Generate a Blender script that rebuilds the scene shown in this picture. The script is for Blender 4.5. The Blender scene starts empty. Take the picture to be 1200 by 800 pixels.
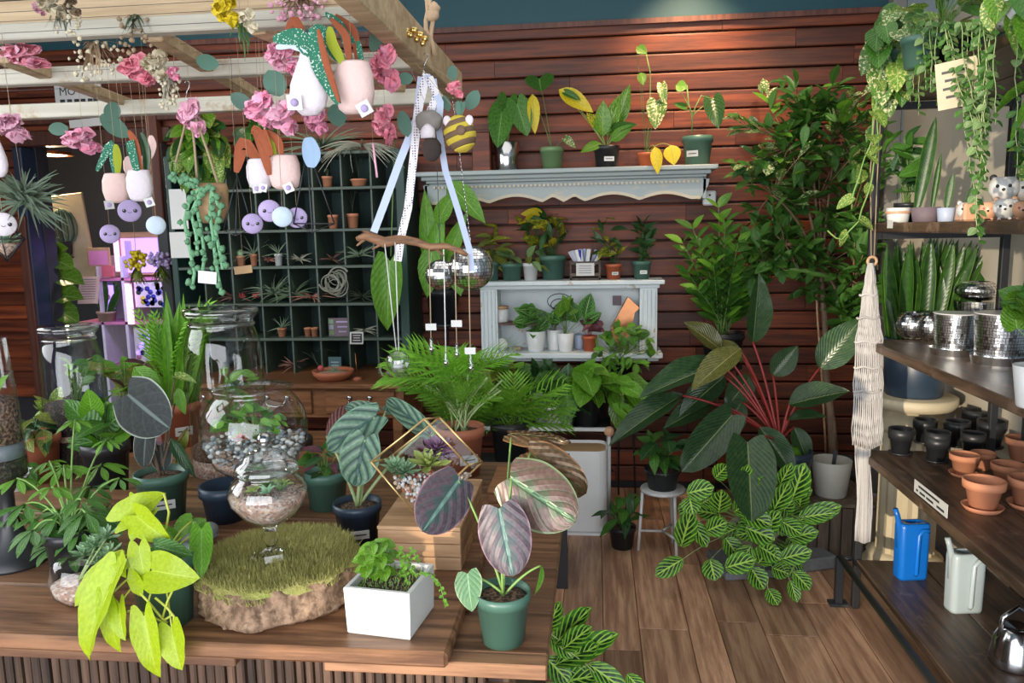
import bpy, math, random
from mathutils import Vector, Matrix, noise as mnoise
R = math.radians
SC = bpy.context.scene
COL = SC.collection
rnd = random.Random(7)

# ------------------------------------------------ camera
CAM = Vector((0, 0, 1.55))
F = 900.0
CR = Matrix.Rotation(R(6.3), 3, 'Z') @ Matrix.Rotation(R(90 - 8.3), 3, 'X') @ Matrix.Rotation(R(-1.1), 3, 'Z')
cd = bpy.data.cameras.new('camera')
cam = bpy.data.objects.new('camera', cd)
COL.objects.link(cam)
cam.matrix_world = Matrix.Translation(CAM) @ CR.to_4x4()
cd.sensor_width = 36; cd.lens = 27.0; cd.clip_start = .02
SC.camera = cam

# ------------------------------------------------ light and exposure
SC.view_settings.view_transform = 'Standard'
SC.view_settings.look = 'None'
SC.view_settings.gamma = 1
SC.view_settings.exposure = 0.85
wd = bpy.data.worlds.new('sky'); SC.world = wd; wd.use_nodes = True
bg = wd.node_tree.nodes['Background']
bg.inputs[0].default_value = (.62, .78, 1, 1); bg.inputs[1].default_value = 1.0
def light(name, kind, loc, target, energy, color=(1, 1, 1), **kw):
    l = bpy.data.lights.new(name, kind); l.energy = energy; l.color = color
    for k, v in kw.items(): setattr(l, k, v)
    o = bpy.data.objects.new(name, l); COL.objects.link(o); o.location = loc
    d = Vector(target) - Vector(loc)
    o.rotation_euler = d.to_track_quat('-Z', 'Y').to_euler()
    return o
light('front_window_daylight', 'AREA', (-.5, -1.8, 1.45), (-.3, 4, 1.1), 140, (.92, .95, 1), shape='RECTANGLE', size=5.0, size_y=2.5)
light('left_area_light', 'AREA', (-2.9, 1.6, 2.0), (1.0, 2.6, 1.0), 26, (.93, .97, 1), shape='RECTANGLE', size=2.2, size_y=1.3)  # cool area light standing inside the room; no left window is modelled
light('ceiling_daylight_bounce', 'AREA', (-.2, 2.2, 3.1), (-.2, 2.4, 0), 17, (1, .96, .90), shape='RECTANGLE', size=3.0, size_y=2.4)
light('low_sun', 'SUN', (-4, -6, 4), (-4 + .62, -6 + 1.0, 4 - .09), 2.0, (1, .84, .62), angle=R(.6))
# warm spotlights at ceiling height
light('mantel_spotlight', 'SPOT', (.52, 4.02, 3.08), (.50, 4.5, 2.2), 58, (1, .66, .38), spot_size=R(74), spot_blend=.9, shadow_soft_size=.03)
light('doorway_spotlight', 'SPOT', (-1.5, 3.5, 3.05), (-2.0, 4.5, 2.2), 16, (1, .78, .58), spot_size=R(80), spot_blend=.9, shadow_soft_size=.03)
light('tree_spotlight', 'SPOT', (.95, 3.3, 3.05), (1.0, 4.3, 1.8), 30, (1, .78, .55), spot_size=R(70), spot_blend=.9, shadow_soft_size=.03)

# ------------------------------------------------ pixel helpers (photo 1200x800)
def ray(px, py):
    return CR @ Vector(((px - 600) / F, -(py - 400) / F, -1))
def P(px, py, Y):
    d = ray(px, py); return CAM + d * (Y / d.y)
def PZ(px, py, z):
    d = ray(px, py); return CAM + d * ((z - CAM.z) / d.z)
def PX(px, py, x):
    d = ray(px, py); return CAM + d * (x / d.x)
def at(px, Y, z):
    r = CR @ Vector((1, 0, 0)); f = CR @ Vector((0, 0, -1)); k = (px - 600) / F
    q = Vector((0, Y, z - CAM.z)); m = r - k * f
    return Vector((-(q.dot(m)) / m.x, Y, z))
def mpp(p):
    return (Vector(p) - CAM).dot(CR @ Vector((0, 0, -1))) / F
def proj(p):
    q = CR.transposed() @ (Vector(p) - CAM)
    return (600 + F * q.x / -q.z, 400 - F * q.y / -q.z)
TOCAM = lambda p: (CAM - Vector(p)).normalized()
V = Vector

# ------------------------------------------------ materials
MATS = {}
class NT:
    def __init__(s, name):
        s.m = bpy.data.materials.new(name); s.m.use_nodes = True
        s.t = s.m.node_tree; s.n = s.t.nodes; s.b = s.n['Principled BSDF']; s.out = s.n['Material Output']
        MATS[name] = s.m
    def add(s, typ, **kw):
        n = s.n.new(typ)
        for k, v in kw.items(): setattr(n, k, v)
        return n
    def set(s, inp, v):
        if isinstance(v, bpy.types.NodeSocket): s.t.links.new(v, inp)
        elif isinstance(v, (tuple, list)) and len(v) == 3 and inp.type == 'RGBA': inp.default_value = (*v, 1)
        else: inp.default_value = v
    def math(s, op, a, b=None, c=None, clamp=False):
        n = s.add('ShaderNodeMath', operation=op, use_clamp=clamp)
        s.set(n.inputs[0], a)
        if b is not None: s.set(n.inputs[1], b)
        if c is not None: s.set(n.inputs[2], c)
        return n.outputs[0]
    def mix(s, f, a, b, typ='MIX'):
        n = s.add('ShaderNodeMix', data_type='RGBA', blend_type=typ)
        s.set(n.inputs[0], f); s.set(n.inputs[6], a); s.set(n.inputs[7], b)
        return n.outputs[2]
    def noise(s, scale, detail=3, vec=None, rough=.5):
        n = s.add('ShaderNodeTexNoise'); n.inputs['Scale'].default_value = scale
        n.inputs['Detail'].default_value = detail; n.inputs['Roughness'].default_value = rough
        if vec is not None: s.t.links.new(vec, n.inputs['Vector'])
        return n.outputs[0]
    def obj(s, scale=(1, 1, 1), rand=True):
        tc = s.add('ShaderNodeTexCoord'); mp = s.add('ShaderNodeMapping'); mp.inputs['Scale'].default_value = scale
        s.t.links.new(tc.outputs['Object'], mp.inputs['Vector'])
        if rand:
            oi = s.add('ShaderNodeObjectInfo'); k = s.math('MULTIPLY', oi.outputs['Random'], 37.0)
            s.t.links.new(k, mp.inputs['Location'])
        return mp.outputs[0]
    def rand(s):
        return s.add('ShaderNodeObjectInfo').outputs['Random']
    def step(s, v, lo, hi):
        n = s.add('ShaderNodeMapRange', interpolation_type='SMOOTHSTEP')
        s.set(n.inputs[0], v); n.inputs[1].default_value = lo; n.inputs[2].default_value = hi
        return n.outputs[0]
    def bump(s, h, strength=.3, dist=.01):
        n = s.add('ShaderNodeBump'); n.inputs['Strength'].default_value = strength; n.inputs['Distance'].default_value = dist
        s.set(n.inputs['Height'], h); s.t.links.new(n.outputs[0], s.b.inputs['Normal'])
    def bs(s, **kw):
        for k, v in kw.items(): s.set(s.b.inputs[k.replace('_', ' ')], v)
        return s
def sc(c, k): return tuple(min(1, x * k) for x in c[:3])
def plain(name, col, rough=.5, metal=0, var=.12, nscale=30, bump=.15, rv=.1, **kw):
    t = NT(name); vec = t.obj()
    n = t.noise(nscale, 4, vec)
    c = t.mix(n, sc(col, 1 - var), sc(col, 1 + var))
    if rv: c = t.mix(t.rand(), c, t.mix(1.0, c, (1 - rv * 2.5,) * 3, 'MULTIPLY'))
    t.bs(Base_Color=c, Roughness=rough, Metallic=metal)
    if bump: t.bump(n, bump, .004)
    for k, v in kw.items(): t.set(t.b.inputs[k.replace('_', ' ')], v)
    return t.m
def wood(name, dark, light_, axis=0, grain=22, rough=.5, rv=.5, worn=None, stretch=.06, bump=.25, knots=True, rscale=1.0):
    t = NT(name); s = [1.0, 1.0, 1.0]; s[axis] = stretch
    vec = t.obj(tuple(s))
    n1 = t.noise(grain * 2.3 * rscale, 6, vec, .65); n2 = t.noise(3.2, 2, vec)
    f = t.step(n1, .34, .68)
    c = t.mix(f, dark, light_)
    c = t.mix(t.math('MULTIPLY', t.step(n2, .4, .7), .45), c, sc(dark, .75))
    r = t.rand()
    c = t.mix(1.0, c, t.mix(r, (1 - rv,) * 3, (1 + rv * .3, 1 + rv * .25, 1 + rv * .25)), 'MULTIPLY')
    if worn:
        w = t.noise(7, 5, t.obj((1, 1, 1)), .7)
        c = t.mix(t.step(w, .56, .68), c, worn)
    t.bs(Base_Color=c, Roughness=t.math('ADD', rough, t.math('MULTIPLY', n1, .12)))
    t.bump(n1, bump, .003)
    return t.m
def leafmat(name, base, base2, vein=None, nv=9, slope=.5, vw=.12, vstr=.8, rib=None, ribw=.06, edge=None, edgew=.93, rough=.38,
            quilt=.0, patch=None, patchc=None, pth=.55, trans=.18, transc=None, hv=.25, center=None, cw=.4, metal=0, bstr=.35, sheen=0):
    t = NT(name)
    uv = t.add('ShaderNodeTexCoord').outputs['UV']; sp = t.add('ShaderNodeSeparateXYZ'); t.t.links.new(uv, sp.inputs[0])
    u = t.math('ABSOLUTE', t.math('MULTIPLY_ADD', sp.outputs[0], 2.0, -1.0)); v = sp.outputs[1]
    r = t.rand()
    vec = t.obj(); n = t.noise(18, 3, vec)
    c = t.mix(t.step(n, .3, .7), base, base2)
    c = t.mix(1.0, c, t.mix(r, (1 - hv, 1 - hv, 1 - hv * .9), (1 + hv * .6, 1 + hv * .4, 1)), 'MULTIPLY')
    if center is not None:
        wob = t.math('MULTIPLY_ADD', t.math('SINE', t.math('MULTIPLY', v, nv * 6.28)), .12, cw)
        c = t.mix(t.math('SUBTRACT', 1.0, t.step(t.math('SUBTRACT', u, wob), -.12, .12)), c, center)
    if patch:
        c = t.mix(t.step(t.noise(patch, 2, t.obj()), pth, pth + .04), c, patchc)
    p = t.math('SUBTRACT', t.math('MULTIPLY', v, float(nv)), t.math('MULTIPLY', u, nv * slope * .5))
    fr = t.math('ABSOLUTE', t.math('SUBTRACT', t.math('FRACT', p), .5))
    vm = t.math('SUBTRACT', 1.0, t.step(fr, 0.0, vw))
    if vein is not None:
        c = t.mix(t.math('MULTIPLY', vm, vstr), c, vein)
    if edge is not None:
        c = t.mix(t.step(u, edgew - .04, edgew + .03), c, edge)
    rm = t.math('SUBTRACT', 1.0, t.step(u, ribw * .4, ribw))
    if rib is not None: c = t.mix(t.math('MULTIPLY', rm, .9), c, rib)
    t.bs(Base_Color=c, Roughness=rough, Metallic=metal)
    if sheen: t.bs(Sheen_Weight=sheen)
    t.bump(t.math('ADD', fr, t.math('MULTIPLY', t.math('SUBTRACT', 1.0, rm), .3)), bstr, .006)
    tr = t.add('ShaderNodeBsdfTranslucent'); t.set(tr.inputs[0], t.mix(1.0, c, transc or (1.2, 1.25, .6), 'MULTIPLY'))
    mx = t.add('ShaderNodeMixShader'); mx.inputs[0].default_value = trans
    t.t.links.new(t.b.outputs[0], mx.inputs[1]); t.t.links.new(tr.outputs[0], mx.inputs[2])
    t.t.links.new(mx.outputs[0], t.out.inputs[0])
    return t.m
def glassmat(name, tint=(1, 1, 1), refl=1.0, dirty=.03):
    t = NT(name); t.n.remove(t.b)
    lw = t.add('ShaderNodeLayerWeight'); lw.inputs[0].default_value = .32
    e = t.math('POWER', lw.outputs['Facing'], 3.0)
    tr = t.add('ShaderNodeBsdfTransparent'); t.set(tr.inputs[0], t.mix(e, tint, (.50, .56, .56)))
    gl = t.add('ShaderNodeBsdfGlossy'); gl.inputs['Roughness'].default_value = .03
    f = t.math('MULTIPLY_ADD', t.math('POWER', lw.outputs['Facing'], 2.0), .68 * refl, .075 * refl, clamp=True)
    mx = t.add('ShaderNodeMixShader'); t.t.links.new(f, mx.inputs[0]); t.t.links.new(tr.outputs[0], mx.inputs[1]); t.t.links.new(gl.outputs[0], mx.inputs[2])
    t.t.links.new(mx.outputs[0], t.out.inputs[0])
    return t.m
def emit(name, col, s):
    t = NT(name); t.bs(Base_Color=col, Emission_Color=col, Emission_Strength=s); return t.m

# ------------------------------------------------ mesh building
def frame(d, up=(0, 0, 1)):
    y = V(d).normalized(); n = V(up) - y * V(up).dot(y)
    if n.length < 1e-4: n = V((1, 0, 0)) - y * y.x
    n.normalize(); x = y.cross(n); return Matrix((x, y, n)).transposed()
class MB:
    def __init__(s): s.v = []; s.f = []; s.s = []; s.uv = None
    def _add(s, vs, fs, smooth=False):
        o = len(s.v); s.v += [V(a) for a in vs]; s.f += [tuple(i + o for i in f) for f in fs]; s.s += [smooth] * len(fs)
    def box(s, c, d, rot=None, bev=0.0):
        hx, hy, hz = d[0] / 2, d[1] / 2, d[2] / 2
        if bev <= 0:
            vs = [V((x, y, z)) for x in (-hx, hx) for y in (-hy, hy) for z in (-hz, hz)]
            fs = [(0, 1, 3, 2), (4, 6, 7, 5), (0, 4, 5, 1), (2, 3, 7, 6), (0, 2, 6, 4), (1, 5, 7, 3)]
        else:
            b = min(bev, hx * .9, hy * .9, hz * .9); vs = []; idx = {}
            for sx in (-1, 1):
                for sy in (-1, 1):
                    for sz in (-1, 1):
                        for k in range(3):
                            e = [hx, hy, hz]; 
                            for j in range(3):
                                if j != k: e[j] -= b
                            idx[(sx, sy, sz, k)] = len(vs); vs.append(V((sx * e[0], sy * e[1], sz * e[2])))
            fs = []
            for k in range(3):
                for g in (-1, 1):
                    a = []
                    for (p, q) in ((-1, -1), (1, -1), (1, 1), (-1, 1)):
                        t = [0, 0, 0]; t[k] = g; t[(k + 1) % 3] = p; t[(k + 2) % 3] = q
                        a.append(idx[(*t, k)])
                    fs.append(tuple(a) if g > 0 else tuple(a[::-1]))
            for k in range(3):   # edges running along axis k
                i, j = (k + 1) % 3, (k + 2) % 3
                for p in (-1, 1):
                    for q in (-1, 1):
                        t0 = [0, 0, 0]; t0[i] = p; t0[j] = q; t1 = t0[:]; t0[k] = -1; t1[k] = 1
                        a = [idx[(*t0, i)], idx[(*t1, i)], idx[(*t1, j)], idx[(*t0, j)]]
                        fs.append(tuple(a[::-1]) if p * q > 0 else tuple(a))
            for sx in (-1, 1):
                for sy in (-1, 1):
                    for sz in (-1, 1):
                        a = [idx[(sx, sy, sz, k)] for k in range(3)]
                        fs.append(tuple(a) if sx * sy * sz > 0 else tuple(a[::-1]))
        c = V(c)
        if rot is not None:
            m = rot if isinstance(rot, Matrix) else Matrix.Rotation(rot, 3, 'Z')
            vs = [m @ a for a in vs]
        s._add([a + c for a in vs], fs); return s
    def lathe(s, prof, c=(0, 0, 0), seg=24, m=None, sx=1, sy=1, smooth=True, wob=None, closed=False):
        vs = []; fs = []; c = V(c); n = len(prof)
        for i, (r, z) in enumerate(prof):
            for k in range(seg):
                a = 2 * math.pi * k / seg; rr = max(r, 1e-5)
                if wob: rr *= wob(a, i)
                p = V((rr * math.cos(a) * sx, rr * math.sin(a) * sy, z))
                if m is not None: p = m @ p
                vs.append(p + c)
        rng = n if closed else n - 1
        for i in range(rng):
            j = (i + 1) % n
            for k in range(seg):
                l = (k + 1) % seg; fs.append((i * seg + k, i * seg + l, j * seg + l, j * seg + k))
        if not closed:
            if prof[0][0] > 1e-4: fs.append(tuple(range(seg))[::-1])
            if prof[-1][0] > 1e-4: fs.append(tuple((n - 1) * seg + k for k in range(seg)))
        s._add(vs, fs, smooth); return s
    def tube(s, path, r, seg=6, caps=True, smooth=True):
        path = [V(p) for p in path]; n = len(path); vs = []; fs = []; up = V((.13, .27, 1)); prev = None
        for i, p in enumerate(path):
            d = (path[min(i + 1, n - 1)] - path[max(i - 1, 0)])
            if d.length < 1e-7: d = V((0, 0, 1))
            fr = frame(d, prev if prev is not None else up); prev = fr.col[2].copy()
            rr = r[i] if isinstance(r, (list, tuple)) else r
            for k in range(seg):
                a = 2 * math.pi * k / seg
                vs.append(p + fr.col[0] * (rr * math.cos(a)) + fr.col[2] * (rr * math.sin(a)))
        for i in range(n - 1):
            for k in range(seg):
                l = (k + 1) % seg; fs.append((i * seg + k, i * seg + l, (i + 1) * seg + l, (i + 1) * seg + k))
        if caps: fs += [tuple(range(seg))[::-1], tuple((n - 1) * seg + k for k in range(seg))]
        s._add(vs, fs, smooth); return s
    def ball(s, c, r, seg=10, rings=6, sc_=(1, 1, 1), m=None, wob=0, rg=None):
        prof = [(math.sin(math.pi * i / rings), -math.cos(math.pi * i / rings)) for i in range(rings + 1)]
        vs = []; fs = []; c = V(c); g = rg or rnd
        for (a, z) in prof:
            for k in range(seg):
                t = 2 * math.pi * k / seg; q = r * (1 + (g.uniform(-wob, wob) if wob else 0))
                p = V((a * math.cos(t) * sc_[0] * q, a * math.sin(t) * sc_[1] * q, z * sc_[2] * q))
                vs.append((m @ p if m is not None else p) + c)
        for i in range(rings):
            for k in range(seg):
                l = (k + 1) % seg; fs.append((i * seg + k, i * seg + l, (i + 1) * seg + l, (i + 1) * seg + k))
        s._add(vs, fs, True); return s
    def prism(s, pts, d, smooth=False):   # polygon in 3D extruded by vector d
        n = len(pts); d = V(d); vs = [V(p) for p in pts] + [V(p) + d for p in pts]
        fs = [tuple(range(n)), tuple(range(2 * n - 1, n - 1, -1))] + [(i, i + n, (i + 1) % n + n, (i + 1) % n) for i in range(n)]
        s._add(vs, fs, smooth); return s
    def blade(s, path, w, thick=0.0, up=(0, 0, 1), fold=0.0, smooth=True):   # strip leaf: list of widths
        path = [V(p) for p in path]; n = len(path); vs = []; fs = []
        for i, p in enumerate(path):
            d = path[min(i + 1, n - 1)] - path[max(i - 1, 0)]; fr = frame(d, up)
            ww = (w[i] if isinstance(w, (list, tuple)) else w) / 2
            vs += [p - fr.col[0] * ww + fr.col[2] * fold * ww, p.copy(), p + fr.col[0] * ww + fr.col[2] * fold * ww]
        for i in range(n - 1):
            a = i * 3; fs += [(a, a + 1, a + 4, a + 3), (a + 1, a + 2, a + 5, a + 4)]
        s._add(vs, fs, smooth); return s
    def mesh(s, name, off=V((0, 0, 0))):
        me = bpy.data.meshes.new(name)
        me.from_pydata([tuple(p - off) for p in s.v], [], s.f)
        me.polygons.foreach_set('use_smooth', s.s); me.update(); return me
    def build(s, name, mat, parent=None, origin=None, label=None, cat=None, group=None, kind=None):
        off = WL[parent.name] if parent is not None else (V(origin) if origin is not None else V((0, 0, 0)))
        o = bpy.data.objects.new(name, s.mesh(name, off)); COL.objects.link(o)
        if mat is not None: o.data.materials.append(MATS[mat] if isinstance(mat, str) else mat)
        if parent is not None: o.parent = parent
        else: o.location = off
        WL[o.name] = off.copy()
        return tag(o, label, cat, group, kind)
WL = {}
def tag(o, label=None, cat=None, group=None, kind=None):
    if label: o['label'] = label
    if cat: o['category'] = cat
    if group: o['group'] = group
    if kind: o['kind'] = kind
    return o
def empty(name, loc, label, cat, group=None):
    o = bpy.data.objects.new(name, None); COL.objects.link(o); o.location = loc; o.empty_display_size = .05
    WL[o.name] = V(loc); return tag(o, label, cat, group)
def inst(name, me, M, parent, mat=None, label=None):      # place shared mesh data with world matrix M under parent
    o = bpy.data.objects.new(name, me); COL.objects.link(o)
    if parent is not None: o.parent = parent; M = Matrix.Translation(-WL[parent.name]) @ M
    o.matrix_basis = M
    if label: o['label'] = label
    return o
def copy_tree(o, loc, label=None, group=None, rz=0, scale=1.0):
    kids = [c for c in COL.objects if c.parent == o]
    n = o.copy(); COL.objects.link(n); n.location = loc; n.rotation_euler = (0, 0, rz); n.scale = (scale,) * 3; WL[n.name] = V(loc)
    if label: n['label'] = label
    if group: n['group'] = group
    for c in kids:
        d = c.copy(); COL.objects.link(d); d.parent = n
        for e in [e for e in COL.objects if e.parent == c]:
            g = e.copy(); COL.objects.link(g); g.parent = d
    return n
def bez(a, b, c, n=6):
    a, b, c = V(a), V(b), V(c)
    return [a * (1 - t) ** 2 + b * 2 * t * (1 - t) + c * t * t for t in [i / n for i in range(n + 1)]]
def text(body, size, M, mat, parent, name='lettering', align='CENTER', ext=.0004):
    cu = bpy.data.curves.new(name, 'FONT'); cu.body = body; cu.size = size; cu.align_x = align; cu.align_y = 'CENTER'
    cu.extrude = ext; cu.resolution_u = 2
    tmp = bpy.data.objects.new('tmp_text', cu); COL.objects.link(tmp)
    dg = bpy.context.evaluated_depsgraph_get(); me = bpy.data.meshes.new_from_object(tmp.evaluated_get(dg))
    bpy.data.objects.remove(tmp); me.materials.clear(); me.materials.append(MATS[mat])
    o = inst(name, me, M, parent); return o
def facing(p, n=None, up=(0, 0, 1)):   # text matrix at p, normal n
    n = V(n) if n is not None else TOCAM(p); n.normalize(); x = V(up).cross(n).normalized(); y = n.cross(x)
    return Matrix.Translation(V(p)) @ Matrix((x, y, n)).transposed().to_4x4()
# ------------------------------------------------ material library
wood('plank_red', (.080, .016, .006), (.27, .058, .015), 0, 16, .48, .5, bump=.3)
wood('plank_trim', (.07, .022, .014), (.15, .05, .03), 2, 16, .45, .3)
wood('floor_wood', (.36, .18, .105), (.78, .47, .29), 1, 14, .42, .55, stretch=.07)
wood('table_wood', (.10, .045, .022), (.33, .165, .083), 0, 18, .36, .2, stretch=.07)
wood('table_end', (.14, .065, .035), (.36, .19, .10), 0, 18, .4, .2, stretch=.07)
wood('rib_wood', (.05, .028, .018), (.15, .085, .05), 2, 20, .6, .4)
wood('crate_wood', (.40, .22, .11), (.66, .42, .24), 0, 12, .5, .15, stretch=.08)
wood('crate_side', (.22, .10, .04), (.46, .24, .10), 0, 14, .5, .2, stretch=.08)
wood('rack_pine', (.42, .29, .16), (.66, .50, .31), 0, 12, .55, .2, stretch=.05)
wood('rack_painted', (.50, .47, .38), (.68, .65, .55), 0, 12, .55, .1, worn=(.40, .30, .19), stretch=.05)
wood('desk_wood', (.17, .07, .028), (.36, .16, .065), 0, 16, .35, .2, stretch=.08)
wood('shelf_board', (.05, .03, .02), (.15, .09, .055), 1, 16, .38, .2, worn=(.19, .12, .08), stretch=.08)
wood('grey_crate', (.07, .05, .035), (.16, .12, .085), 2, 14, .6, .4, stretch=.1)
wood('bark', (.10, .055, .03), (.42, .27, .17), 2, 26, .8, 0, worn=(.50, .36, .24), bump=1.0, stretch=.5)
wood('driftwood', (.10, .045, .02), (.33, .17, .085), 0, 20, .6, 0, stretch=.1)
wood('trunk_bark', (.16, .10, .06), (.36, .25, .16), 2, 20, .7, .2, stretch=.15)
plain('teal_paint', (.012, .075, .095), .6, nscale=4, bump=.05)
plain('ceiling_paint', (.03, .09, .11), .7)
plain('wall_cream', (.58, .53, .44), .7, var=.06, nscale=6, bump=.05)
plain('wall_blue', (.40, .50, .56), .7, var=.06, nscale=6)
plain('navy_paint', (.018, .03, .055), .4)
plain('side_wall', (.20, .12, .09), .7)
plain('corner_grey', (.23, .22, .20), .6)
t = NT('white_shabby'); v_ = t.obj(); n_ = t.noise(9, 6, v_, .75); c_ = t.mix(t.noise(3, 2, v_), (.56, .63, .66), (.66, .70, .70))
c_ = t.mix(t.step(n_, .58, .66), c_, (.46, .38, .27)); t.bs(Base_Color=c_, Roughness=.5); t.bump(n_, .2, .003)
t = NT('mantel_paint'); v_ = t.obj((.6, 1, 2.5)); n_ = t.noise(7, 6, v_, .75); c_ = t.mix(t.noise(3, 2, v_), (.30, .35, .355), (.38, .42, .41))
c_ = t.mix(t.step(n_, .56, .68), c_, (.52, .44, .32)); t.bs(Base_Color=c_, Roughness=.5); t.bump(n_, .2, .003)
plain('mantel_edge', (.70, .60, .44), .5)
plain('white_plastic', (.75, .76, .76), .35, var=.03, bump=.02, rv=0)
plain('white_ceramic', (.66, .67, .66), .25, var=.02, bump=0, rv=0)
plain('grey_ceramic', (.56, .54, .48), .55, var=.06)
plain('white_metal', (.72, .73, .73), .35, var=.04)
plain('hutch_green', (.022, .065, .052), .5, var=.25, nscale=8)
plain('hutch_edge', (.07, .10, .075), .5, var=.3, nscale=20)
plain('hutch_back', (.008, .04, .036), .6, var=.3)
plain('black_metal', (.018, .019, .022), .45, var=.2)
plain('steel_grey', (.07, .075, .08), .4, metal=.5)
plain('chrome', (.62, .62, .64), .16, metal=1, var=.05, bump=0)
plain('brass', (.75, .52, .18), .28, metal=1, var=.1, bump=0)
plain('gold_frame', (.72, .50, .22), .35, metal=.85, bump=0)
plain('copper', (.5, .22, .1), .35, metal=.9)
plain('pot_black', (.022, .023, .026), .4, var=.2, bump=.05)
plain('pot_navy', (.025, .045, .075), .38, var=.15, bump=.05)
plain('pot_green', (.07, .16, .12), .38, var=.1, bump=.05, rv=.05)
plain('pot_sage', (.16, .27, .12), .4, var=.08, bump=.05, rv=.05)
plain('pot_orange', (.46, .11, .045), .45, var=.08, bump=.05, rv=.05)
plain('terracotta', (.60, .245, .13), .75, var=.12, nscale=25, rv=.08)
plain('terracotta_dark', (.44, .14, .07), .6, var=.12, nscale=25, rv=.08)
t = NT('soil'); n_ = t.noise(170, 3, t.obj()); t.bs(Base_Color=t.mix(t.step(n_, .4, .66), (.035, .02, .014), (.24, .14, .09)), Roughness=.95); t.bump(n_, 1, .006)
t = NT('soil_dark'); n_ = t.noise(150, 3, t.obj()); t.bs(Base_Color=t.mix(t.step(n_, .5, .7), (.012, .009, .007), (.07, .05, .04)), Roughness=.95); t.bump(n_, 1, .006)
t = NT('gravel'); n_ = t.noise(120, 3, t.obj()); vo = t.add('ShaderNodeTexVoronoi'); vo.inputs['Scale'].default_value = 210; t.t.links.new(t.obj(), vo.inputs['Vector'])
sp_ = t.add('ShaderNodeSeparateColor'); t.t.links.new(vo.outputs['Color'], sp_.inputs[0])
t.bs(Base_Color=t.mix(sp_.outputs[0], t.mix(sp_.outputs[1], (.30, .12, .08), (.60, .38, .28)), t.mix(sp_.outputs[2], (.72, .66, .58), (.16, .10, .08))), Roughness=.7); t.bump(vo.outputs['Distance'], -.8, .006)
plain('pebble_white', (.72, .73, .72), .4, rv=.18)
plain('pebble_tan', (.52, .38, .28), .5, rv=.3)
plain('pebble_grey', (.30, .36, .40), .4, rv=.3)
t = NT('moss'); n_ = t.noise(60, 5, t.obj(), .7); n2_ = t.noise(9, 3, t.obj())
t.bs(Base_Color=t.mix(t.step(n2_, .35, .65), t.mix(n_, (.22, .26, .04), (.55, .56, .15)), t.mix(n_, (.19, .19, .04), (.52, .46, .17))), Roughness=.95); t.bump(n_, 1, .01)
plain('moss_blade', (.74, .70, .22), .9, rv=.3)
glassmat('glass', (.985, .995, .99))
glassmat('glass_flat', (.97, .98, .98), .35)
glassmat('glass_rough', (.95, .97, .97), 1.5)
t = NT('glass_solid'); t.bs(Base_Color=(1, 1, 1), Roughness=.02, Transmission_Weight=1.0, IOR=1.4)
plain('mirror_tile', (.86, .88, .9), .22, metal=1, var=.03, bump=0, rv=0)
plain('mirror_tile_shade', (.5, .5, .52), .12, metal=1, var=.1, bump=0, rv=0)
plain('paper', (.72, .72, .69), .7, var=.03, bump=0)
plain('ink', (.03, .03, .035), .6, var=0, bump=0, rv=0)
plain('chalkboard', (.035, .03, .035), .7, rv=0)
plain('sign_mauve', (.16, .12, .14), .7, rv=0)
plain('sign_teal', (.05, .11, .12), .6, rv=0)
plain('kraft', (.55, .34, .17), .7)
plain('kraft_dark', (.40, .22, .10), .7)
plain('book_page', (.62, .52, .36), .7)
plain('twine', (.42, .32, .20), .9)
plain('rope', (.50, .35, .22), .9, nscale=200)
plain('macrame', (.50, .48, .46), .9, var=.1, nscale=120, bump=.4)
plain('felt_white', (.72, .66, .70), .95, var=.06, nscale=90, bump=.5, rv=.03)
plain('felt_pink', (.76, .55, .51), .95, var=.06, nscale=90, bump=.5, rv=.03)
plain('felt_lilac', (.50, .40, .66), .95, var=.08, nscale=90, bump=.4, rv=.1)
plain('felt_pale', (.60, .70, .80), .95, var=.06, nscale=90, bump=.4)
plain('felt_blue_leaf', (.30, .42, .58), .95, var=.08, bump=.4)
plain('felt_brown', (.32, .085, .035), .95, var=.15, nscale=90, bump=.4)
plain('felt_lime', (.36, .42, .03), .95, var=.1, bump=.4)
plain('felt_grey', (.23, .21, .19), .98, var=.25, nscale=60, bump=.8)
plain('felt_charcoal', (.05, .035, .03), .98, var=.25, bump=.8)
plain('felt_yellow', (.62, .48, .05), .95, var=.1, nscale=60, bump=.6)
t = NT('felt_green_spot'); n_ = t.noise(260, 2, t.obj()); t.bs(Base_Color=t.mix(t.step(n_, .60, .64), (.025, .16, .095), (.55, .68, .58)), Roughness=.95)
plain('ribbon_blue', (.50, .58, .76), .45, var=.04)
t = NT('ribbon_dots'); uvn = t.obj((1, 1, 1), False); vo = t.add('ShaderNodeTexVoronoi'); vo.inputs['Scale'].default_value = 160; vo.inputs['Randomness'].default_value = .15; t.t.links.new(uvn, vo.inputs['Vector'])
t.bs(Base_Color=t.mix(t.step(vo.outputs['Distance'], .28, .34), (.10, .06, .12), (.80, .77, .80)), Roughness=.5)
plain('yarn_green', (.20, .45, .24), .95, var=.25, nscale=120, bump=.9, rv=.15)
plain('petal_pink', (.92, .36, .52), .6, var=.08, rv=.1, Subsurface_Weight=.0)
plain('petal_coral', (.95, .33, .42), .6, var=.08, rv=.1)
plain('petal_blush', (.90, .48, .62), .6, var=.08, rv=.1)
plain('petal_yellow', (.85, .66, .02), .6, var=.1, rv=.15)
plain('petal_cream', (.78, .70, .50), .7, var=.1, rv=.15)
plain('petal_tan', (.42, .30, .18), .8, var=.2, rv=.2)
plain('eucalyptus', (.09, .21, .15), .6, rv=.2)
plain('airplant', (.20, .28, .18), .7, var=.15, rv=.3)
plain('airplant_dark', (.09, .15, .07), .7, var=.15, rv=.3)
plain('airplant_grey', (.42, .42, .33), .75, var=.15, rv=.2)
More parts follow.
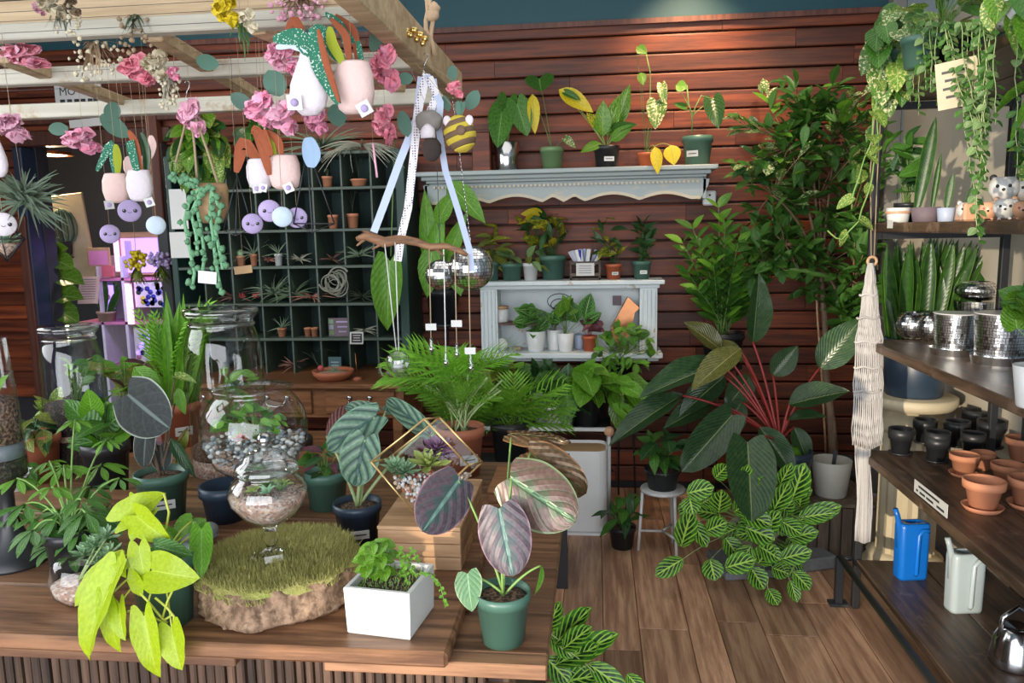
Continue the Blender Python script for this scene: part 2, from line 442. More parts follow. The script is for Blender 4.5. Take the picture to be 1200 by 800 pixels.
plain('airplant_red', (.36, .16, .12), .7, var=.2, rv=.3)
plain('protea_red', (.68, .12, .12), .7, rv=.2)
plain('succulent_mint', (.26, .44, .25), .5, rv=.2)
plain('succulent_lime', (.40, .50, .13), .5, rv=.2)
plain('succulent_purple', (.36, .19, .33), .5, rv=.2)
plain('stem_green', (.19, .33, .08), .5, rv=.2)
plain('stem_dark', (.07, .15, .04), .5, rv=.2)
plain('stem_pale', (.36, .46, .20), .45, rv=.1)
plain('stem_red', (.42, .045, .04), .4, rv=.15)
plain('stem_brown', (.22, .13, .07), .7, rv=.2)
plain('stem_lime', (.52, .56, .08), .45, rv=.1)
plain('can_blue', (.006, .15, .58), .3, var=.03, bump=0)
plain('can_grey', (.42, .50, .52), .3, var=.03, bump=0)
plain('peach_glaze', (.75, .42, .26), .3, var=.05, bump=0)
plain('pink_card', (.70, .25, .45), .6)
plain('coral_card', (.70, .15, .18), .6)
plain('blue_print', (.03, .04, .40), .6)
plain('gift_white', (.75, .72, .80), .5)
plain('gift_yellow', (.70, .62, .06), .6)
plain('pedestal_stone', (.60, .52, .36), .6, var=.1, nscale=10)
plain('granite', (.20, .21, .22), .8, var=.3, nscale=50, bump=.6)
plain('book_cream', (.60, .47, .26), .6)
emit('lamp_glow', (1, .86, .62), 9)
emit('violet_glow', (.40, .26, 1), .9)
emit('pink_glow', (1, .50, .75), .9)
# ---- leaves
leafmat('lf_green', (.035, .13, .015), (.075, .21, .03), (.13, .30, .06), 8, .8, .1, .35, (.16, .33, .08))
leafmat('lf_bright', (.10, .30, .02), (.17, .40, .035), (.26, .5, .08), 9, .8, .1, .35, (.3, .52, .12), rough=.42, trans=.25)
leafmat('lf_dark', (.012, .055, .014), (.03, .10, .025), (.06, .16, .05), 9, .8, .1, .4, (.10, .22, .07), rough=.3)
leafmat('lf_lime', (.36, .50, .008), (.46, .60, .02), (.50, .64, .06), 8, .8, .08, .08, (.54, .68, .08), ribw=.035, rough=.42, trans=.3, hv=.1, bstr=.08, transc=(1.1, 1.1, .3))
leafmat('lf_medium_glossy', (.06, .19, .015), (.16, .34, .03), (.2, .4, .06), 8, .8, .1, .3, (.28, .45, .10), rough=.25)
leafmat('lf_palm', (.13, .34, .025), (.21, .46, .045), None, rough=.45, trans=.2)
leafmat('lf_grass', (.14, .42, .03), (.25, .54, .045), None, rough=.5, trans=.25)
leafmat('lf_fern', (.06, .22, .02), (.12, .32, .04), None, rough=.5, trans=.2)
leafmat('lf_big', (.014, .05, .018), (.034, .085, .026), (.09, .14, .05), 13, .9, .16, .35, (.20, .24, .09), ribw=.04, rough=.28, trans=.1, bstr=.25)
leafmat('lf_big_bronze', (.07, .085, .018), (.13, .135, .03), (.26, .21, .07), 13, .9, .2, .6, (.34, .32, .12), ribw=.04, rough=.24, trans=.1, bstr=.5)
leafmat('lf_maranta', (.035, .15, .015), (.07, .23, .025), (.36, .66, .07), 5.5, .9, .24, 1.0, (.42, .70, .10), ribw=.12, rough=.4, trans=.15, center=(.008, .045, .01), cw=.5, hv=.15)
leafmat('lf_prayer', (.05, .19, .03), (.10, .28, .05), (.22, .45, .09), 7, .9, .12, .8, (.3, .55, .14), ribw=.08, rough=.4, center=(.02, .08, .015), cw=.5)
leafmat('lf_silver', (.10, .20, .12), (.17, .28, .19), (.012, .045, .04), 4, .95, .40, .92, (.03, .08, .07), ribw=.14, rough=.45, trans=.05, edge=(.12, .24, .15), hv=.08, bstr=.7)
leafmat('lf_cuprea', (.115, .07, .058), (.16, .105, .085), (.06, .075, .04), 4.5, 1.05, .2, .6, (.10, .19, .09), ribw=.10, rough=.34, trans=.0, edge=(.20, .28, .14), edgew=.95, center=(.08, .10, .055), cw=.22, metal=.2, hv=.05, bstr=.5)
leafmat('lf_cuprea_violet', (.055, .036, .047), (.085, .06, .075), (.03, .055, .055), 4.5, 1.05, .2, .6, (.10, .19, .16), ribw=.10, rough=.42, trans=.0, edge=(.24, .14, .18), edgew=.96, center=(.035, .055, .056), cw=.28, metal=.1, hv=.05, bstr=.5)
leafmat('lf_copper', (.085, .05, .02), (.15, .08, .032), (.045, .045, .02), 5, 1.05, .2, .5, (.06, .07, .02), ribw=.1, rough=.3, trans=.05, edge=(.30, .14, .06), metal=.3, hv=.05, bstr=1)
leafmat('lf_mink', (.012, .018, .018), (.026, .033, .032), (.05, .065, .06), 4, 1, .14, .3, (.12, .16, .15), ribw=.09, rough=.7, bstr=.15, trans=.05, edge=(.35, .40, .34), edgew=.96, hv=.1)
leafmat('lf_underside', (.09, .022, .02), (.14, .035, .03), None, rough=.5, trans=.1)
leafmat('lf_mint', (.12, .26, .13), (.16, .32, .16), (.3, .45, .28), 6, 1, .12, .5, (.3, .5, .3), rough=.4, edge=(.3, .42, .25))
leafmat('lf_croton', (.03, .10, .012), (.10, .19, .02), (.50, .40, .03), 6, .9, .2, .75, (.55, .42, .03), ribw=.12, patch=9, patchc=(.50, .38, .02), pth=.56)
leafmat('lf_varieg_yellow', (.05, .17, .02), (.12, .27, .03), None, patch=22, patchc=(.72, .56, .02), pth=.49, rib=(.6, .5, .05))
leafmat('lf_yellow', (.62, .47, .01), (.72, .58, .03), (.40, .42, .05), 7, .8, .1, .5, (.35, .42, .06), hv=.1)
leafmat('lf_varieg_cream', (.06, .17, .03), (.12, .25, .05), None, patch=11, patchc=(.62, .60, .34), pth=.53, rib=(.4, .5, .2))
leafmat('lf_pothos', (.09, .22, .03), (.16, .30, .05), None, patch=14, patchc=(.48, .50, .16), pth=.55, rib=(.4, .5, .18), rough=.35)
leafmat('lf_snake', (.015, .06, .01), (.035, .11, .015), nv=26, vein=(.05, .14, .03), vstr=.3, slope=.2, edge=(.10, .20, .03), edgew=.92, rough=.35, bstr=.1)
leafmat('lf_grey_green', (.10, .22, .06), (.20, .32, .12), (.32, .42, .2), 8, .8, .15, .6, (.35, .45, .22), rough=.4)
leafmat('lf_olive', (.09, .14, .015), (.22, .25, .04), (.3, .3, .08), 8, .8, .12, .5, (.3, .33, .08), rough=.35)
leafmat('lf_purple', (.08, .02, .04), (.16, .05, .08), (.22, .12, .12), 8, .8, .12, .5, (.25, .12, .12))
leafmat('lf_fiddle', (.045, .13, .012), (.09, .20, .02), (.20, .32, .07), 5, .9, .1, .6, (.22, .34, .08), rough=.35)
leafmat('lf_succ', (.20, .36, .20), (.30, .46, .28), None, rough=.5, trans=.05)
# ------------------------------------------------ leaf mesh library (unit length along +Y, normal +Z)
def leaf_mesh(name, mat, wfun, W=.5, lobe=0.0, fold=.12, curve=.25, cup=0.0, ripple=0.0, quilt=0.0, nq=6, slope=1.0, nv=8, nu=6, tipbend=0, seed=0, twist=0):
    vs = []; uv = []; fs = []; g = random.Random(seed)
    ph = g.uniform(0, 6)
    for j in range(nv + 1):
        t = j / nv; w = wfun(t) * W * .5
        for i in range(nu + 1):
            u = -1 + 2 * i / nu; au = abs(u)
            y = t - lobe * math.sin(au * math.pi * .62) * (1 - t) ** 2.5
            x = u * w
            z = fold * au * w * 2 - curve * t * t * .5 - cup * au * au * w + ripple * math.sin(t * 17 + ph + u) * au * au * W * .5
            if quilt: z += quilt * math.cos(2 * math.pi * (t * nq - au * nq * slope * .5)) * (1 - (2 * au - 1) ** 2) * .5 * -1
            if tipbend: z -= tipbend * max(0, t - .6) ** 2
            if twist: x, z = x * math.cos(twist * t) - z * math.sin(twist * t), x * math.sin(twist * t) + z * math.cos(twist * t)
            vs.append((x, y, z)); uv.append((u * .5 + .5, t))
    for j in range(nv):
        for i in range(nu):
            a = j * (nu + 1) + i; fs.append((a, a + 1, a + nu + 2, a + nu + 1))
    me = bpy.data.meshes.new(name); me.from_pydata(vs, [], fs)
    me.polygons.foreach_set('use_smooth', [True] * len(fs))
    ul = me.uv_layers.new(name='UVMap')
    ul.data.foreach_set('uv', [c for f in fs for k in f for c in uv[k]])
    me.update(); me.materials.append(MATS[mat]); return me
def pw(pts):
    def f(t):
        for (a, x), (b, y) in zip(pts, pts[1:]):
            if t <= b:
                k = (t - a) / (b - a); k = k * k * (3 - 2 * k) if False else k; return x + (y - x) * k
        return pts[-1][1]
    return f
def sm(t, a=.62, b=1.0, p=1.0):   # rounded then pointed outline
    return (math.sin(math.pi * t ** a) ** b) ** p if 0 < t < 1 else 0.0
w_ovate = lambda t: max(.03, sm(t, .80, .85)) if t < 1 else .0
w_lance = lambda t: max(.04, sm(t, .85, 1.1)) if t < 1 else .0
w_heart = lambda t: (.66 + .34 * math.sin(min(1, t / .28) * math.pi / 2)) * (1 if t < .28 else math.cos((t - .28) / .72 * math.pi / 2) ** .75) if t < 1 else 0
w_shield = lambda t: (.62 + .38 * math.sin(min(1, t / .35) * math.pi / 2)) * (1 if t < .35 else max(0, 1 - ((t - .35) / .65) ** 2.3) ** .62) if t < 1 else 0
w_round = lambda t: max(.05, math.sin(math.pi * min(1, t * .97 + .02)) ** .55) if t < 1 else .05
w_obov = lambda t: max(.05, math.sin(math.pi * t ** 1.35) ** .8) if t < 1 else 0
w_strap = lambda t: (.45 + .55 * math.sin(min(1, t / .4) * math.pi / 2)) * (1 if t < .6 else max(0, 1 - ((t - .6) / .4) ** 1.8)) if t < 1 else 0
LM = {}
def LEAF(key, mat, wf, n=3, **kw):
    L = []
    for k in range(n):
        q = dict(kw); g = random.Random(hash(key) % 1000 + k if False else len(key) * 31 + k)
        q['curve'] = kw.get('curve', .25) * (.6 + .4 * k); q['fold'] = kw.get('fold', .15) * (1.2 - .3 * k); q['seed'] = k
        L.append(leaf_mesh('leaf_blade', mat, wf, **q))
    LM[key] = L
def pick(key, g): return g.choice(LM[key])
small = dict(nv=5, nu=2)
LEAF('green', 'lf_green', w_heart, W=.75, lobe=.12, curve=.35, nv=6, nu=4)
LEAF('green_lance', 'lf_green', w_lance, W=.4, curve=.5, nv=6, nu=2)
LEAF('bright_heart', 'lf_bright', w_heart, W=.75, lobe=.14, curve=.3, nv=6, nu=4)
LEAF('bright', 'lf_bright', w_ovate, W=.5, curve=.4, nv=6, nu=2)
LEAF('dark', 'lf_dark', w_ovate, W=.5, curve=.4, nv=6, nu=4)
LEAF('dark_heart', 'lf_dark', w_heart, W=.75, lobe=.15, curve=.3, nv=7, nu=6)
LEAF('dark_lance', 'lf_dark', w_lance, W=.35, curve=.6, nv=6, nu=2)
LEAF('lime_heart', 'lf_lime', w_heart, W=.80, lobe=.22, curve=.35, ripple=.04, tipbend=.5, nv=12, nu=8)
LEAF('glossy', 'lf_medium_glossy', w_ovate, W=.5, curve=.5, nv=6, nu=4)
LEAF('glossy_heart', 'lf_medium_glossy', w_heart, W=.72, lobe=.14, curve=.3, nv=6, nu=4)
LEAF('tree', 'lf_green', w_obov, W=.42, curve=.25, **small)
LEAF('tree_dark', 'lf_dark', w_obov, W=.42, curve=.25, **small)
LEAF('tree_cream', 'lf_varieg_cream', w_obov, W=.42, curve=.25, **small)
LEAF('zz', 'lf_green', w_ovate, W=.52, curve=.15, **small)
LEAF('zz_bright', 'lf_bright', w_ovate, W=.52, curve=.15, **small)
LEAF('big', 'lf_big', w_ovate, W=.5, curve=.22, fold=.2, ripple=.03, nv=14, nu=8)
LEAF('big_heart', 'lf_big', w_shield, W=.58, lobe=.08, curve=.16, fold=.2, ripple=.02, nv=14, nu=8)
LEAF('big_bronze', 'lf_big_bronze', w_ovate, W=.5, curve=.22, fold=.2, ripple=.03, nv=14, nu=8)
LEAF('maranta', 'lf_maranta', w_round, W=.62, curve=.25, fold=.12, ripple=.02, nv=8, nu=6)
LEAF('prayer', 'lf_prayer', w_ovate, W=.58, curve=.35, nv=6, nu=4)
LEAF('silver', 'lf_silver', w_shield, W=.6, lobe=.16, curve=.2, quilt=.012, nq=4.5, slope=.95, nv=18, nu=10)
LEAF('cuprea', 'lf_cuprea', w_shield, W=.74, lobe=.1, curve=.14, fold=.05, cup=.3, quilt=.022, nq=4.5, slope=1.05, nv=30, nu=16)
LEAF('cuprea_violet', 'lf_cuprea_violet', w_shield, W=.74, lobe=.1, curve=.14, fold=.05, cup=.3, quilt=.020, nq=4.5, slope=1.05, nv=30, nu=16)
LEAF('copper', 'lf_copper', w_shield, W=.74, lobe=.1, curve=.2, fold=.05, cup=.3, quilt=.03, nq=6, slope=1.05, nv=24, nu=12)
LEAF('mink', 'lf_mink', w_shield, W=.8, lobe=.1, curve=.15, cup=.2, quilt=.008, nv=14, nu=10)
LEAF('underside', 'lf_underside', w_lance, W=.4, nv=8, nu=4)
LEAF('mint', 'lf_mint', w_heart, W=.8, lobe=.1, cup=.3, quilt=.02, nv=12, nu=8)
LEAF('croton', 'lf_croton', w_lance, W=.4, curve=.5, nv=7, nu=4)
LEAF('var_yellow', 'lf_varieg_yellow', w_ovate, W=.45, curve=.3, nv=8, nu=4)
LEAF('yellow', 'lf_yellow', w_ovate, W=.45, curve=.3, nv=8, nu=4)
LEAF('var_cream', 'lf_varieg_cream', w_heart, W=.7, lobe=.1, curve=.4, nv=7, nu=4)
LEAF('pothos', 'lf_pothos', w_heart, W=.72, lobe=.1, curve=.4, nv=7, nu=4)
LEAF('velvet', 'lf_green', w_heart, W=.8, lobe=.26, curve=.2, quilt=.006, nv=12, nu=8)
LEAF('snake', 'lf_snake', w_strap, W=.11, fold=.5, curve=.05, nv=10, nu=2)
LEAF('strap_w', 'lf_bright', w_strap, W=.2, fold=.4, curve=.4, nv=8, nu=2)
LEAF('strap', 'lf_bright', w_strap, W=.12, fold=.5, curve=.5, nv=8, nu=2)
LEAF('grey_green', 'lf_grey_green', w_ovate, W=.55, curve=.4, nv=6, nu=4)
LEAF('olive', 'lf_olive', w_ovate, W=.42, curve=.45, nv=7, nu=4)
LEAF('purple', 'lf_purple', w_ovate, W=.45, curve=.45, nv=6, nu=4)
LEAF('fiddle', 'lf_fiddle', w_obov, W=.75, curve=.2, ripple=.08, nv=10, nu=6)
LEAF('umbrella', 'lf_green', w_obov, W=.30, curve=.45, nv=6, nu=2)
LEAF('umbrella_bright', 'lf_bright', w_obov, W=.30, curve=.45, nv=6, nu=2)

def leafM(A, d, n, L, wr=1.0):
    fr = frame(d, n)
    return Matrix.Translation(A) @ (fr @ Matrix.Diagonal((L * wr, L, L))).to_4x4()
def petiole(mb, a, b, r=.002, lift=.25, r2=None, n=6, seg=5):
    a, b = V(a), V(b); L = (b - a).length
    mb.tube(bez(a, (a + b) / 2 + V((0, 0, lift * L)) - (b - a) * .15 * V((1, 1, 0)).length * 0, b, n), [r + ((r2 or r * .7) - r) * i / n for i in range(n + 1)], seg)
# plant containers -------------------------------------------------
def pot(root, base, rt, h, mat='pot_black', rb=None, rim=True, soil='soil', seg=22, name='pot', lvl=.88, square=False):
    rb = rb or rt * .76; base = V(base); mb = MB()
    th = rt * .06
    if rim: prof = [(rb, 0), (rt * .93, h * .80), (rt, h * .80), (rt, h), (rt - th, h), (rt * .88, h * .78), (rt * .8, h * .4), (0, h * .38)]
    else: prof = [(rb * .94, 0), (rb, h * .04), (rt, h * .99), (rt - th * .5, h), (rt - th * 1.6, h * .97), (rb * .9, h * .4), (0, h * .38)]
    mb.lathe([(0, 0)] + prof, base, seg)
    o = mb.build(name, mat, root)
    if soil:
        s = MB(); rs = rt * (.86 if rim else .85)
        s.lathe([(rs * .9, h * (lvl - .1)), (rs, h * lvl * .99), (rs * .6, h * lvl + rt * .04), (0, h * lvl + rt * .05)], base, 14)
        s.build('soil', soil, root)
    return base + V((0, 0, h * lvl))
def sticker(root, p, w, h, mat='paper', n=None, parent=None, lines=1):
    M = facing(p, n); mb = MB(); X = M.to_3x3()
    mb.box(p, (w, h, .0008), X); o = mb.build('price_sticker', mat, root)
    for k in range(lines):
        l = MB(); l.box(V(p) + X @ V((0, h * (.18 - .36 * k) if lines > 1 else 0, .0006)), (w * .7, h * .14, .0005), X); q = l.build('printed_line', 'ink', root)
    return o
def sticker_on(root, base, r, h, ang_off=0, w=.4, hh=.18, z=.5):
    b = V(base); d = CAM - b; d.z = 0; d.normalize(); d = Matrix.Rotation(ang_off, 3, 'Z') @ d
    p = b + d * (r + .001) + V((0, 0, h * z)); sticker(root, p, r * w * 2, h * hh, n=d + V((0, 0, -.12)))

def bush(root, org, box, thick, n, Lpx, key, seed=1, stem='stem_green', droop=.5, up=.6, cam=.5, wr=1.0, jit=.35, shell=.5, sr=.0016, Y=None, stems=True, lift=.2, minz=None, keys=None, name='leaf', outw=.8):
    """leaves on petioles filling the ellipsoid seen in pixel box (x0,y0,x1,y1) at depth Y"""
    g = random.Random(seed); org = V(org); Y = Y or org.y
    x0, y0, x1, y1 = box; c = P((x0 + x1) / 2, (y0 + y1) / 2, Y); m = mpp(c)
    rx, rz, ry = (x1 - x0) / 2 * m, (y1 - y0) / 2 * m, thick
    mb = MB(); cnt = 0
    for k in range(n):
        while True:
            q = V((g.uniform(-1, 1), g.uniform(-1, 1), g.uniform(-1, 1)))
            if .05 < q.length <= 1: break
        q = q.normalized() * (q.length ** shell)
        L = Lpx * m * g.uniform(.7, 1.15)
        p = c + V((q.x * max(rx - L * .35, .01), q.y * ry, q.z * max(rz - L * .25, .01)))
        d = (p - org); d.normalize(); d = d * outw + V((g.uniform(-jit, jit), g.uniform(-jit, jit) - .1, g.uniform(-jit, jit) - droop)); d.normalize()
        nn = V((0, 0, up)) + TOCAM(p) * cam + V((g.uniform(-jit, jit), g.uniform(-jit, jit), g.uniform(-jit, jit)))
        A = p - d * L * .5
        if minz is not None and A.z < minz: A.z = minz + g.uniform(0, .02)
        kk = g.choice(keys) if keys else key
        inst(name, pick(kk, g), leafM(A, d, nn, L, wr * g.uniform(.85, 1.1)), root)
        if stems: petiole(mb, org + V((g.uniform(-1, 1), g.uniform(-1, 1), 0)) * .012, A, sr, lift, n=5, seg=4)
    if stems and n: mb.build('stems', stem, root)
def heroes(root, org, specs, key, stem='stem_green', sr=.003, lift=.25, default_n=None, scale=1):
    """specs: (bx,by,tx,ty,Yb,Yt,widthpx[,key][,normal])"""
    g = random.Random(3); mb = MB(); org = V(org)
    for s in specs:
        bx, by, tx, ty, Yb, Yt, w = s[:7]; k = s[7] if len(s) > 7 and s[7] else key; nn = s[8] if len(s) > 8 else None
        A, B = P(bx, by, Yb), P(tx, ty, Yt); L = (B - A).length; me = LM[k][g.randrange(2)]
        base_w = LMW[k]
        wr = (w * mpp(A)) / (L * base_w)
        nrm = V(nn) if nn else TOCAM(A) * 1.0 + V((0, 0, .35))
        inst('leaf', me, leafM(A, B - A, nrm, L, wr), root)
        petiole(mb, org + V((g.uniform(-1, 1), g.uniform(-1, 1), 0)) * .006, A + (B - A).normalized() * L * .02 - frame(B - A, nrm).col[2] * .001, sr, lift, n=8, seg=6)
    mb.build('petioles', stem, root)
LMW = {k: max(v.co.x for v in LM[k][0].vertices) * 2 for k in LM}
# palm frond meshes
def frond_mesh(name, mat, npair=10, wl=.35, lw=.035, droop=.5, start=.25, vee=.3, seed=0, lean=.7):
    g = random.Random(seed); mb = MB()
    path = [V((0, t, -droop * t * t * .5)) for t in [i / 8 for i in range(9)]]
    mb.tube(path, [.008 - .0007 * i for i in range(9)], 4)
    for i in range(npair):
        t = start + (1 - start) * i / (npair - 1); b = V((0, t * .98, -droop * t * t * .5))
        l = wl * (math.sin(math.pi * (.22 + .68 * (i / (npair - 1)))) * .95 + .1) * g.uniform(.9, 1.1)
        for s in (-1, 1):
            d = V((s, lean + .5 * t, vee * (1 - t) + g.uniform(-.15, .15))).normalized()
            mb.blade([b, b + d * l * .5 + V((0, 0, .01)), b + d * l + V((0, 0, -.12 * l - .03))], [lw * .5, lw, lw * .06], fold=.25)
    me = mb.mesh(name); me.materials.append(MATS[mat]); me.uv_layers.new(name='UVMap')
    return me
FR = {'palm': [frond_mesh('palm_frond', 'lf_palm', 10, .48, .045, .55, seed=k) for k in range(3)],
      'palm_bright': [frond_mesh('palm_frond', 'lf_grass', 8, .58, .05, .6, seed=k + 5) for k in range(3)],
      'fern': [frond_mesh('fern_frond', 'lf_fern', 15, .2, .06, .8, .1, seed=k + 9) for k in range(3)],
      'grassy': [frond_mesh('grass_frond', 'lf_grass', 12, .16, .02, .3, .35, seed=k + 12, lean=1.3) for k in range(3)]}
def fronds(root, org, box, Y, n, key, seed=2, thick=.1, jit=.2, base_r=.02, wr=1.0, name='frond', lmin=.6):
    g = random.Random(seed); org = V(org); x0, y0, x1, y1 = box
    for k in range(n):
        a = 2 * math.pi * (k + g.random() * .6) / n; rr = g.uniform(.5, 1)
        px = (x0 + x1) / 2 + math.cos(a) * (x1 - x0) / 2 * rr; zf = g.uniform(0, 1) if rr > .8 else g.uniform(.0, .4)
        tip = P(px, y0 + (y1 - y0) * zf, Y + math.sin(a) * thick)
        A = org + V((g.uniform(-1, 1), g.uniform(-1, 1), 0)) * base_r
        d = tip - A; L = d.length * 1.05; d = d.normalized() + V((0, 0, .22))
        inst(name, g.choice(FR[key]), leafM(A, d, V((0, 0, 1)) + TOCAM(A) * .6 - V(d) * .1, L, wr), root)
def blades(root, org, box, Y, n, key='snake', seed=1, wr=1.0, thick=.06, base_r=.03, name='leaf'):
    g = random.Random(seed); org = V(org); x0, y0, x1, y1 = box
    for k in range(n):
        f = (k + .5) / n; px = x0 + (x1 - x0) * f + g.uniform(-6, 6); py = y0 + (y1 - y0) * (abs(f - .5) * 1.2 * g.uniform(.3, 1))
        tip = P(px, py, Y + g.uniform(-thick, thick)); A = org + V(((f - .5) * 2 * base_r, g.uniform(-1, 1) * base_r, -.01)); d = tip - A
        inst(name, pick(key, g), leafM(A, d, TOCAM(A) + V((g.uniform(-.5, .5), 0, 0)), d.length, wr), root)
def airplant_mb(mb, c, r, n=14, w=.004, seed=1, upb=.5, curl=.6, flat=1.0, seg=6):
    g = random.Random(seed); c = V(c)
    for k in range(n):
        a = 2 * math.pi * k / n + g.uniform(-.3, .3); e = g.uniform(-.1, 1.2) * upb
        d = V((math.cos(a), math.sin(a) * flat, e)).normalized(); L = r * g.uniform(.7, 1.1)
        side = V((-d.y, d.x, g.uniform(-.5, .5))) * curl * g.uniform(-1, 1)
        pts = [c + d * L * t + side * L * t * t * .5 + V((0, 0, -curl * L * t * t * .45)) for t in [i / seg for i in range(seg + 1)]]
        mb.blade(pts, [w * (1 - .92 * i / seg) for i in range(seg + 1)], up=(.2, -1, .6), fold=.3)
# ================================================= SETTING
XL, XR, YB, YF, ZC = -4.2, 1.62, 4.5, -2.0, 3.2
g = random.Random(11)
# floor: planks run away from the camera
mb = MB(); mb.box(((XL + XR) / 2, (YF + 7) / 2, -.03), (XR - XL + .4, 7 - YF, .04)); floor = mb.build('floor', 'plank_trim', kind='structure')
x = XR; widths = [.165, .12, .19, .14, .165, .2]
k = 0
while x > -1.9:
    w = widths[k % 6]; y = .6 - g.uniform(0, 1.2)
    while y < YB:
        L = g.uniform(.9, 1.7); y1 = min(y + L, YB - .005)
        if y1 > .5:
            m = MB(); m.box((x - w / 2, (max(y, .4) + y1) / 2, -.006 - g.uniform(0, .0012)), (w - .0025, y1 - max(y, .4) - .003, .012), bev=.0015); m.build('plank', 'floor_wood', floor)
        y += L
    x -= w; k += 1
# back wall: backing with doorway opening + boards
DX0, DX1, DZ1 = -3.45, -2.62, 2.12   # doorway to the back room
mb = MB()
mb.box(((DX1 + XR) / 2, YB + .09, 1.33), (XR - DX1, .1, 2.7)); mb.box(((XL + DX0) / 2, YB + .09, 1.33), (DX0 - XL, .1, 2.7))
mb.box(((DX0 + DX1) / 2, YB + .09, (DZ1 + 2.68) / 2), (DX1 - DX0, .1, 2.68 - DZ1))
wall = mb.build('wall_back', 'ink', kind='structure')
mb = MB(); mb.box(((XL + XR) / 2, YB + .08, 2.95), (XR - XL, .16, .56)); mb.build('wall_back_upper', 'teal_paint', kind='structure')
ph = .1025; z = 0.04; row = 0
while z < 2.66:
    segs = []
    x = XR - .005 - g.uniform(.2, 1.2)
    cuts = [XR - .005]
    while x > XL: cuts.append(x); x -= g.uniform(.9, 2.2)
    cuts.append(XL)
    for a, b in zip(cuts, cuts[1:]):
        parts = [(b, a)]
        zc = z + ph / 2
        if zc < DZ1 + .1:
            parts = []
            if b < DX0 - .06: parts.append((b, min(a, DX0 - .06)))
            if a > DX1 + .06: parts.append((max(b, DX1 + .06), a))
        for (p, q) in parts:
            if q - p < .03: continue
            if q < -2.7 and z < 1.0: continue
            hh = min(ph, 2.668 - z)
            # board profile: thick lower edge, leaning back towards the top
            y0 = YB + .04
            prof = [(0, .001), (-.049, .001), (-.053, .006), (-.053, hh - .016), (-.050, hh - .008), (0, hh - .007)]
            m = MB(); m.prism([V((p + .001, y0 + yy, z + zz)) for yy, zz in prof], V((q - p - .002, 0, 0)))
            m.build('plank', 'plank_red', wall)
    z += ph; row += 1
mb = MB(); mb.box(((DX1 + XR) / 2 - .0, YB - .022, 2.665), (XR - DX1, .03, .028)); mb.build('trim_1', 'plank_trim', kind='structure')
# right wall, ceiling, sides, front
mb = MB(); mb.box((XR + .05, (YF + YB) / 2, 1.6), (.1, YB - YF, 3.2)); wr_ = mb.build('wall_right', 'wall_blue', kind='structure')
mb = MB(); mb.box((XR - .004, 3.68, 1.75), (.02, 1.32, 1.5)); mb.build('wall_panel', 'wall_cream', wr_)
mb = MB(); mb.box((XR - .004, 3.68, .5), (.02, 1.32, .9)); mb.build('wall_panel', 'wall_cream', wr_)
mb = MB(); mb.box((XR - .035, YB - .05, 1.62), (.07, .09, 3.2), bev=.006); mb.build('trim_2', 'corner_grey', kind='structure')
mb = MB(); mb.box((XR - .02, 2.93, 1.62), (.05, .09, 3.2), bev=.006); mb.build('trim_3', 'steel_grey', kind='structure')
mb = MB(); mb.box(((XL + XR) / 2, (YF + YB) / 2, ZC + .05), (XR - XL, YB - YF, .1)); mb.build('ceiling', 'ceiling_paint', kind='structure')
mb = MB(); mb.box((XL - .05, (YF + YB) / 2, 1.6), (.1, YB - YF, 3.2)); mb.build('wall_left', 'side_wall', kind='structure')
# front wall: unseen, its opening sized to aim the sunbeam at the right wall
mb = MB()
mb.box(((XL + XR) / 2, YF - .05, .2), (XR - XL, .1, .4)); mb.box(((XL + XR) / 2, YF - .05, 2.85), (XR - XL, .1, .7))
mb.box(((-2.55 + XL) / 2, YF - .05, 1.45), (-2.55 - XL, .1, 2.1)); mb.box(((-1.55 + XR) / 2, YF - .05, 1.45), (XR + 1.55, .1, 2.1))
mb.build('wall_front', 'side_wall', kind='structure')
# louvred shutter left of the doorway
sh = tag(MB().box(P(2, 400, 4.43), (.01, .01, .01)).build('window_1', 'plank_trim', kind='structure'))
zt, zb = P(20, 262, 4.42).z, .55
xr = -3.46; xl = -4.0
m = MB(); m.box((xr - .03, 4.42, (zt + zb) / 2), (.055, .05, zt - zb), bev=.004); m.build('shutter_stile', 'plank_trim', sh)
m = MB(); m.box((xl, 4.42, (zt + zb) / 2), (.06, .05, zt - zb), bev=.004); m.build('shutter_stile', 'plank_trim', sh)
m = MB(); m.box(((xl + xr) / 2, 4.42, zt + .02), (xr - xl, .05, .05), bev=.004); m.build('shutter_rail', 'plank_trim', sh)
z = zb
while z < zt - .05:
    m = MB(); m.box(((xl + xr) / 2 - .01, 4.42, z + .05), (xr - xl - .1, .012, .088), Matrix.Rotation(R(-24), 3, 'X'), bev=.003); m.build('slat', 'plank_red', sh); z += .083
# ---- doorway to the back room
dr = MB().box(((DX0 - .035), YB - .02, 1.05), (.06, .13, 2.1), bev=.006).build('door_1', 'navy_paint', kind='structure')
m = MB(); m.box((DX1 + .03, YB - .02, 1.05), (.07, .13, 2.1), bev=.006); m.build('door_jamb', 'steel_grey', dr)
m = MB(); m.box(((DX0 + DX1) / 2, YB - .0, DZ1 + .03), (DX1 - DX0 + .2, .1, .09), bev=.006); m.build('door_head', 'plank_trim', dr)
m = MB()
m.box(((DX0 + DX1) / 2 - .6, 6.6, 1.3), (3.2, .08, 2.7)); m.box((DX1 + .12, 5.6, 1.3), (.08, 2.1, 2.7)); m.box((-5.0, 5.6, 1.3), (.08, 2.1, 2.7))
m.build('wall_back_room', 'steel_grey', kind='structure')
m = MB(); m.box((-3.6, 5.55, 2.42), (2.8, 2.0, .06)); m.build('ceiling_back_room', 'plank_trim', kind='structure')
lamp_p = P(61, 187, 5.3)
dl = empty('recessed_lamp', lamp_p, 'round glowing recessed ceiling lamp in the dark back room through the doorway', 'lamp')
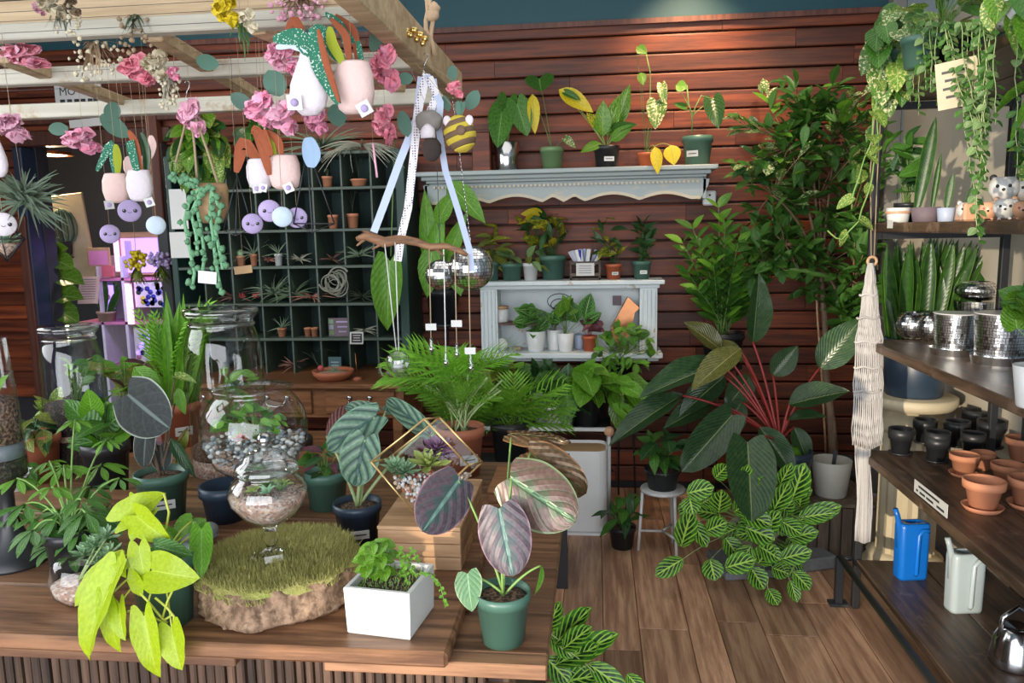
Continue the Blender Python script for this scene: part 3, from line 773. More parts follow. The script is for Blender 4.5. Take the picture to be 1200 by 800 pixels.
m = MB(); m.lathe([(.10, .05), (.14, .05), (.15, .03), (.11, .028)], lamp_p, 24, closed=True); m.build('lamp_ring', 'copper', dl)
m = MB(); m.lathe([(0, .04), (.105, .04), (.10, .032), (0, .03)], lamp_p, 20); m.build('lamp_disc', 'lamp_glow', dl)
lampL = light('back_room_lamp', 'POINT', lamp_p + V((0, -.1, -.12)), lamp_p - V((0, 0, 1)), 22, (1, .72, .45), shadow_soft_size=.06)
light('gift_shelf_light', 'AREA', P(150, 292, 4.7), P(165, 400, 5.1), 1.6, (.62, .45, 1), shape='RECTANGLE', size=.35, size_y=.06)
# upper left wall: wood trim posts beside the hutch
m = MB(); c0 = P(186, 200, 4.44); m.box((c0.x, 4.42, 1.98), (.07, .06, .75), bev=.005); m.build('trim_4', 'plank_trim', kind='structure')
m = MB(); m.box(((DX0 + DX1) / 2 + .1, 4.43, 2.26), (1.3, .05, .07), bev=.005); m.build('trim_5', 'plank_trim', kind='structure')

# ================================================= WORK TABLE
TS, TL = .88, .852     # tops of the laid-on slab and of the table itself
tb = empty('work_table', (-.8, 1.8, 0), 'long dark worn wooden work table covered in potted plants and glass terrariums', 'table')
TX0, TX1, TY0, TY1 = -2.35, -.081, 1.148, 2.24
mb = MB(); mb.box(((TX0 + TX1) / 2, (TY0 + TY1) / 2 + .001, TL - .045), (TX1 - TX0 - .10, TY1 - TY0 - .14, .03)); mb.build('under_frame', 'table_end', tb)
n = 6; ys = [TY0 + .034 * (i == 0) + (TY1 - TY0) * i / n for i in range(n + 1)]
for a, b in zip(ys, ys[1:]):
    m = MB(); m.box(((TX0 + TX1) / 2, (a + b) / 2, TL - .013), (TX1 - TX0, b - a - .0015, .026), bev=.003); m.build('top_board', 'table_wood', tb)
# bearer under the front edge: two blocks either side of a gap
bx0, bx1 = PZ(272, 775, TL - .01).x, PZ(378, 778, TL - .01).x
for a, b in ((-2.3, bx0), (bx1, TX1)):
    m = MB(); m.box(((a + b) / 2, TY0 + .0165, TL - .013), (b - a, .033, .026), bev=.002); m.build('front_bearer', 'table_end', tb)
x = -1.15; gg = random.Random(4)
while x < TX1 - .11:      # ribbed front panel
    w = gg.uniform(.012, .017); m = MB(); m.box((x, TY0 + .045 + gg.uniform(0, .004), .47), (w, .02, .71), bev=.003); m.build('rib', 'rib_wood', tb); x += w + .0035
m = MB(); m.box(((-2.3 + TX1 - .1) / 2, TY0 + .066, .43), (2.05, .016, .72)); m.build('front_panel', 'ink', tb)
m = MB(); m.box((TX1 - .09, (TY0 + TY1) / 2, .4), (.04, TY1 - TY0 - .16, .78), bev=.003); m.build('side_panel', 'rib_wood', tb)
for x_, y_ in ((TX0 + .1, TY0 + .1), (TX0 + .1, TY1 - .1), (TX1 - .1, TY1 - .1), (TX1 - .1, TY0 + .1)):
    m = MB(); m.box((x_, y_, .385), (.07, .07, .77), bev=.004); m.build('leg', 'table_end', tb)
SX0, SX1, SY0, SY1 = -2.3, -.232, 1.125, 1.86
m = MB(); gg = random.Random(2)
# slab with slightly wavy worn edges
slab = empty('wood_slab', ((SX0 + SX1) / 2, (SY0 + SY1) / 2, TL), 'thick worn wooden board lying on the work table under the moss log', 'board')
for i in range(4):
    a = SY0 + (SY1 - SY0) * i / 4; b = SY0 + (SY1 - SY0) * (i + 1) / 4
    m = MB(); m.box(((SX0 + SX1) / 2 - gg.uniform(0, .004), (a + b) / 2, (TS + TL) / 2 + .0002), (SX1 - SX0 - gg.uniform(0, .006), b - a - .001, TS - TL), bev=.006); m.build('board', 'table_wood', slab)

# low side bench behind the work table
bn = empty('side_bench', (-1.55, 2.6, 0), 'reddish-brown wooden side bench behind the work table at the left', 'bench'); BZ = .80
for i in range(3): m = MB(); m.box((-1.62, 2.42 + .14 * i, BZ - .014), (1.5, .138, .028), bev=.003); m.build('top_board', 'desk_wood', bn)
m = MB(); m.box((-1.62, 2.56, BZ - .07), (1.4, .34, .08)); m.build('apron', 'desk_wood', bn)
for x_, y_ in ((-2.3, 2.4), (-.93, 2.4), (-2.3, 2.72), (-.93, 2.72)): m = MB(); m.box((x_, y_, (BZ - .11) / 2), (.05, .05, BZ - .11), bev=.003); m.build('leg', 'desk_wood', bn)

# ================================================= METAL SHELVING ON THE RIGHT
SHX0, SHX1, SHY0, SHY1 = 1.045, 1.50, .95, 3.07
su = empty('shelving_unit', ((SHX0 + SHX1) / 2, 2, 0), 'tall dark metal shelving unit with thick brown wooden shelves of pots', 'shelf')
for (x_, y_) in ((SHX0 + .0, SHY1), (SHX1 + .02, SHY1), (SHX0, SHY0), (SHX1 + .02, SHY0)):
    m = MB(); m.box((x_, y_, 1.05), (.028, .028, 2.1), bev=.003); m.build('post', 'black_metal', su)
SZ = {'bottom': .215, 'low': .668, 'mid': 1.105, 'high': 1.548, 'top': 2.02}
for nme, z in SZ.items():
    th = .034 if nme != 'bottom' else .026
    for i in range(2):
        xa = SHX0 - .012 + i * (SHX1 - SHX0 + .02) / 2; xb = xa + (SHX1 - SHX0 + .02) / 2
        m = MB(); m.box(((xa + xb) / 2, (SHY0 + SHY1) / 2 - .02, z - th / 2), (xb - xa - .002, SHY1 - SHY0 + .0, th), bev=.004); m.build('shelf_board', 'shelf_board', su)
    m = MB(); m.box(((SHX0 + SHX1) / 2, SHY1 - .01, z - th - .014), (SHX1 - SHX0, .02, .026)); m.box(((SHX0 + SHX1) / 2, SHY0 + .01, z - th - .014), (SHX1 - SHX0, .02, .026)); m.build('cross_bar', 'black_metal', su)
# base rail standing out in front, with feet
m = MB(); m.tube([(.985, SHY1 + .02, .205), (.985, SHY0, .205)], .013, 8); m.build('base_rail', 'steel_grey', su)
for y_ in (SHY1 + .02, SHY0 + .02):
    m = MB(); m.box((.985, y_, .105), (.03, .03, .2), bev=.003); m.box((.985, y_, .006), (.075, .05, .012), bev=.002); m.build('rail_foot', 'steel_grey', su)
    m = MB(); m.tube([(.985, y_, .2), (SHX0, y_, .2)], .01, 6); m.build('rail_link', 'steel_grey', su)
# shelf label with two lines of writing
p0 = P(1090, 582, 0) if False else None
lp = PX(1090, 583, SHX0 - .0135); M_ = facing(lp, (-1, 0, 0))
m = MB(); m.box(lp, (.24, .042, .0012), M_.to_3x3()); m.build('shelf_tag', 'paper', su)
for x_, y_, w_ in ((-.01, .008, .15), (-.095, -.009, .014), (-.055, -.009, .04), (.0, -.009, .05), (.075, -.009, .05)):
    m = MB(); m.box(M_ @ V((x_, y_, .001)), (w_, .007, .0008), M_.to_3x3()); m.build('printed_word', 'ink', su)
lp = PX(1043, 263, SHX0 - .0135); m = MB(); m.box(lp, (.05, .026, .0012), facing(lp, (-1, 0, 0)).to_3x3()); m.build('shelf_tag', 'paper', su)
# framed sign hanging on the shelf front near the top
lp = P(1122, 98, 2.28)
fs = empty('hanging_sign', lp, 'small cream printed sign hanging under the top shelf behind trailing vines', 'sign')
M_ = facing(lp, (-.55, -1, 0)) @ Matrix.Rotation(R(7), 4, 'Z'); m = MB(); m.box(lp, (.10, .125, .006), M_.to_3x3()); m.build('sign_board', 'book_page', fs)
for i, s_ in enumerate(('FRESH', 'LEAVES', 'DAILY')): pass
for i in range(4):
    m = MB(); m.box(M_ @ V((-.005, .035 - .022 * i, .0035)), (.06 - .012 * (i % 2), .007, .0008), M_.to_3x3()); m.build('printed_line', 'ink', fs)
m = MB(); m.tube([M_ @ V((0, .06, 0)), V((SHX0 - .02, lp.y, 1.99))], .0015, 4); m.build('hanging_wire', 'black_metal', fs)

# ================================================= MANTEL SHELF
mz = 1.868; mx0, mx1 = -.985, .64
ms = empty('mantel_shelf', ((mx0 + mx1) / 2, 4.35, mz), 'long pale grey painted mantel shelf with scalloped lower edge on the plank wall', 'shelf')
m = MB(); m.box(((mx0 + mx1) / 2, 4.335, mz - .012), (mx1 - mx0, .29, .024), bev=.004); m.build('shelf_top', 'mantel_paint', ms)
for k_, (dy, z0, z1, e) in enumerate(((.03, -.024, -.045, .03), (.05, -.045, -.06, .05), (.065, -.06, -.075, .062))):
    m = MB(); m.box(((mx0 + mx1) / 2, 4.19 + dy + .13, mz + (z0 + z1) / 2), (mx1 - mx0 - 2 * e, .26 - dy, z0 - z1), bev=.003); m.build('moulding', 'mantel_paint', ms)
n = 90; fx0, fx1 = mx0 + .08, mx1 - .08; pts = []
for i in range(n + 1):
    t = i / n; u = (fx0 + (fx1 - fx0) * t); q = (u - fx0) / (fx1 - fx0) * 2 - 1; a = abs(q)
    # deep lobes either side of a central pointed notch
    zz = -.175
    if a < .16: zz += .030 * (1 - abs(a - .08) / .08) if a > .0 else 0
    elif a < .56: zz += .034 * math.sin((a - .16) / .40 * math.pi)
    elif a < .93: zz += .030 * math.sin((a - .56) / .37 * math.pi)
    pts.append(V((u, 4.265, mz + zz)))
pts = pts + [V((fx1 + .04, 4.265, mz - .10)), V((fx1 + .045, 4.265, mz - .07)), V((fx0 - .045, 4.265, mz - .07)), V((fx0 - .04, 4.265, mz - .10))]
m = MB(); m.prism(pts, (0, .018, 0)); m.build('apron', 'mantel_paint', ms)
m = MB(); m.blade([p + V((0, -.0015, .008)) for p in pts[:n + 1]], .016, up=(0, -1, 0)); 
m = MB()
for a_, b_ in zip(pts[:n], pts[1:n + 1]): m.prism([a_ + V((0, -.002, 0)), b_ + V((0, -.002, 0)), b_ + V((0, -.002, .016)), a_ + V((0, -.002, .016))], (0, .003, 0))
m.build('apron_border', 'mantel_edge', ms)
m = MB()
for i in range(62): m.box((mx0 + .1 + (mx1 - mx0 - .2) * i / 61, 4.256, mz - .083), (.012, .014, .012))
m.build('dentil_strip', 'mantel_edge', ms)['kind'] = 'stuff'
for x_ in (mx0 + .05, mx1 - .06):
    m = MB(); m.box((x_ + (.0 if x_ > 0 else 0), 4.37, mz - .12), (.02, .21, .11), bev=.003); m.build('end_panel', 'mantel_paint', ms)
# outlet / sensor box on the wall
lp = P(831, 232, 4.42); m = MB(); m.box(lp, (.07, .05, .08), bev=.008); ob = empty('wall_sensor', lp, 'small white wall box right of the mantel shelf end', 'sensor'); m.build('housing', 'white_plastic', ob)
m = MB(); m.ball(lp + V((0, -.026, .015)), .006); m.build('indicator', 'ink', ob)

# ================================================= WHITE WALL CABINET
cz = 1.262; cx0, cx1 = -.675, .375
cb = empty('wall_cabinet', ((cx0 + cx1) / 2, 4.4, cz), 'shabby white fluted wall cabinet with plants on top and inside', 'cabinet')
m = MB(); m.box(((cx0 + cx1) / 2, 4.365, cz - .012), (cx1 - cx0, .22, .024), bev=.003); m.build('top', 'white_shabby', cb)
m = MB(); m.box(((cx0 + cx1) / 2, 4.375, cz - .035), (cx1 - cx0 - .05, .19, .022), bev=.003); m.build('cornice', 'white_shabby', cb)
m = MB(); m.box(((cx0 + cx1) / 2, 4.455, cz - .22), (cx1 - cx0 - .1, .012, .40)); m.build('back_panel', 'white_shabby', cb)
for xc in (cx0 + .075, cx1 - .085):
    m = MB(); m.box((xc, 4.37, cz - .225), (.095, .17, .36)); m.build('pilaster', 'white_shabby', cb)
    for i in range(4):
        m = MB(); m.box((xc - .033 + i * .022, 4.283, cz - .225), (.012, .01, .34), bev=.004); m.build('flute', 'white_shabby', cb)
m = MB(); m.box(((cx0 + cx1) / 2, 4.345, cz - .415), (cx1 - cx0 - .02, .25, .03), bev=.004); m.build('bottom_shelf', 'white_shabby', cb)
m = MB(); m.box(((cx0 + cx1) / 2, 4.36, cz - .44), (cx1 - cx0 - .06, .2, .022), bev=.004); m.build('bottom_moulding', 'white_shabby', cb)
m = MB(); m.box((cx0 + .235, 4.37, cz - .245), (.21, .15, .01)); m.build('inner_shelf', 'plank_trim', cb)
m = MB(); cc = P(548, 425, 4.27) if False else V(((cx0 + cx1) / 2 - .06, 4.446, cz - .13))
for k_ in range(3):
    m.tube([cc + V(((.07 - .02 * k_) * math.cos(a), 0, -.02 * k_ + (.045 - .01 * k_) * math.sin(a))) for a in [i * math.pi / 8 for i in range(17)]], .003, 4)
m.build('ornament', 'steel_grey', cb)

# ================================================= HUTCH + DESK
DSZ = .765; HX0, HX1, HY0, HY1 = -2.36, -1.045, 4.12, 4.44
dk = empty('writing_desk', (-1.7, 4.1, 0), 'brown wooden desk with drawers under the green pigeonhole hutch', 'desk')
m = MB(); m.box((-1.71, 4.14, DSZ - .014), (1.50, .62, .028), bev=.006); m.build('desk_top', 'desk_wood', dk)
m = MB(); m.box((-1.71, 4.155, DSZ - .11), (1.40, .54, .165)); m.build('drawer_case', 'desk_wood', dk)
for i, xc in enumerate((-2.17, -1.70, -1.245)):
    d_ = MB().box((xc, 3.878, DSZ - .108), (.38, .014, .125), bev=.004).build('drawer', 'desk_wood', dk)
    m = MB(); 
    m.tube([V((xc - .055, 3.868, DSZ - .085)), V((xc - .055, 3.845, DSZ - .095)), V((xc - .045, 3.842, DSZ - .12)), V((xc, 3.842, DSZ - .128)), V((xc + .045, 3.842, DSZ - .12)), V((xc + .055, 3.845, DSZ - .095)), V((xc + .055, 3.868, DSZ - .085))], .0045, 6)
    m.ball((xc - .055, 3.866, DSZ - .083), .014, sc_=(1, .4, 1)); m.ball((xc + .055, 3.866, DSZ - .083), .014, sc_=(1, .4, 1)); m.build('handle', 'chrome', d_)
for x_, y_ in ((-2.38, 3.92), (-1.05, 3.92), (-2.38, 4.38), (-1.05, 4.38)):
    m = MB(); m.box((x_, y_, .285), (.055, .055, .57), bev=.005); m.build('leg', 'desk_wood', dk)
ht = empty('pigeonhole_hutch', ((HX0 + HX1) / 2, 4.28, DSZ), 'dark green pigeonhole hutch full of air plants and tiny pots standing on the desk', 'shelf')
hzt = P(420, 176, 4.12).z
rows_z = [P(380, y, 4.12).z for y in (201, 265, 305, 352, 393, 441)]   # shelf heights fitted below
for x_ in (HX0, HX1):
    m = MB(); m.box((x_, 4.28, (DSZ + hzt) / 2), (.035 if x_ == HX0 else .05, .32, hzt - DSZ), bev=.003); m.build('side_panel', 'hutch_green', ht)
m = MB(); m.box(((HX0 + HX1) / 2, 4.435, (DSZ + hzt) / 2), (HX1 - HX0, .01, hzt - DSZ)); m.build('back_panel', 'hutch_back', ht)
HR = []
for y in (441.5, 396, 355, 311, 268, 219):
    HR.append(P(380, y, 4.12).z)
HR[0] = DSZ
for z in HR[1:] + [hzt]:
    m = MB(); m.box(((HX0 + HX1) / 2, 4.28, z - .008), (HX1 - HX0, .31, .016), bev=.002); m.build('shelf_board', 'hutch_edge', ht)
HC = []
ncol = 8
for i in range(1, ncol):
    HC.append(HX0 + (HX1 - HX0) * i / ncol)
zz = HR + [hzt]
for r_ in range(len(zz) - 1):
    for xx in HC:
        m = MB(); m.box((xx + (r_ % 2) * .0, 4.285, (zz[r_] + zz[r_ + 1]) / 2 - .008), (.009, .3, zz[r_ + 1] - zz[r_] - .016)); m.build('divider', 'hutch_edge', ht)
# ================================================= PLANT HELPERS
def potted(name, label, px, Y, z, w, h, potmat='pot_black', cat='plant', group=None, soil='soil', rim=True, label_pot=False, rb=None, lvl=.88, base=None):
    b = V(base) if base is not None else at(px, Y, z); m = mpp(b); r = w * m / 2
    root = empty(name, b, label, cat, group)
    top = pot(root, b, r, h * m, potmat, rb=(rb * r if rb else None), rim=rim, soil=soil, lvl=lvl)
    if label_pot: sticker_on(root, b, r * .9, h * m, ang_off=(label_pot if isinstance(label_pot, float) else 0.2), w=.42, hh=.2, z=.4)
    return root, top
# ================================================= PLANTS ON THE MANTEL
YM = 4.33; zM = mz
r, o = potted('anthurium', 'velvety heart-leaved plant in a ribbed silver pot, leftmost on the mantel shelf', 594, YM, zM, 31, 33, 'chrome', rim=False)
heroes(r, o, [(588, 132, 583, 172, 4.33, 4.24, 30), (606, 122, 618, 158, 4.33, 4.28, 28), (595, 118, 590, 150, 4.38, 4.30, 26)], 'velvet', 'stem_green', .003, .1)
b = at(566, YM, zM); m = MB(); m.box(b + V((0, 0, .105)), (.10, .12, .21), bev=.004); bx_ = empty('wooden_box', b, 'dark red-brown wooden box standing at the left end of the mantel shelf', 'box'); m.build('body', 'plank_red', bx_)
m = MB(); m.box(b + V((0, 0, .215)), (.11, .13, .012), bev=.003); m.build('lid', 'plank_trim', bx_)
r, o = potted('elephant_ear', 'tall thin-stemmed plant with one yellow leaf in a pale green pot on the mantel shelf', 647, YM, zM, 28, 26, 'pot_sage')
heroes(r, o, [(632, 92, 634, 106, 4.33, 4.25, 34), (624, 110, 627, 155, 4.33, 4.28, 15, 'yellow'), (662, 162, 674, 172, 4.30, 4.25, 10, 'var_cream')], 'velvet', 'stem_green', .0025, .1)
r, o = potted('variegated_philodendron', 'philodendron with one half-yellow leaf in a black pot on the mantel shelf', 711, YM, zM, 31, 26, 'pot_black', label_pot=True)
heroes(r, o, [(655, 105, 695, 130, 4.3, 4.25, 20, 'yellow'), (662, 108, 680, 116, 4.28, 4.25, 9, 'green'), (722, 150, 737, 99, 4.36, 4.3, 19), (706, 160, 707, 118, 4.33, 4.28, 20), (718, 152, 743, 144, 4.33, 4.2, 12, 'green'),
              (712, 160, 724, 112, 4.35, 4.3, 18), (704, 168, 683, 175, 4.3, 4.2, 12, 'bright'), (702, 150, 688, 132, 4.33, 4.27, 12, 'var_yellow'), (716, 165, 741, 146, 4.3, 4.22, 14, 'bright')], 'glossy', 'stem_green', .0025, .1)
r, o = potted('climbing_philodendron', 'tall climbing plant with cream-splashed leaves in a small orange pot on the mantel shelf', 757, YM, zM, 20, 17, 'pot_orange')
m = MB(); m.tube([P(757, 178, YM), P(760, 150, YM), P(762, 110, YM), P(762, 85, YM), P(757, 62, YM)], .003, 5); m.build('stem', 'stem_green', r)
heroes(r, o, [(770, 118, 768, 149, 4.33, 4.25, 24, 'var_cream'), (775, 98, 779, 120, 4.33, 4.28, 12, 'var_cream'), (751, 85, 754, 99, 4.33, 4.3, 11, 'bright'), (746, 55, 758, 62, 4.33, 4.3, 12, 'bright')], 'glossy', 'stem_green', .0018, .05)
heroes(r, o, [(768, 172, 771, 203, 4.2, 4.14, 14, 'yellow'), (786, 170, 790, 192, 4.24, 4.2, 20, 'yellow')], 'var_cream', 'stem_lime', .0022, .4)
r, o = potted('young_monstera', 'young two-stalked plant in a wide dark green pot, rightmost on the mantel shelf', 817, YM, zM, 36, 34, 'pot_green', label_pot=-.35)
m = MB(); m.tube([P(811, 156, YM), P(811, 135, YM), P(807, 122, YM), P(805, 100, YM)], .004, 6); m.tube([P(811, 140, YM), P(815, 125, YM), P(822, 112, YM), P(835, 116, YM)], .0035, 6); m.build('stem', 'stem_green', r)
heroes(r, P(812, 135, YM), [(835, 116, 842, 149, 4.33, 4.25, 24, 'dark_heart'), (792, 100, 805, 102, 4.33, 4.3, 14, 'bright'), (803, 126, 790, 121, 4.33, 4.3, 8, 'green')], 'glossy', 'stem_green', .002, .1)

# ================================================= ON THE WHITE CABINET
YC = 4.36; zC = cz
for (px, w, h, pm, lab, nm, keys, bxx, n, Lp, kw) in (
    (576, 20, 22, 'pot_green', 'bushy yellow-mottled croton in a green pot, leftmost on the white cabinet', 'croton', ['croton', 'olive'], (556, 250, 602, 322), 20, 24, {}),
    (600, 26, 20, 'pot_green', 'grey-leaved peperomia in a dark green pot on the white cabinet', 'peperomia', ['grey_green'], (582, 282, 614, 318), 7, 22, {}),
    (622, 19, 20, 'white_ceramic', 'small plant with round olive leaves in a white ribbed pot on the white cabinet', 'peperomia', ['olive', 'grey_green'], (610, 286, 652, 320), 8, 20, {}),
    (648, 32, 28, 'pot_green', 'tall yellow-edged croton in a wide teal green pot behind the others on the white cabinet', 'croton', ['croton', 'croton', 'yellow', 'dark_lance'], (594, 240, 674, 292), 44, 26, dict(jit=.6)),
    (719, 20, 18, 'pot_orange', 'croton with dotted leaves in a small orange-red pot on the white cabinet', 'croton', ['croton', 'dark_lance'], (690, 244, 738, 308), 22, 22, {}),
    (752, 22, 21, 'pot_green', 'dark narrow-leaved plant in a dark green pot, rightmost on the white cabinet', 'zz_plant', ['dark'], (732, 250, 774, 306), 26, 20, {})):
    yy = YC + (.05 if px == 648 else 0)
    r, o = potted(nm, lab, px, yy, zC, w, h, pm, label_pot=(px in (719, 752)))
    bush(r, o, bxx, .09, n, Lp, None, seed=px, keys=keys, Y=yy - .02, stem='stem_dark', lift=.05, **kw)
r0 = [o_ for o_ in COL.objects if o_.name.startswith('croton')][-1]
inst('leaf', LM['dark_lance'][0], leafM(P(721, 296, 4.34), P(717, 240, 4.34) - P(721, 296, 4.34), (0, -1, .2), .27, .35), None).parent = None
_l = COL.objects[-1]; bpy.data.objects.remove(_l)
# card rack box with blue-white bouquet
b = at(686, YC, zC); rk = empty('display_crate', b, 'little dark wooden crate with a white card on its front on the white cabinet', 'crate')
m = MB(); m.box(b + V((0, 0, .006)), (.17, .10, .012)); m.build('base', 'grey_crate', rk)
for sx in (-1, 1):
    m = MB(); m.box(b + V((.08 * sx, 0, .055)), (.012, .10, .11), bev=.002); m.build('side', 'grey_crate', rk)
for z_ in (.03, .095):
    m = MB(); m.box(b + V((0, -.05, z_)), (.17, .008, .018), bev=.002); m.build('slat', 'grey_crate', rk)
m = MB(); m.box(b + V((0, -.057, .06)), (.10, .004, .07)); m.build('card', 'paper', rk)
for i in range(4):
    m = MB(); m.box(b + V((0, -.0595, .08 - .013 * i)), (.07, .001, .003)); m.build('printed_line', 'sign_mauve', rk)
bq = empty('care_card_bundle', b + V((0, 0, .012)), 'fan of blue and white printed plant tags standing in the little crate', 'cards')
gg = random.Random(5)
for i in range(26):
    a = gg.uniform(-.75, .75); mt = Matrix.Rotation(a * .75, 3, 'Y') @ Matrix.Rotation(R(gg.uniform(-20, 14)), 3, 'X') @ Matrix.Rotation(gg.uniform(-.8, .8), 3, 'Z')
    m = MB(); q = b + V((a * .05, gg.uniform(-.03, .03), .06)); m.box(q + mt @ V((0, 0, .07)), (.017, .001, .085), mt); m.build('plant_tag', gg.choice(['ribbon_blue', 'gift_white', 'blue_print', 'paper', 'ribbon_blue']), bq)

# ================================================= INSIDE THE CABINET
zi = cz - .40; YI = 4.36
r, o = potted('prayer_plant', 'prayer plant with patterned leaves in a white pot, leftmost white pot inside the cabinet', 628, YI - .05, zi, 24, 24, 'white_ceramic', rim=False)
bush(r, o, (596, 352, 650, 396), .07, 16, 26, 'prayer', 31, Y=YI - .08, up=.4, cam=.8)
r, o = potted('prayer_plant', 'prayer plant in the second white pot inside the cabinet', 650, YI, zi, 20, 24, 'white_ceramic', rim=False)
bush(r, o, (636, 352, 668, 386), .06, 9, 22, 'prayer', 32, Y=YI - .03, up=.4, cam=.8)
r, o = potted('prayer_plant', 'prayer plant in the third white pot, tallest leaves inside the cabinet', 663, YI - .06, zi, 20, 22, 'white_ceramic', rim=False)
bush(r, o, (648, 348, 682, 384), .06, 10, 22, 'glossy', 33, Y=YI - .08, up=.4, cam=.8)
heroes(r, o, [(685, 372, 692, 344, 4.34, 4.3, 20), (676, 378, 668, 352, 4.34, 4.3, 18), (684, 378, 704, 366, 4.34, 4.28, 14)], 'prayer', 'stem_green', .0015, .1)
r, o = potted('purple_oxalis', 'dark purple-leaved plant in a small orange pot inside the cabinet', 691, YI - .04, zi, 18, 18, 'pot_orange')
bush(r, o, (674, 370, 714, 392), .06, 11, 20, 'purple', 34, Y=YI - .06, stem='stem_red')
r, o = potted('small_pot', 'small empty pale blue-white pot inside the cabinet beside the orange pot', 679, YI + .03, zi, 14, 17, 'ribbon_blue', cat='pot', rim=False)
b = at(587, 4.37, cz - .239); jr = empty('candle_jar', b, 'white candle jar with a wooden lid on the inner cabinet shelf', 'jar')
m = MB(); m.lathe([(0, 0), (.043, 0), (.045, .01), (.045, .075), (0, .075)], b, 20); m.build('body', 'white_ceramic', jr); m = MB(); m.lathe([(0, .076), (.046, .076), (.046, .092), (0, .094)], b, 20); m.build('lid', 'crate_wood', jr)
b = at(588, 4.33, zi); fr = empty('oval_tin', b, 'small cream round tin standing on edge below the candle jar', 'tin')
m = MB(); m.lathe([(0, -.012), (.036, -.012), (.036, .012), (0, .012)], b + V((0, 0, .036)), 20, Matrix.Rotation(R(90), 3, 'X')); m.build('body', 'paper', fr)
m = MB(); m.lathe([(0, -.014), (.024, -.014), (.024, .0), (0, .0)], b + V((0, -.0, .036)), 20, Matrix.Rotation(R(90), 3, 'X')); m.build('band', 'sign_mauve', fr)
b = at(603, 4.33, zi); m = MB()
for i in range(6): m.ball(b + V((.012 * (i % 3) + .006, .02 * (i // 3), .012)), .012)
m.build('stone_pile', 'pebble_tan', None, b, 'little pile of pale rounded stones inside the cabinet beside the tin', 'stones', kind='stuff')
# trowel-like copper lantern and red card at right
b = at(726, 4.37, zi + 0); ln = empty('copper_scoop', b, 'copper wedge-shaped lantern leaning inside the cabinet at the right', 'lantern')
m = MB(); m.prism([P(716, 384, 4.33), P(736, 348, 4.33), P(750, 361, 4.33), P(744, 366, 4.33)], (0, .07, 0)); m.prism([P(716, 384, 4.33), P(744, 366, 4.33), P(735, 405, 4.33), P(716, 402, 4.33)], (0, .07, 0)); m.build('body', 'copper', ln)
b = at(722, 4.43, zi); m = MB(); m.box(P(723, 352, 4.43), (.05, .004, .055)); m.box(b + V((0, .0, .07)), (.004, .004, .14)); cdn = m.build('card_on_stick', 'sign_mauve', None, b, 'small dark red card on a stick at the right inside the cabinet', 'card')

# ================================================= PIGEONHOLE CONTENT
def cell(px, row): return at(px, 4.2, zz[row])
def tinypot(px, row, w=14, h=14, mat='terracotta', label='', kind='airplant', hp=14, name='potted_air_plant', dy=0):
    b = cell(px, row) + V((0, dy, 0)); m_ = mpp(b); r = empty(name, b, label, 'plant')
    pot(r, b, w * m_ / 2, h * m_, mat, seg=14, soil='soil')
    mb = MB()
    if kind == 'airplant': airplant_mb(mb, b + V((0, 0, h * m_)), hp * m_ * 1.6, 18, .008, px, 1.6, .4)
    elif kind == 'sticks':
        gg = random.Random(px)
        for i in range(16): mb.tube(bez(b + V((0, 0, h * m_ * .9)), b + V((gg.uniform(-.01, .01), 0, hp * m_ * .6 + h * m_)), b + V((gg.uniform(-.35, .35) * hp * m_, gg.uniform(-.03, .03), hp * m_ * gg.uniform(.8, 1.1) + h * m_)), 4), .0012, 3)
    elif kind == 'cactus':
        gg = random.Random(px); mb.ball(b + V((0, 0, h * m_ + .012)), .02, 12, 8, sc_=(1, 1, 1.1), wob=.06, rg=gg)
    if mb.v: mb.build('plant_body', {'airplant': 'airplant', 'sticks': 'airplant_dark', 'cactus': 'lf_succ'}[kind], r)
    return r
def air(px, row, w, label, mat='airplant', n=14, seed=1, up=.7, py_up=6, lw=.009, curl=.6, dy=0):
    b = cell(px, row) + V((0, dy, 0)); m_ = mpp(b); mb = MB(); airplant_mb(mb, b + V((0, 0, py_up * m_)), w * m_ / 2 * 1.5, int(n * 1.3), lw * 1.25, seed, up, curl); 
    # keep the lowest blades resting on the board
    for v in mb.v: v.z = max(v.z, b.z + .001)
    return mb.build('air_plant', mat, None, b, label, 'plant', 'air plants in the pigeonholes')
# rows: zz[0]=desk level ... zz[5]=second from top
tinypot(384, 5, 13, 13, label='tiny terracotta pot with a short dark sprout in the highest row of the hutch', kind='sticks', hp=8)
tinypot(421, 5, 20, 9, label='shallow wide terracotta pot with wispy grass in the highest hutch row', kind='sticks', hp=26)
tinypot(391, 4, 13, 16, label='small empty-looking terracotta pot in the second hutch row from the top', kind='none')
tinypot(414, 4, 14, 17, label='terracotta pot with thin brown twigs in the second hutch row from the top', kind='sticks', hp=30)
b = cell(357, 4); m = MB(); m.lathe([(0, 0), (.026, 0), (.026, .07), (.024, .07), (.024, .01), (0, .01)], b, 14); m.build('glass_tumbler', 'glass_rough', None, b, 'small clear glass tumbler in the second hutch row', 'glass')
tinypot(283, 3, 11, 12, label='tiny terracotta pot with a round grey-green cactus in the hutch', kind='cactus')
tinypot(298, 3, 9, 14, label='narrow terracotta pot with spiky air plant beside the tiny cactus', kind='airplant', hp=20)
tinypot(262, 3, 9, 10, mat='ribbon_blue', label='tiny pale blue pot near the left side of the hutch', kind='none')
tinypot(327, 3, 10, 14, mat='white_ceramic', label='tiny white pot with a bright green tuft in the hutch', kind='airplant', hp=14)
air(315, 3, 20, 'reddish air plant beside the tiny white pot', 'airplant_red', 12, 3)
air(352, 3, 26, 'pale pink-white air plant with curled leaves in the middle of the hutch', 'airplant_grey', 12, 4, .9)
air(390, 3, 24, 'green-brown air plant leaning up in the third row of the hutch', 'airplant_red', 12, 5, 1.1)
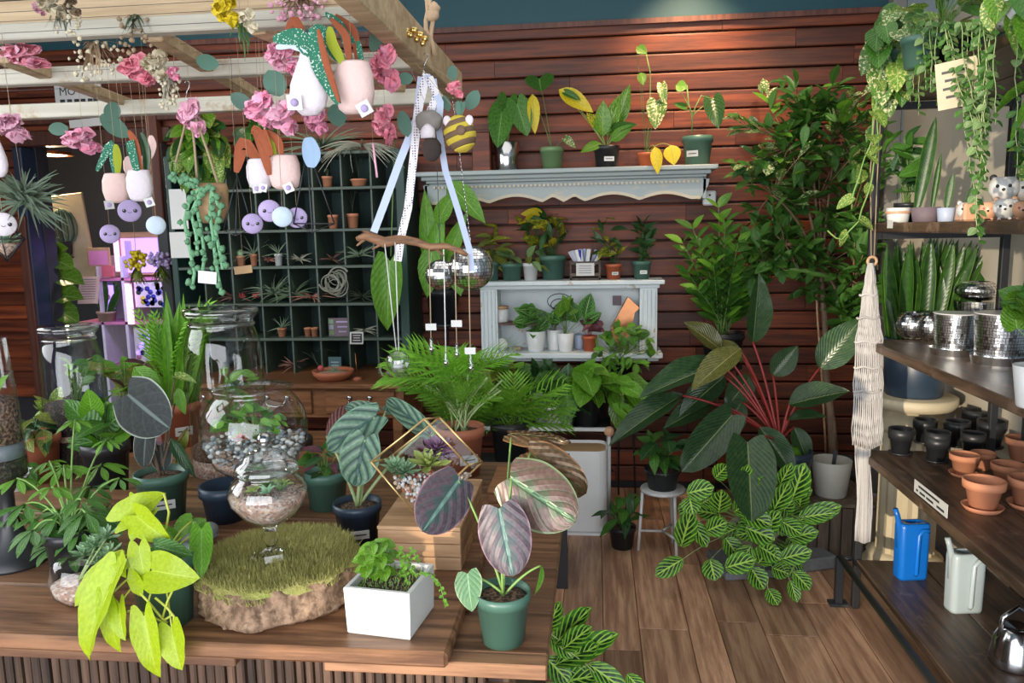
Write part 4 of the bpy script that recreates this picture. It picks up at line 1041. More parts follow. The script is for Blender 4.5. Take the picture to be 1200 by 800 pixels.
air(422, 3, 40, 'spiky green air plant, rightmost in the third row of the hutch', 'airplant', 22, 6, .9, 10)
air(275, 2, 30, 'brownish air plant at the left of the fourth hutch row', 'airplant_red', 16, 7, .9)
for px, lab in ((283, 'coral-pink protea-like bloom, left one of two in the hutch'), (301, 'coral-pink protea-like bloom, right one of two in the hutch')):
    b = cell(px, 2); mb = MB()
    for k in range(3): airplant_mb(mb, b + V((0, 0, .03)), .034 - .008 * k, 12, .016, px + k, .8 + k * .8, -.3, seg=3)
    for v in mb.v: v.z = max(v.z, b.z + .001)
    mb.build('pink_bloom', 'protea_red', None, b, lab, 'flower')
air(322, 2, 54, 'large spiky dark green air plant in the fourth hutch row', 'airplant', 26, 8, 1.2, 10)
air(345, 2, 50, 'wispy air plant with upright thin leaves beside the large dark green one', 'airplant_dark', 22, 9, 1.5, 8)
air(366, 2, 44, 'brown-green air plant hanging over the shelf edge in the fourth hutch row', 'airplant_red', 18, 10, .6, 5)
air(425, 2, 46, 'flat dark green air plant, rightmost in the fourth hutch row', 'airplant_dark', 18, 12, .7, 5)
def curly(c, r, label, seed, n=12, w=.011, squash=1.0):
    gg = random.Random(seed); mb = MB(); c = V(c)
    for k in range(n):
        q = V((gg.uniform(-.35, .35), gg.uniform(-.35, .1), gg.uniform(-.15, .5))) * r; ax = Matrix.Rotation(gg.uniform(-.6, .6), 3, 'Z') @ Matrix.Rotation(gg.uniform(-.5, .5), 3, 'Y')
        rr = r * gg.uniform(.5, .8); a0 = gg.uniform(0, 6.28)
        pts = [c + q + ax @ V((math.cos(a0 + t) * rr * (1 - .06 * t), (t - 2) * .008, math.sin(a0 + t) * rr * squash * (1 - .06 * t))) for t in [i * 5.2 / 14 for i in range(15)]]
        mb.blade(pts, [w * (1 - .06 * i) for i in range(15)], up=ax @ V((0, 1, 0)), fold=.4)
    return mb
b = P(392, 333, 4.10); mb = curly(b, .085, '', 3); mb.build('curly_air_plant', 'airplant_grey', None, b, 'pale round curly air plant hanging on the front of the hutch', 'plant', None)
tinypot(331, 1, 11, 10, label='tiny terracotta pot with a pale rosette in the fifth hutch row', kind='airplant', hp=12)
for i, (px, lab) in enumerate(((361, 'terracotta mini pot lying tilted in the fifth hutch row, left one'), (369, 'terracotta mini pot standing beside the tilted one in the hutch'))):
    b = cell(px, 1); r = empty('mini_pot', b, lab, 'pot'); pot(r, b, .021, .05, 'terracotta', soil=None, seg=14)
b = cell(398, 1); cdm = empty('printed_card', b, 'dark mauve printed card with a strip of green photos in the hutch', 'card')
m = MB(); m.box(b + V((0, 0, .052)), (.125, .006, .104)); m.build('card', 'sign_mauve', cdm)
for k in range(3): m = MB(); m.box(b + V((-.045, -.0035, .084 - .032 * k)), (.026, .001, .026)); m.build('photo_square', ['succulent_mint', 'pebble_grey', 'pot_sage'][k], cdm)
for k in range(3): m = MB(); m.box(b + V((.02, -.0035, .082 - .028 * k)), (.07 - .012 * k, .001, .008)); m.build('printed_line', 'felt_lilac', cdm)
air(427, 1, 30, 'grey tangled air plant in the fifth hutch row', 'airplant_grey', 14, 15, .5)
air(344, 0, 30, 'reddish air plant in the lowest hutch row', 'airplant_red', 14, 17, .9)
b = cell(396, 0) + V((0, -.04, 0)); m = MB(); m.box(b + V((0, 0, .045)), (.075, .006, .09)); sg_ = empty('small_card', b, 'small dark teal card standing behind the terracotta dish', 'card'); m.build('card', 'sign_teal', sg_)
for k in range(2): m = MB(); m.box(b + V((0, -.0035, .06 - .02 * k)), (.045, .001, .004)); m.build('printed_line', 'ribbon_blue', sg_)
# dish with sand, sign on stick, big curly air plant on the desk front
b = at(391, 3.96, DSZ); m_ = mpp(b); ds = empty('terracotta_dish', b, 'wide shallow terracotta dish on the desk in front of the hutch', 'dish')
m = MB(); m.lathe([(0, 0), (.078, 0), (.108, .03), (.112, .052), (.104, .052), (.098, .035), (0, .03)], b, 28); m.build('bowl', 'terracotta_dark', ds)
m = MB(); m.lathe([(.1, .036), (.05, .042), (0, .044)], b, 20); m.build('sand', 'pebble_tan', ds)
mb = MB(); airplant_mb(mb, b + V((.01, 0, .048)), .06, 30, .003, 8, 2, .3); mb.build('grass_tuft', 'airplant', None, b + V((0, 0, .04)), 'short tuft of pale green blades in the terracotta dish', 'plant')
b = at(376, 3.97, DSZ + .05); mb = MB(); mb.ball(b + V((0, 0, .01)), .018, sc_=(1, 1, .9)); r = empty('bulbous_air_plant', b, 'small red-based air plant with long curved leaves on the terracotta dish rim', 'plant'); mb.build('bulb', 'protea_red', r)
mb = MB(); 
for k in range(5): mb.blade(bez(b, b + V((-.03 - .02 * k, 0, .08 + .02 * k)), b + V((-.10 + .05 * k, 0, .10)), 6), [.006 - .0008 * i for i in range(7)])
mb.build('leaves', 'airplant', r)
b = at(419, 3.95, DSZ); sg = empty('chalkboard_sign', b, 'tiny white-framed chalkboard sign on a thin copper stand on the desk', 'sign')
m = MB(); m.lathe([(0, 0), (.026, 0), (.022, .012), (.006, .016), (0, .016)], b, 16); m.build('base', 'terracotta_dark', sg)
m = MB(); m.tube([b + V((0, 0, .01)), b + V((-.006, 0, .145))], .0025, 6); m.build('stick', 'copper', sg)
cc = P(418, 396, 3.95); M_ = facing(cc) @ Matrix.Rotation(R(-3), 4, 'Z'); m = MB(); m.box(cc, (.072, .066, .008), M_.to_3x3(), bev=.003); m.build('frame', 'paper', sg)
m = MB(); m.box(M_ @ V((0, 0, .004)), (.056, .05, .003), M_.to_3x3()); m.build('chalkboard', 'chalkboard', sg)
for i in range(3): m = MB(); m.box(M_ @ V((0, .014 - .013 * i, .006)), (.04 - .008 * (i % 2), .003, .0008), M_.to_3x3()); m.build('chalk_line', 'paper', sg)
b = at(468, 3.93, DSZ + .075); mb = curly(b, .10, '', 8, 14, .014, .8); 
for v in mb.v: v.z = max(v.z, DSZ + .002)
mb.build('curly_air_plant', 'airplant_grey', None, b, 'big tangled pale curly air plant sitting on the right end of the desk', 'plant')
# plants along the top of the hutch
for (px, bxx, n, L, k, lab, nm) in ((232, (190, 125, 280, 225), 64, 32, ['pothos', 'glossy', 'dark'], 'large leafy variegated plant crowding the top left of the hutch', 'pothos'),
                                    (300, (270, 132, 330, 178), 18, 26, ['dark', 'green'], 'dark leafy plant on top of the hutch behind the felt planters', 'foliage_plant')):
    b = at(px, 4.25, hzt); r = empty(nm, b, lab, 'plant'); tp = pot(r, b, .07, .1, 'pot_black')
    bush(r, tp, bxx, .12, n, L, None, seed=px, keys=k, Y=4.12 if px == 232 else 4.22, stem='stem_green', lift=.2)
b = at(378, 4.25, hzt); mb = MB(); airplant_mb(mb, b + V((0, 0, .04)), .26, 60, .015, 4, .7, .5)
for v in mb.v: v.z = max(v.z, b.z + .001)
mb.build('air_plant', 'airplant', None, b, 'wide yellow-green air plant spreading on top of the hutch', 'plant')
b = at(428, 4.25, hzt); mb = MB(); airplant_mb(mb, b + V((0, -.05, .03)), .24, 36, .015, 9, .4, 1.1)
for v in mb.v: v.z = max(v.z, b.z - .12) 
for v in mb.v: v.y = min(v.y, 4.105) if v.z < b.z + .004 else v.y
mb.build('air_plant', 'airplant_grey', None, b, 'pale drooping air plant hanging over the top edge of the hutch', 'plant')
for px, kx in ((244, 'left'),):
    pass
# pale papers pinned left of the hutch
for (x0, y0, x1, y1, lab) in ((199, 222, 220, 268, 'cream paper sheet pinned beside the hutch, upper one'), (199, 272, 224, 302, 'white paper sheet with a thin drawing pinned beside the hutch, lower one')):
    c = P((x0 + x1) / 2, (y0 + y1) / 2, 4.10); m_ = mpp(c); m = MB(); m.box(c, ((x1 - x0) * m_, .004, (y1 - y0) * m_)); m.build('paper_sheet', 'paper', None, c, lab, 'paper')
# signs high on the wall above the doorway
c = P(92, 111, 4.40); m_ = mpp(c); sg = empty('wall_sign', c, 'white printed wall sign with dark capital letters above the doorway', 'sign')
m = MB(); m.box(c, (58 * m_, .01, 22 * m_)); m.build('board', 'paper', sg)
Mx = Matrix.Translation(c + V((0, -.006, 0))) @ Matrix.Rotation(R(90), 4, 'X')
text('MO', .066, Mx @ Matrix.Translation((-.065, .018, 0)), 'ink', sg)
for x_ in (-.10, -.055, -.01, .03, .075, .11): m = MB(); m.box(Mx @ V((x_, -.034, .001)), (.03, .018, .001), Mx.to_3x3()); m.build('printed_letter', 'steel_grey', sg)
c = P(102, 144, 4.37); m = MB(); m.box(c, (.21, .02, .045), Matrix.Rotation(R(-3), 3, 'Y')); m.build('white_ledge', 'paper', None, c, 'small white strip fixed above the doorway', 'strip')

# ================================================= BACK ROOM
c = P(78, 278, 5.2); bk = empty('cactus_picture', c, 'cream poster of a round ribbed cactus in a pot leaning in the back room', 'picture')
Mx = Matrix.Translation(c) @ Matrix.Rotation(R(-5), 4, 'Y'); X3 = Mx.to_3x3()
m = MB(); m.box(c, (.36, .02, .60), X3, bev=.004); m.build('panel', 'book_cream', bk)
for k in range(9):
    a = (k - 4) / 4.6; m = MB(); pts = [Mx @ V((a * .115 * math.sin(t), -.010, .07 + .13 * math.cos(t))) for t in [i * math.pi / 8 for i in range(9)]]; m.tube(pts, .010, 4); m.build('cactus_rib', 'airplant_dark' if k % 2 else 'airplant', bk)
m = MB(); m.prism([Mx @ V((x_, -.011, z_)) for x_, z_ in ((-.05, -.03), (.05, -.03), (.03, -.12), (.02, -.13), (.04, -.15), (-.04, -.15), (-.02, -.13), (-.03, -.12))], X3 @ V((0, -.01, 0))); m.build('printed_pot', 'felt_charcoal', bk)
# steps of gift shelving
gs = empty('gift_shelf', P(165, 420, 5.2) * V((1, 1, 0)) , 'back room display shelving lit violet with prints and gift cards', 'shelf')
for (x0, x1, y) in ((118, 205, 327), (95, 205, 378), (95, 205, 428)):
    a, b2 = P(x0, y, 5.1), P(x1, y, 5.1); m = MB(); m.box(((a.x + b2.x) / 2, 5.2, a.z), (b2.x - a.x, .3, .02)); m.build('shelf_board', 'pink_card', gs)
for x_ in (118, 146, 205):
    a, b2 = P(x_, 300, 5.1), P(x_, 470, 5.1); m = MB(); m.box((a.x, 5.2, (a.z + b2.z) / 2), (.02, .3, a.z - b2.z)); m.build('upright', 'gift_white', gs)
def flatcard(x0, y0, x1, y1, Y, mat, name, lab, cat, parts=()):
    c = P((x0 + x1) / 2, (y0 + y1) / 2, Y); m_ = mpp(c); w, h = (x1 - x0) * m_, (y1 - y0) * m_
    r = empty(name, c, lab, cat); m = MB(); m.box(c, (w, .012, h), bev=.002); m.build('panel', mat, r)
    for (u, v, uw, vh, mt, sh) in parts:
        m = MB(); q = c + V(((u - .5) * w, -.008, (.5 - v) * h))
        if sh == 'r': m.lathe([(0, -.004), (uw * w / 2, -.004), (uw * w / 2, .002), (0, .002)], q, 14, Matrix.Rotation(R(90), 3, 'X'))
        else: m.box(q, (uw * w, .006, vh * h))
        m.build('printed_shape', mt, r)
    return r
gg = random.Random(9)
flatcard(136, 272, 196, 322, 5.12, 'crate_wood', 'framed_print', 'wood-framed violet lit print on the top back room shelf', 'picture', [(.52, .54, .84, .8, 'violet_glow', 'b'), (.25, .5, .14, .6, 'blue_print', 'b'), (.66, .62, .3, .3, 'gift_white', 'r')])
flatcard(102, 290, 130, 312, 5.05, 'kraft', 'gift_card', 'kraft-edged pink card with a small flower drawing in the back room', 'card', [(.5, .55, .85, .75, 'pink_card', 'b'), (.4, .5, .25, .25, 'gift_white', 'r'), (.65, .6, .2, .2, 'gift_white', 'r')])
flatcard(119, 311, 134, 324, 5.02, 'coral_card', 'gift_card', 'small plain coral-red box below the pink card', 'box')
flatcard(157, 330, 200, 360, 5.08, 'gift_white', 'patterned_print', 'upper blue, white and yellow floral print on the back room shelf', 'picture', [(gg.uniform(.08, .92), gg.uniform(.1, .9), .14, .2, gg.choice(['blue_print', 'blue_print', 'gift_yellow', 'hutch_back', 'gift_white']), 'r') for _ in range(34)])
flatcard(157, 384, 200, 424, 5.08, 'gift_white', 'patterned_print', 'lower blue and white floral print on the back room shelf, partly behind plants', 'picture', [(gg.uniform(.08, .92), gg.uniform(.1, .9), .14, .2, gg.choice(['blue_print', 'pink_card', 'gift_white', 'violet_glow']), 'r') for _ in range(26)])
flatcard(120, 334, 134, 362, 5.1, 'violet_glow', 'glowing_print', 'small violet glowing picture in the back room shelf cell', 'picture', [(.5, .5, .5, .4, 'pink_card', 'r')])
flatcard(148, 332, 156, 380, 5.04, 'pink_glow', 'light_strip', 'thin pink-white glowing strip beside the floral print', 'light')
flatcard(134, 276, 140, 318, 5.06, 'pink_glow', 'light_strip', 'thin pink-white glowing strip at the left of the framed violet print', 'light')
b = P(104, 340, 4.95); op = empty('open_book', b, 'open kraft-coloured book page with lines of print in the back room', 'book')
M_ = facing(b, (.1, -1, .3)); m = MB(); m.box(b, (.14, .19, .01), M_.to_3x3(), bev=.002); m.build('page', 'book_page', op)
for i in range(9): m = MB(); m.box(M_ @ V((0, .075 - .017 * i, .0058)), (.10, .004, .001), M_.to_3x3()); m.build('printed_line', 'sign_mauve', op)
# fiddle-leaf plant near the doorway
b = at(70, 4.75, .62); r = empty('fiddle_leaf_plant', V((b.x, b.y, 0)), 'large wavy-leaved green plant just inside the back room doorway', 'plant')
tp = pot(r, V((b.x, b.y, 0)), .13, .26, 'pot_black'); m = MB(); m.tube([tp, P(62, 400, 4.75), P(66, 300, 4.75)], [.012, .010, .006], 6); m.build('trunk', 'trunk_bark', r)
heroes(r, P(62, 330, 4.75), [(58, 300, 60, 280, 4.75, 4.65, 24), (56, 300, 84, 312, 4.7, 4.62, 24), (60, 322, 97, 330, 4.7, 4.6, 26), (56, 345, 96, 348, 4.7, 4.6, 26), (55, 355, 90, 375, 4.7, 4.6, 28), (60, 300, 78, 290, 4.75, 4.7, 20), (50, 310, 54, 345, 4.7, 4.6, 24)], 'fiddle', 'stem_brown', .004, .1)
b = at(128, 4.95, P(128, 385, 4.95).z); r, o = potted('snake_plant', 'small spiky upright plant in a pale pot on the back room shelf', 126, 5.1, P(128, 378, 5.1).z + .01, 22, 12, 'pebble_tan'); blades(r, o, (112, 325, 142, 350), 5.1, 7, 'snake', 3, 2.2)
for (px, py, mt, lab) in ((160, 305, 'petal_yellow', 'dried yellow flower bunch hanging before the back room'), (187, 305, 'petal_tan', 'dried purple-brown hydrangea bunch hanging before the back room')):
    c = P(px, py, 4.3); r = empty('dried_bouquet', c, lab, 'flowers'); gg = random.Random(px); mb = MB(); mc = MB(); ml = MB()
    for i in range(46):
        d = V((gg.gauss(0, 1), gg.gauss(0, 1), gg.gauss(0, 1))).normalized() * gg.uniform(.03, .075); mb.ball(c + d * V((1, 1, .8)), .013, 6, 4, wob=.25, rg=gg)
    for i in range(26): ml.blade(bez(c + V((0, 0, -.03)), c + V((gg.uniform(-.05, .05), 0, -.07)), c + V((gg.uniform(-.08, .08), gg.uniform(-.03, .03), -.12 - gg.random() * .04)), 3), [.008, .014, .012, .002])
    mb.build('blossoms', mt if px == 160 else 'felt_lilac', r)['kind'] = 'stuff'; ml.build('dry_leaves', 'lf_olive', r)['kind'] = 'stuff'
    m = MB(); m.tube([c + V((0, 0, .05)), V((c.x, c.y, 2.66))], .0015, 4); m.build('string', 'twine', r)
# ================================================= TREE, ZZ PLANT, BIG PHILODENDRON
def blockstand(name, lab, x, Y, z, w, d, mat='grey_crate', cat='crate', slats=True):
    r = empty(name, (x, Y, 0), lab, cat)
    m = MB(); m.box((x, Y, z - .008), (w, d, .016), bev=.003); m.build('top', mat, r)
    m = MB(); m.box((x, Y, (z - .016) / 2), (w - .03, d - .03, z - .017)); m.build('core', 'ink', r)
    n = max(3, int(w / .05))
    for i in range(n):
        m = MB(); m.box((x - w / 2 + w * (i + .5) / n, Y - d / 2 + .008, (z - .018) / 2), (w / n - .005, .016, z - .02), bev=.002); m.build('slat', mat, r)
    for i in range(max(3, int(d / .06))):
        nn = max(3, int(d / .06)); m = MB(); m.box((x - w / 2 + .008, Y - d / 2 + .02 + (d - .03) * (i + .5) / nn, (z - .018) / 2), (.016, (d - .03) / nn - .005, z - .02), bev=.002); m.build('slat', mat, r)
    return r
def polestand(name, lab, x, Y, z, r_=.11):
    r = empty(name, (x, Y, 0), lab, 'stand'); m = MB(); m.lathe([(0, z - .012), (r_, z - .012), (r_, z), (0, z)], (x, Y, 0), 24); m.build('plate', 'black_metal', r)
    for k in range(3):
        a = R(90 + 120 * k); m = MB(); m.tube([V((x + r_ * .8 * math.cos(a), Y + r_ * .8 * math.sin(a), z - .012)), V((x + r_ * 1.05 * math.cos(a), Y + r_ * 1.05 * math.sin(a), 0))], .006, 6); m.build('leg', 'black_metal', r)
    return r
# tree: pot on the floor
tp = at(975, 4.1, 0); r = empty('rubber_tree', tp, 'tall bushy small-leaved tree with cream-tinged leaves and bare trunk in the corner', 'tree')
pot(r, tp, .17, .30, 'pot_black'); o = tp + V((0, 0, .27))
m = MB(); j = P(962, 318, 4.1); m.tube([o, P(975, 500, 4.12), P(968, 440, 4.1), P(967, 380, 4.1), j], [.026, .022, .018, .015, .013], 8); m.build('trunk', 'trunk_bark', r)
m = MB(); m.tube([o + V((-.03, .03, 0)), P(963, 440, 4.13), P(958, 372, 4.13), P(955, 300, 4.13)], .006, 6); m.build('stake', 'crate_wood', r)
gg = random.Random(21); mb = MB(); tips = []
cen = [(925, 160, 50, 45), (980, 150, 45, 40), (905, 215, 42, 45), (960, 215, 60, 55), (1000, 230, 34, 60), (920, 275, 50, 42), (965, 300, 60, 45), (1000, 320, 28, 40), (945, 135, 34, 30), (895, 300, 30, 30), (990, 370, 22, 22)]
for ci, (cx_, cy_, rx_, ry_) in enumerate(cen):
    hub = P(cx_, cy_ + ry_ * .3, 4.08 + gg.uniform(-.1, .1)); mb.tube(bez(j, (j + hub) / 2 + V((0, 0, .12)), hub, 6), [.010 - .001 * i for i in range(7)], 5)
    for k in range(13):
        t = P(cx_ + gg.uniform(-1, 1) * rx_, cy_ + gg.uniform(-1, 1) * ry_, 4.08 + gg.uniform(-.22, .2)); mb.tube(bez(hub, (t + hub) / 2 + V((0, 0, .03)), t, 4), [.004, .0035, .003, .0025, .002], 4); tips.append((hub, t))
mb.build('branches', 'stem_brown', r)
cnt = 0; extra = MB()
for (hub, t) in tips:
    for k in range(9):
        f = .35 + .75 * k / 7; p = hub.lerp(t, f) + V((gg.uniform(-1, 1), gg.uniform(-1, 1), gg.uniform(-1, 1))) * .02
        d = (t - hub).normalized() * .6 + V((gg.uniform(-1, 1), gg.uniform(-1, .6), gg.uniform(-.5, .9))); L = gg.uniform(.075, .125)
        M_ = leafM(p, d, V((gg.uniform(-.4, .4), -.5, 1)), L, gg.uniform(.9, 1.2)); key = 'tree_cream' if gg.random() < .25 else ('tree_dark' if gg.random() < .25 else ('zz_bright' if gg.random() < .2 else 'tree'))
        if cnt < 300: inst('leaf', pick(key, gg), M_, r)
        else:
            me = LM[key][0]; extra._add([M_ @ v.co for v in me.vertices], [tuple(q.vertices) for q in me.polygons], True)
        cnt += 1
e = extra.build('foliage', 'lf_green', r, kind='stuff'); e.data.uv_layers.new(name='UVMap')
# ZZ plant on a tall stand
zzp = at(846, 4.18, .80); stn = polestand('plant_stand', 'black metal stand carrying the upright glossy plant beside the tree', zzp.x, 4.2, .80)
r, o = potted('zz_plant', 'upright bushy plant with glossy small leaves on many stems left of the tree', 846, 4.18, .80, 50, 40, 'pot_black', base=zzp)
gg = random.Random(5); mb = MB(); n = 0
ends = [(800, 285), (812, 268), (842, 243), (850, 262), (826, 290), (865, 285), (880, 300), (892, 290), (903, 312), (872, 330), (806, 320), (836, 310), (858, 320), (818, 340), (886, 335), (846, 290)]
for ex, ey in ends:
    a = o + V((gg.uniform(-.03, .03), gg.uniform(-.03, .03), 0)); t = P(ex, ey, 4.15 + gg.uniform(-.14, .08)); path = bez(a, a.lerp(t, .45) + V((0, 0, .06)), t, 10); mb.tube(path, [.005 - .0003 * i for i in range(11)], 5)
    for i in range(2, 11):
        for s in (-1, 1):
            d = (path[i] - path[i - 1]).normalized() * .7 + V((s * .8, gg.uniform(-.6, .3), gg.uniform(-.1, .3)))
            inst('leaf', pick('zz_bright' if gg.random() < .35 else 'zz', gg), leafM(path[i], d, V((0, -.6, 1)), gg.uniform(.075, .11), 1.1), r); n += 1
mb.build('stems', 'stem_green', r)
# crate and pots in the right corner
ccx = at(968, 3.66, .27); blockstand('wooden_crate', 'low dark weathered wooden crate on the floor under the navy and grey pots', ccx.x - .02, 3.70, .27, .42, .36)
r, o = potted('grey_planter', 'empty round light grey planter with a small black label stake on the low crate', 973, 3.66, .27, 45, 43, 'grey_ceramic', cat='pot', rim=False, lvl=.7, rb=.78)
m = MB(); m.box(o + V((.005, -.02, .055)), (.018, .003, .09), Matrix.Rotation(.1, 3, 'Y')); m.build('label_stake', 'steel_grey', r)
b = at(926, 3.62, .27); r, o = potted('giant_philodendron', 'giant dark philodendron with red stalks and big ribbed leaves in a navy pot', 926, 3.60, .27, 47, 58, 'pot_navy', label_pot=-.25)
m = MB(); m.ball(o + V((0, 0, .01)), .045, sc_=(1, 1, .7), wob=.2); m.build('moss_tuft', 'lf_bright', r)
crown = o + V((-.06, 0, .06))
heroes(r, crown, [
    (876, 518, 882, 610, 3.25, 3.02, 56, 'big_heart', (0, -1, .25)), (858, 486, 800, 552, 3.5, 3.38, 44, 'big_heart', (.1, -1, .5)),
    (924, 474, 995, 455, 3.6, 3.55, 40, 'big', (0, -.6, 1)), (922, 492, 968, 486, 3.6, 3.5, 24, 'big', (0, -.4, 1)),
    (960, 432, 1010, 372, 3.7, 3.66, 40, 'big', (-.3, -1, .3)), (882, 402, 892, 320, 3.75, 3.68, 32, 'big', (.3, -1, 0)),
    (868, 408, 810, 452, 3.6, 3.45, 34, 'big_bronze', (-.2, -.8, .8)), (845, 410, 803, 376, 3.7, 3.66, 30, 'big_bronze', (0, -.8, .8)),
    (846, 425, 748, 462, 3.66, 3.5, 38, 'big', (0, -.7, 1)), (800, 462, 712, 515, 3.6, 3.42, 34, 'big', (-.2, -.7, .9)),
    (850, 440, 795, 485, 3.7, 3.6, 34, 'big', (0, -.7, .8)), (872, 420, 828, 400, 3.76, 3.7, 26, 'big_bronze', (0, -.8, .7)),
    (905, 440, 935, 405, 3.8, 3.8, 28, 'big', (0, -1, .4)), (890, 500, 935, 560, 3.55, 3.42, 30, 'big', (.2, -1, .2)),
    (870, 470, 838, 520, 3.7, 3.62, 34, 'big', (-.1, -1, .4)), (930, 500, 950, 545, 3.66, 3.6, 24, 'big', (.2, -1, .2)),
    (880, 440, 850, 480, 3.8, 3.72, 30, 'big', (0, -1, .5)), (835, 470, 778, 500, 3.7, 3.6, 30, 'big', (0, -.8, .8))],
    'big', 'stem_red', .0075, .16)
# maranta on granite block
b = PZ(935, 668, 0); gb = empty('granite_block', V((b.x, b.y + .06, 0)), 'rough grey stone paver on the floor under the lime-veined plant', 'stone')
m = MB(); m.box((b.x, b.y + .09, .03), (.30, .24, .06), Matrix.Rotation(.35, 3, 'Z'), bev=.008); m.build('block', 'granite', gb)
m = MB(); m.box((b.x - .22, b.y + .02, .018), (.30, .26, .036), Matrix.Rotation(.2, 3, 'Z'), bev=.008); m.build('slab', 'granite', gb)
b2 = V((b.x - .19, b.y + .03, .037)); r, o = potted('lemon_lime_maranta', 'prayer plant with lime-veined oval leaves in a grey pot on the floor', 0, 0, 0, 56, 42, 'grey_ceramic', base=b2)
ml = [(862, 575, 878, 545, 20), (805, 578, 835, 570, 26), (808, 582, 812, 602, 24), (822, 590, 838, 580, 22), (798, 640, 810, 600, 26), (842, 600, 846, 575, 26), (828, 622, 850, 612, 24), (870, 600, 905, 615, 26),
      (874, 618, 908, 632, 28), (912, 570, 928, 545, 20), (928, 585, 942, 545, 30), (935, 610, 985, 592, 24), (940, 606, 978, 600, 20), (905, 600, 925, 565, 22), (925, 630, 958, 622, 22), (915, 655, 950, 645, 24), (888, 660, 905, 640, 26),
      (850, 665, 885, 655, 26), (832, 655, 838, 680, 26), (800, 655, 768, 674, 22), (880, 665, 896, 690, 26), (905, 665, 925, 672, 22), (885, 690, 925, 712, 24), (930, 670, 950, 690, 22), (926, 680, 935, 705, 16),
      (810, 610, 830, 640, 22), (850, 630, 868, 655, 24), (860, 600, 880, 585, 24), (890, 640, 915, 655, 24), (915, 610, 940, 625, 24), (838, 560, 852, 545, 20), (893, 625, 912, 600, 24), (905, 580, 890, 560, 22), (880, 640, 862, 668, 24), (900, 690, 912, 708, 20)]
gg = random.Random(8); sp = []
for (x0, y0, x1, y1, w) in ml:
    Yb = 3.22 + gg.uniform(-.06, .07) - max(0, (y0 - 620)) * .0016; sp.append((x0, y0, x1, y1, Yb, Yb - .05, w * .98, 'maranta', (gg.uniform(-.3, .3), -.9, .7)))
for k in range(26):
    x0 = gg.uniform(815, 940); y0 = gg.uniform(575, 670); a = gg.uniform(0, 6.3); Yb = 3.32 + gg.uniform(-.04, .08); sp.append((x0, y0, x0 + 28 * math.cos(a), y0 + 22 * math.sin(a), Yb, Yb - .03, 22, 'maranta', (gg.uniform(-.4, .4), -.9, .8)))
sp = [s for s in sp if min(P(s[0], s[1], s[4]).z, P(s[2], s[3], s[5]).z) > .01]
heroes(r, o, sp, 'maranta', 'stem_pale', .002, .12)
# white stool with plant
sb = at(776, 3.58, 0); st = empty('white_plant_stool', sb, 'small white wire plant stool with round top by the maranta', 'stool'); sz = .318; m = mpp(sb)
m_ = MB(); m_.lathe([(0, sz - .014), (.104, sz - .014), (.108, sz - .007), (.104, sz), (0, sz)], sb * V((1, 1, 0)), 28); m_.build('seat', 'white_metal', st)
for k, a in enumerate((R(-60), R(60), R(180), R(-120))):
    if k == 3: continue
    d = V((math.cos(a), math.sin(a), 0)); m_ = MB(); m_.tube([sb + d * .095 + V((0, 0, sz - .012)), sb + d * .115], .008, 6); m_.build('leg', 'white_metal', st)
    m_ = MB(); m_.tube([sb + d * .103 + V((0, 0, .10)), sb + V((0, 0, .10))], .0065, 6); m_.build('stretcher', 'white_metal', st)
r, o = potted('peace_lily', 'small arching-leaved plant in a black pot on the white stool', 776, 3.58, sz, 42, 24, 'pot_black')
bush(r, o, (740, 498, 815, 552), .12, 22, 34, None, 44, keys=['dark_lance', 'green_lance', 'dark'], Y=3.55, up=.9, lift=.2)
r, o = potted('floor_fern', 'small dark green plant in a black nursery pot on the floor by the white planter', 729, 3.62, 0, 32, 26, 'pot_black')
bush(r, o, (688, 575, 760, 626), .12, 24, 30, None, 45, keys=['dark_lance', 'green_lance'], Y=3.6, up=.9, lift=.3)
# tall white planter
pb = at(684, 3.86, 0); wp = empty('tall_white_planter', pb, 'tall white planter with rounded corners on the floor below the metal plant table', 'planter')
def rrect(w, d, rr, n=5):
    out = []
    for (sx, sy, a0) in ((1, 1, 0), (-1, 1, 90), (-1, -1, 180), (1, -1, 270)):
        for i in range(n + 1): a = R(a0 + 90 * i / n); out.append((sx * (w / 2 - rr) + rr * math.cos(a), sy * (d / 2 - rr) + rr * math.sin(a)))
    return out
def rrbody(mb, c, secs, smooth=False):
    vs = []; n = None
    for (w, d, rr, z) in secs:
        q = rrect(w, d, rr); n = len(q); vs += [V(c) + V((x, y, z)) for x, y in q]
    fs = []
    for i in range(len(secs) - 1):
        for k in range(n): l = (k + 1) % n; fs.append((i * n + k, i * n + l, (i + 1) * n + l, (i + 1) * n + k))
    fs.append(tuple(range(n))[::-1]); fs.append(tuple((len(secs) - 1) * n + k for k in range(n))); mb._add(vs, fs, smooth)
mb = MB(); rrbody(mb, pb, [(.22, .2, .05, .012), (.245, .22, .055, .02), (.245, .22, .055, .44), (.235, .21, .05, .44), (.225, .20, .05, .40)]); mb.build('body', 'white_plastic', wp)
mb = MB(); rrbody(mb, pb, [(.255, .23, .06, 0), (.255, .23, .06, .012)]); mb.build('base_tray', 'white_plastic', wp)
mb = MB(); rrbody(mb, pb, [(.233, .208, .05, .405), (.233, .208, .05, .425)]); mb.build('soil', 'kraft', wp)
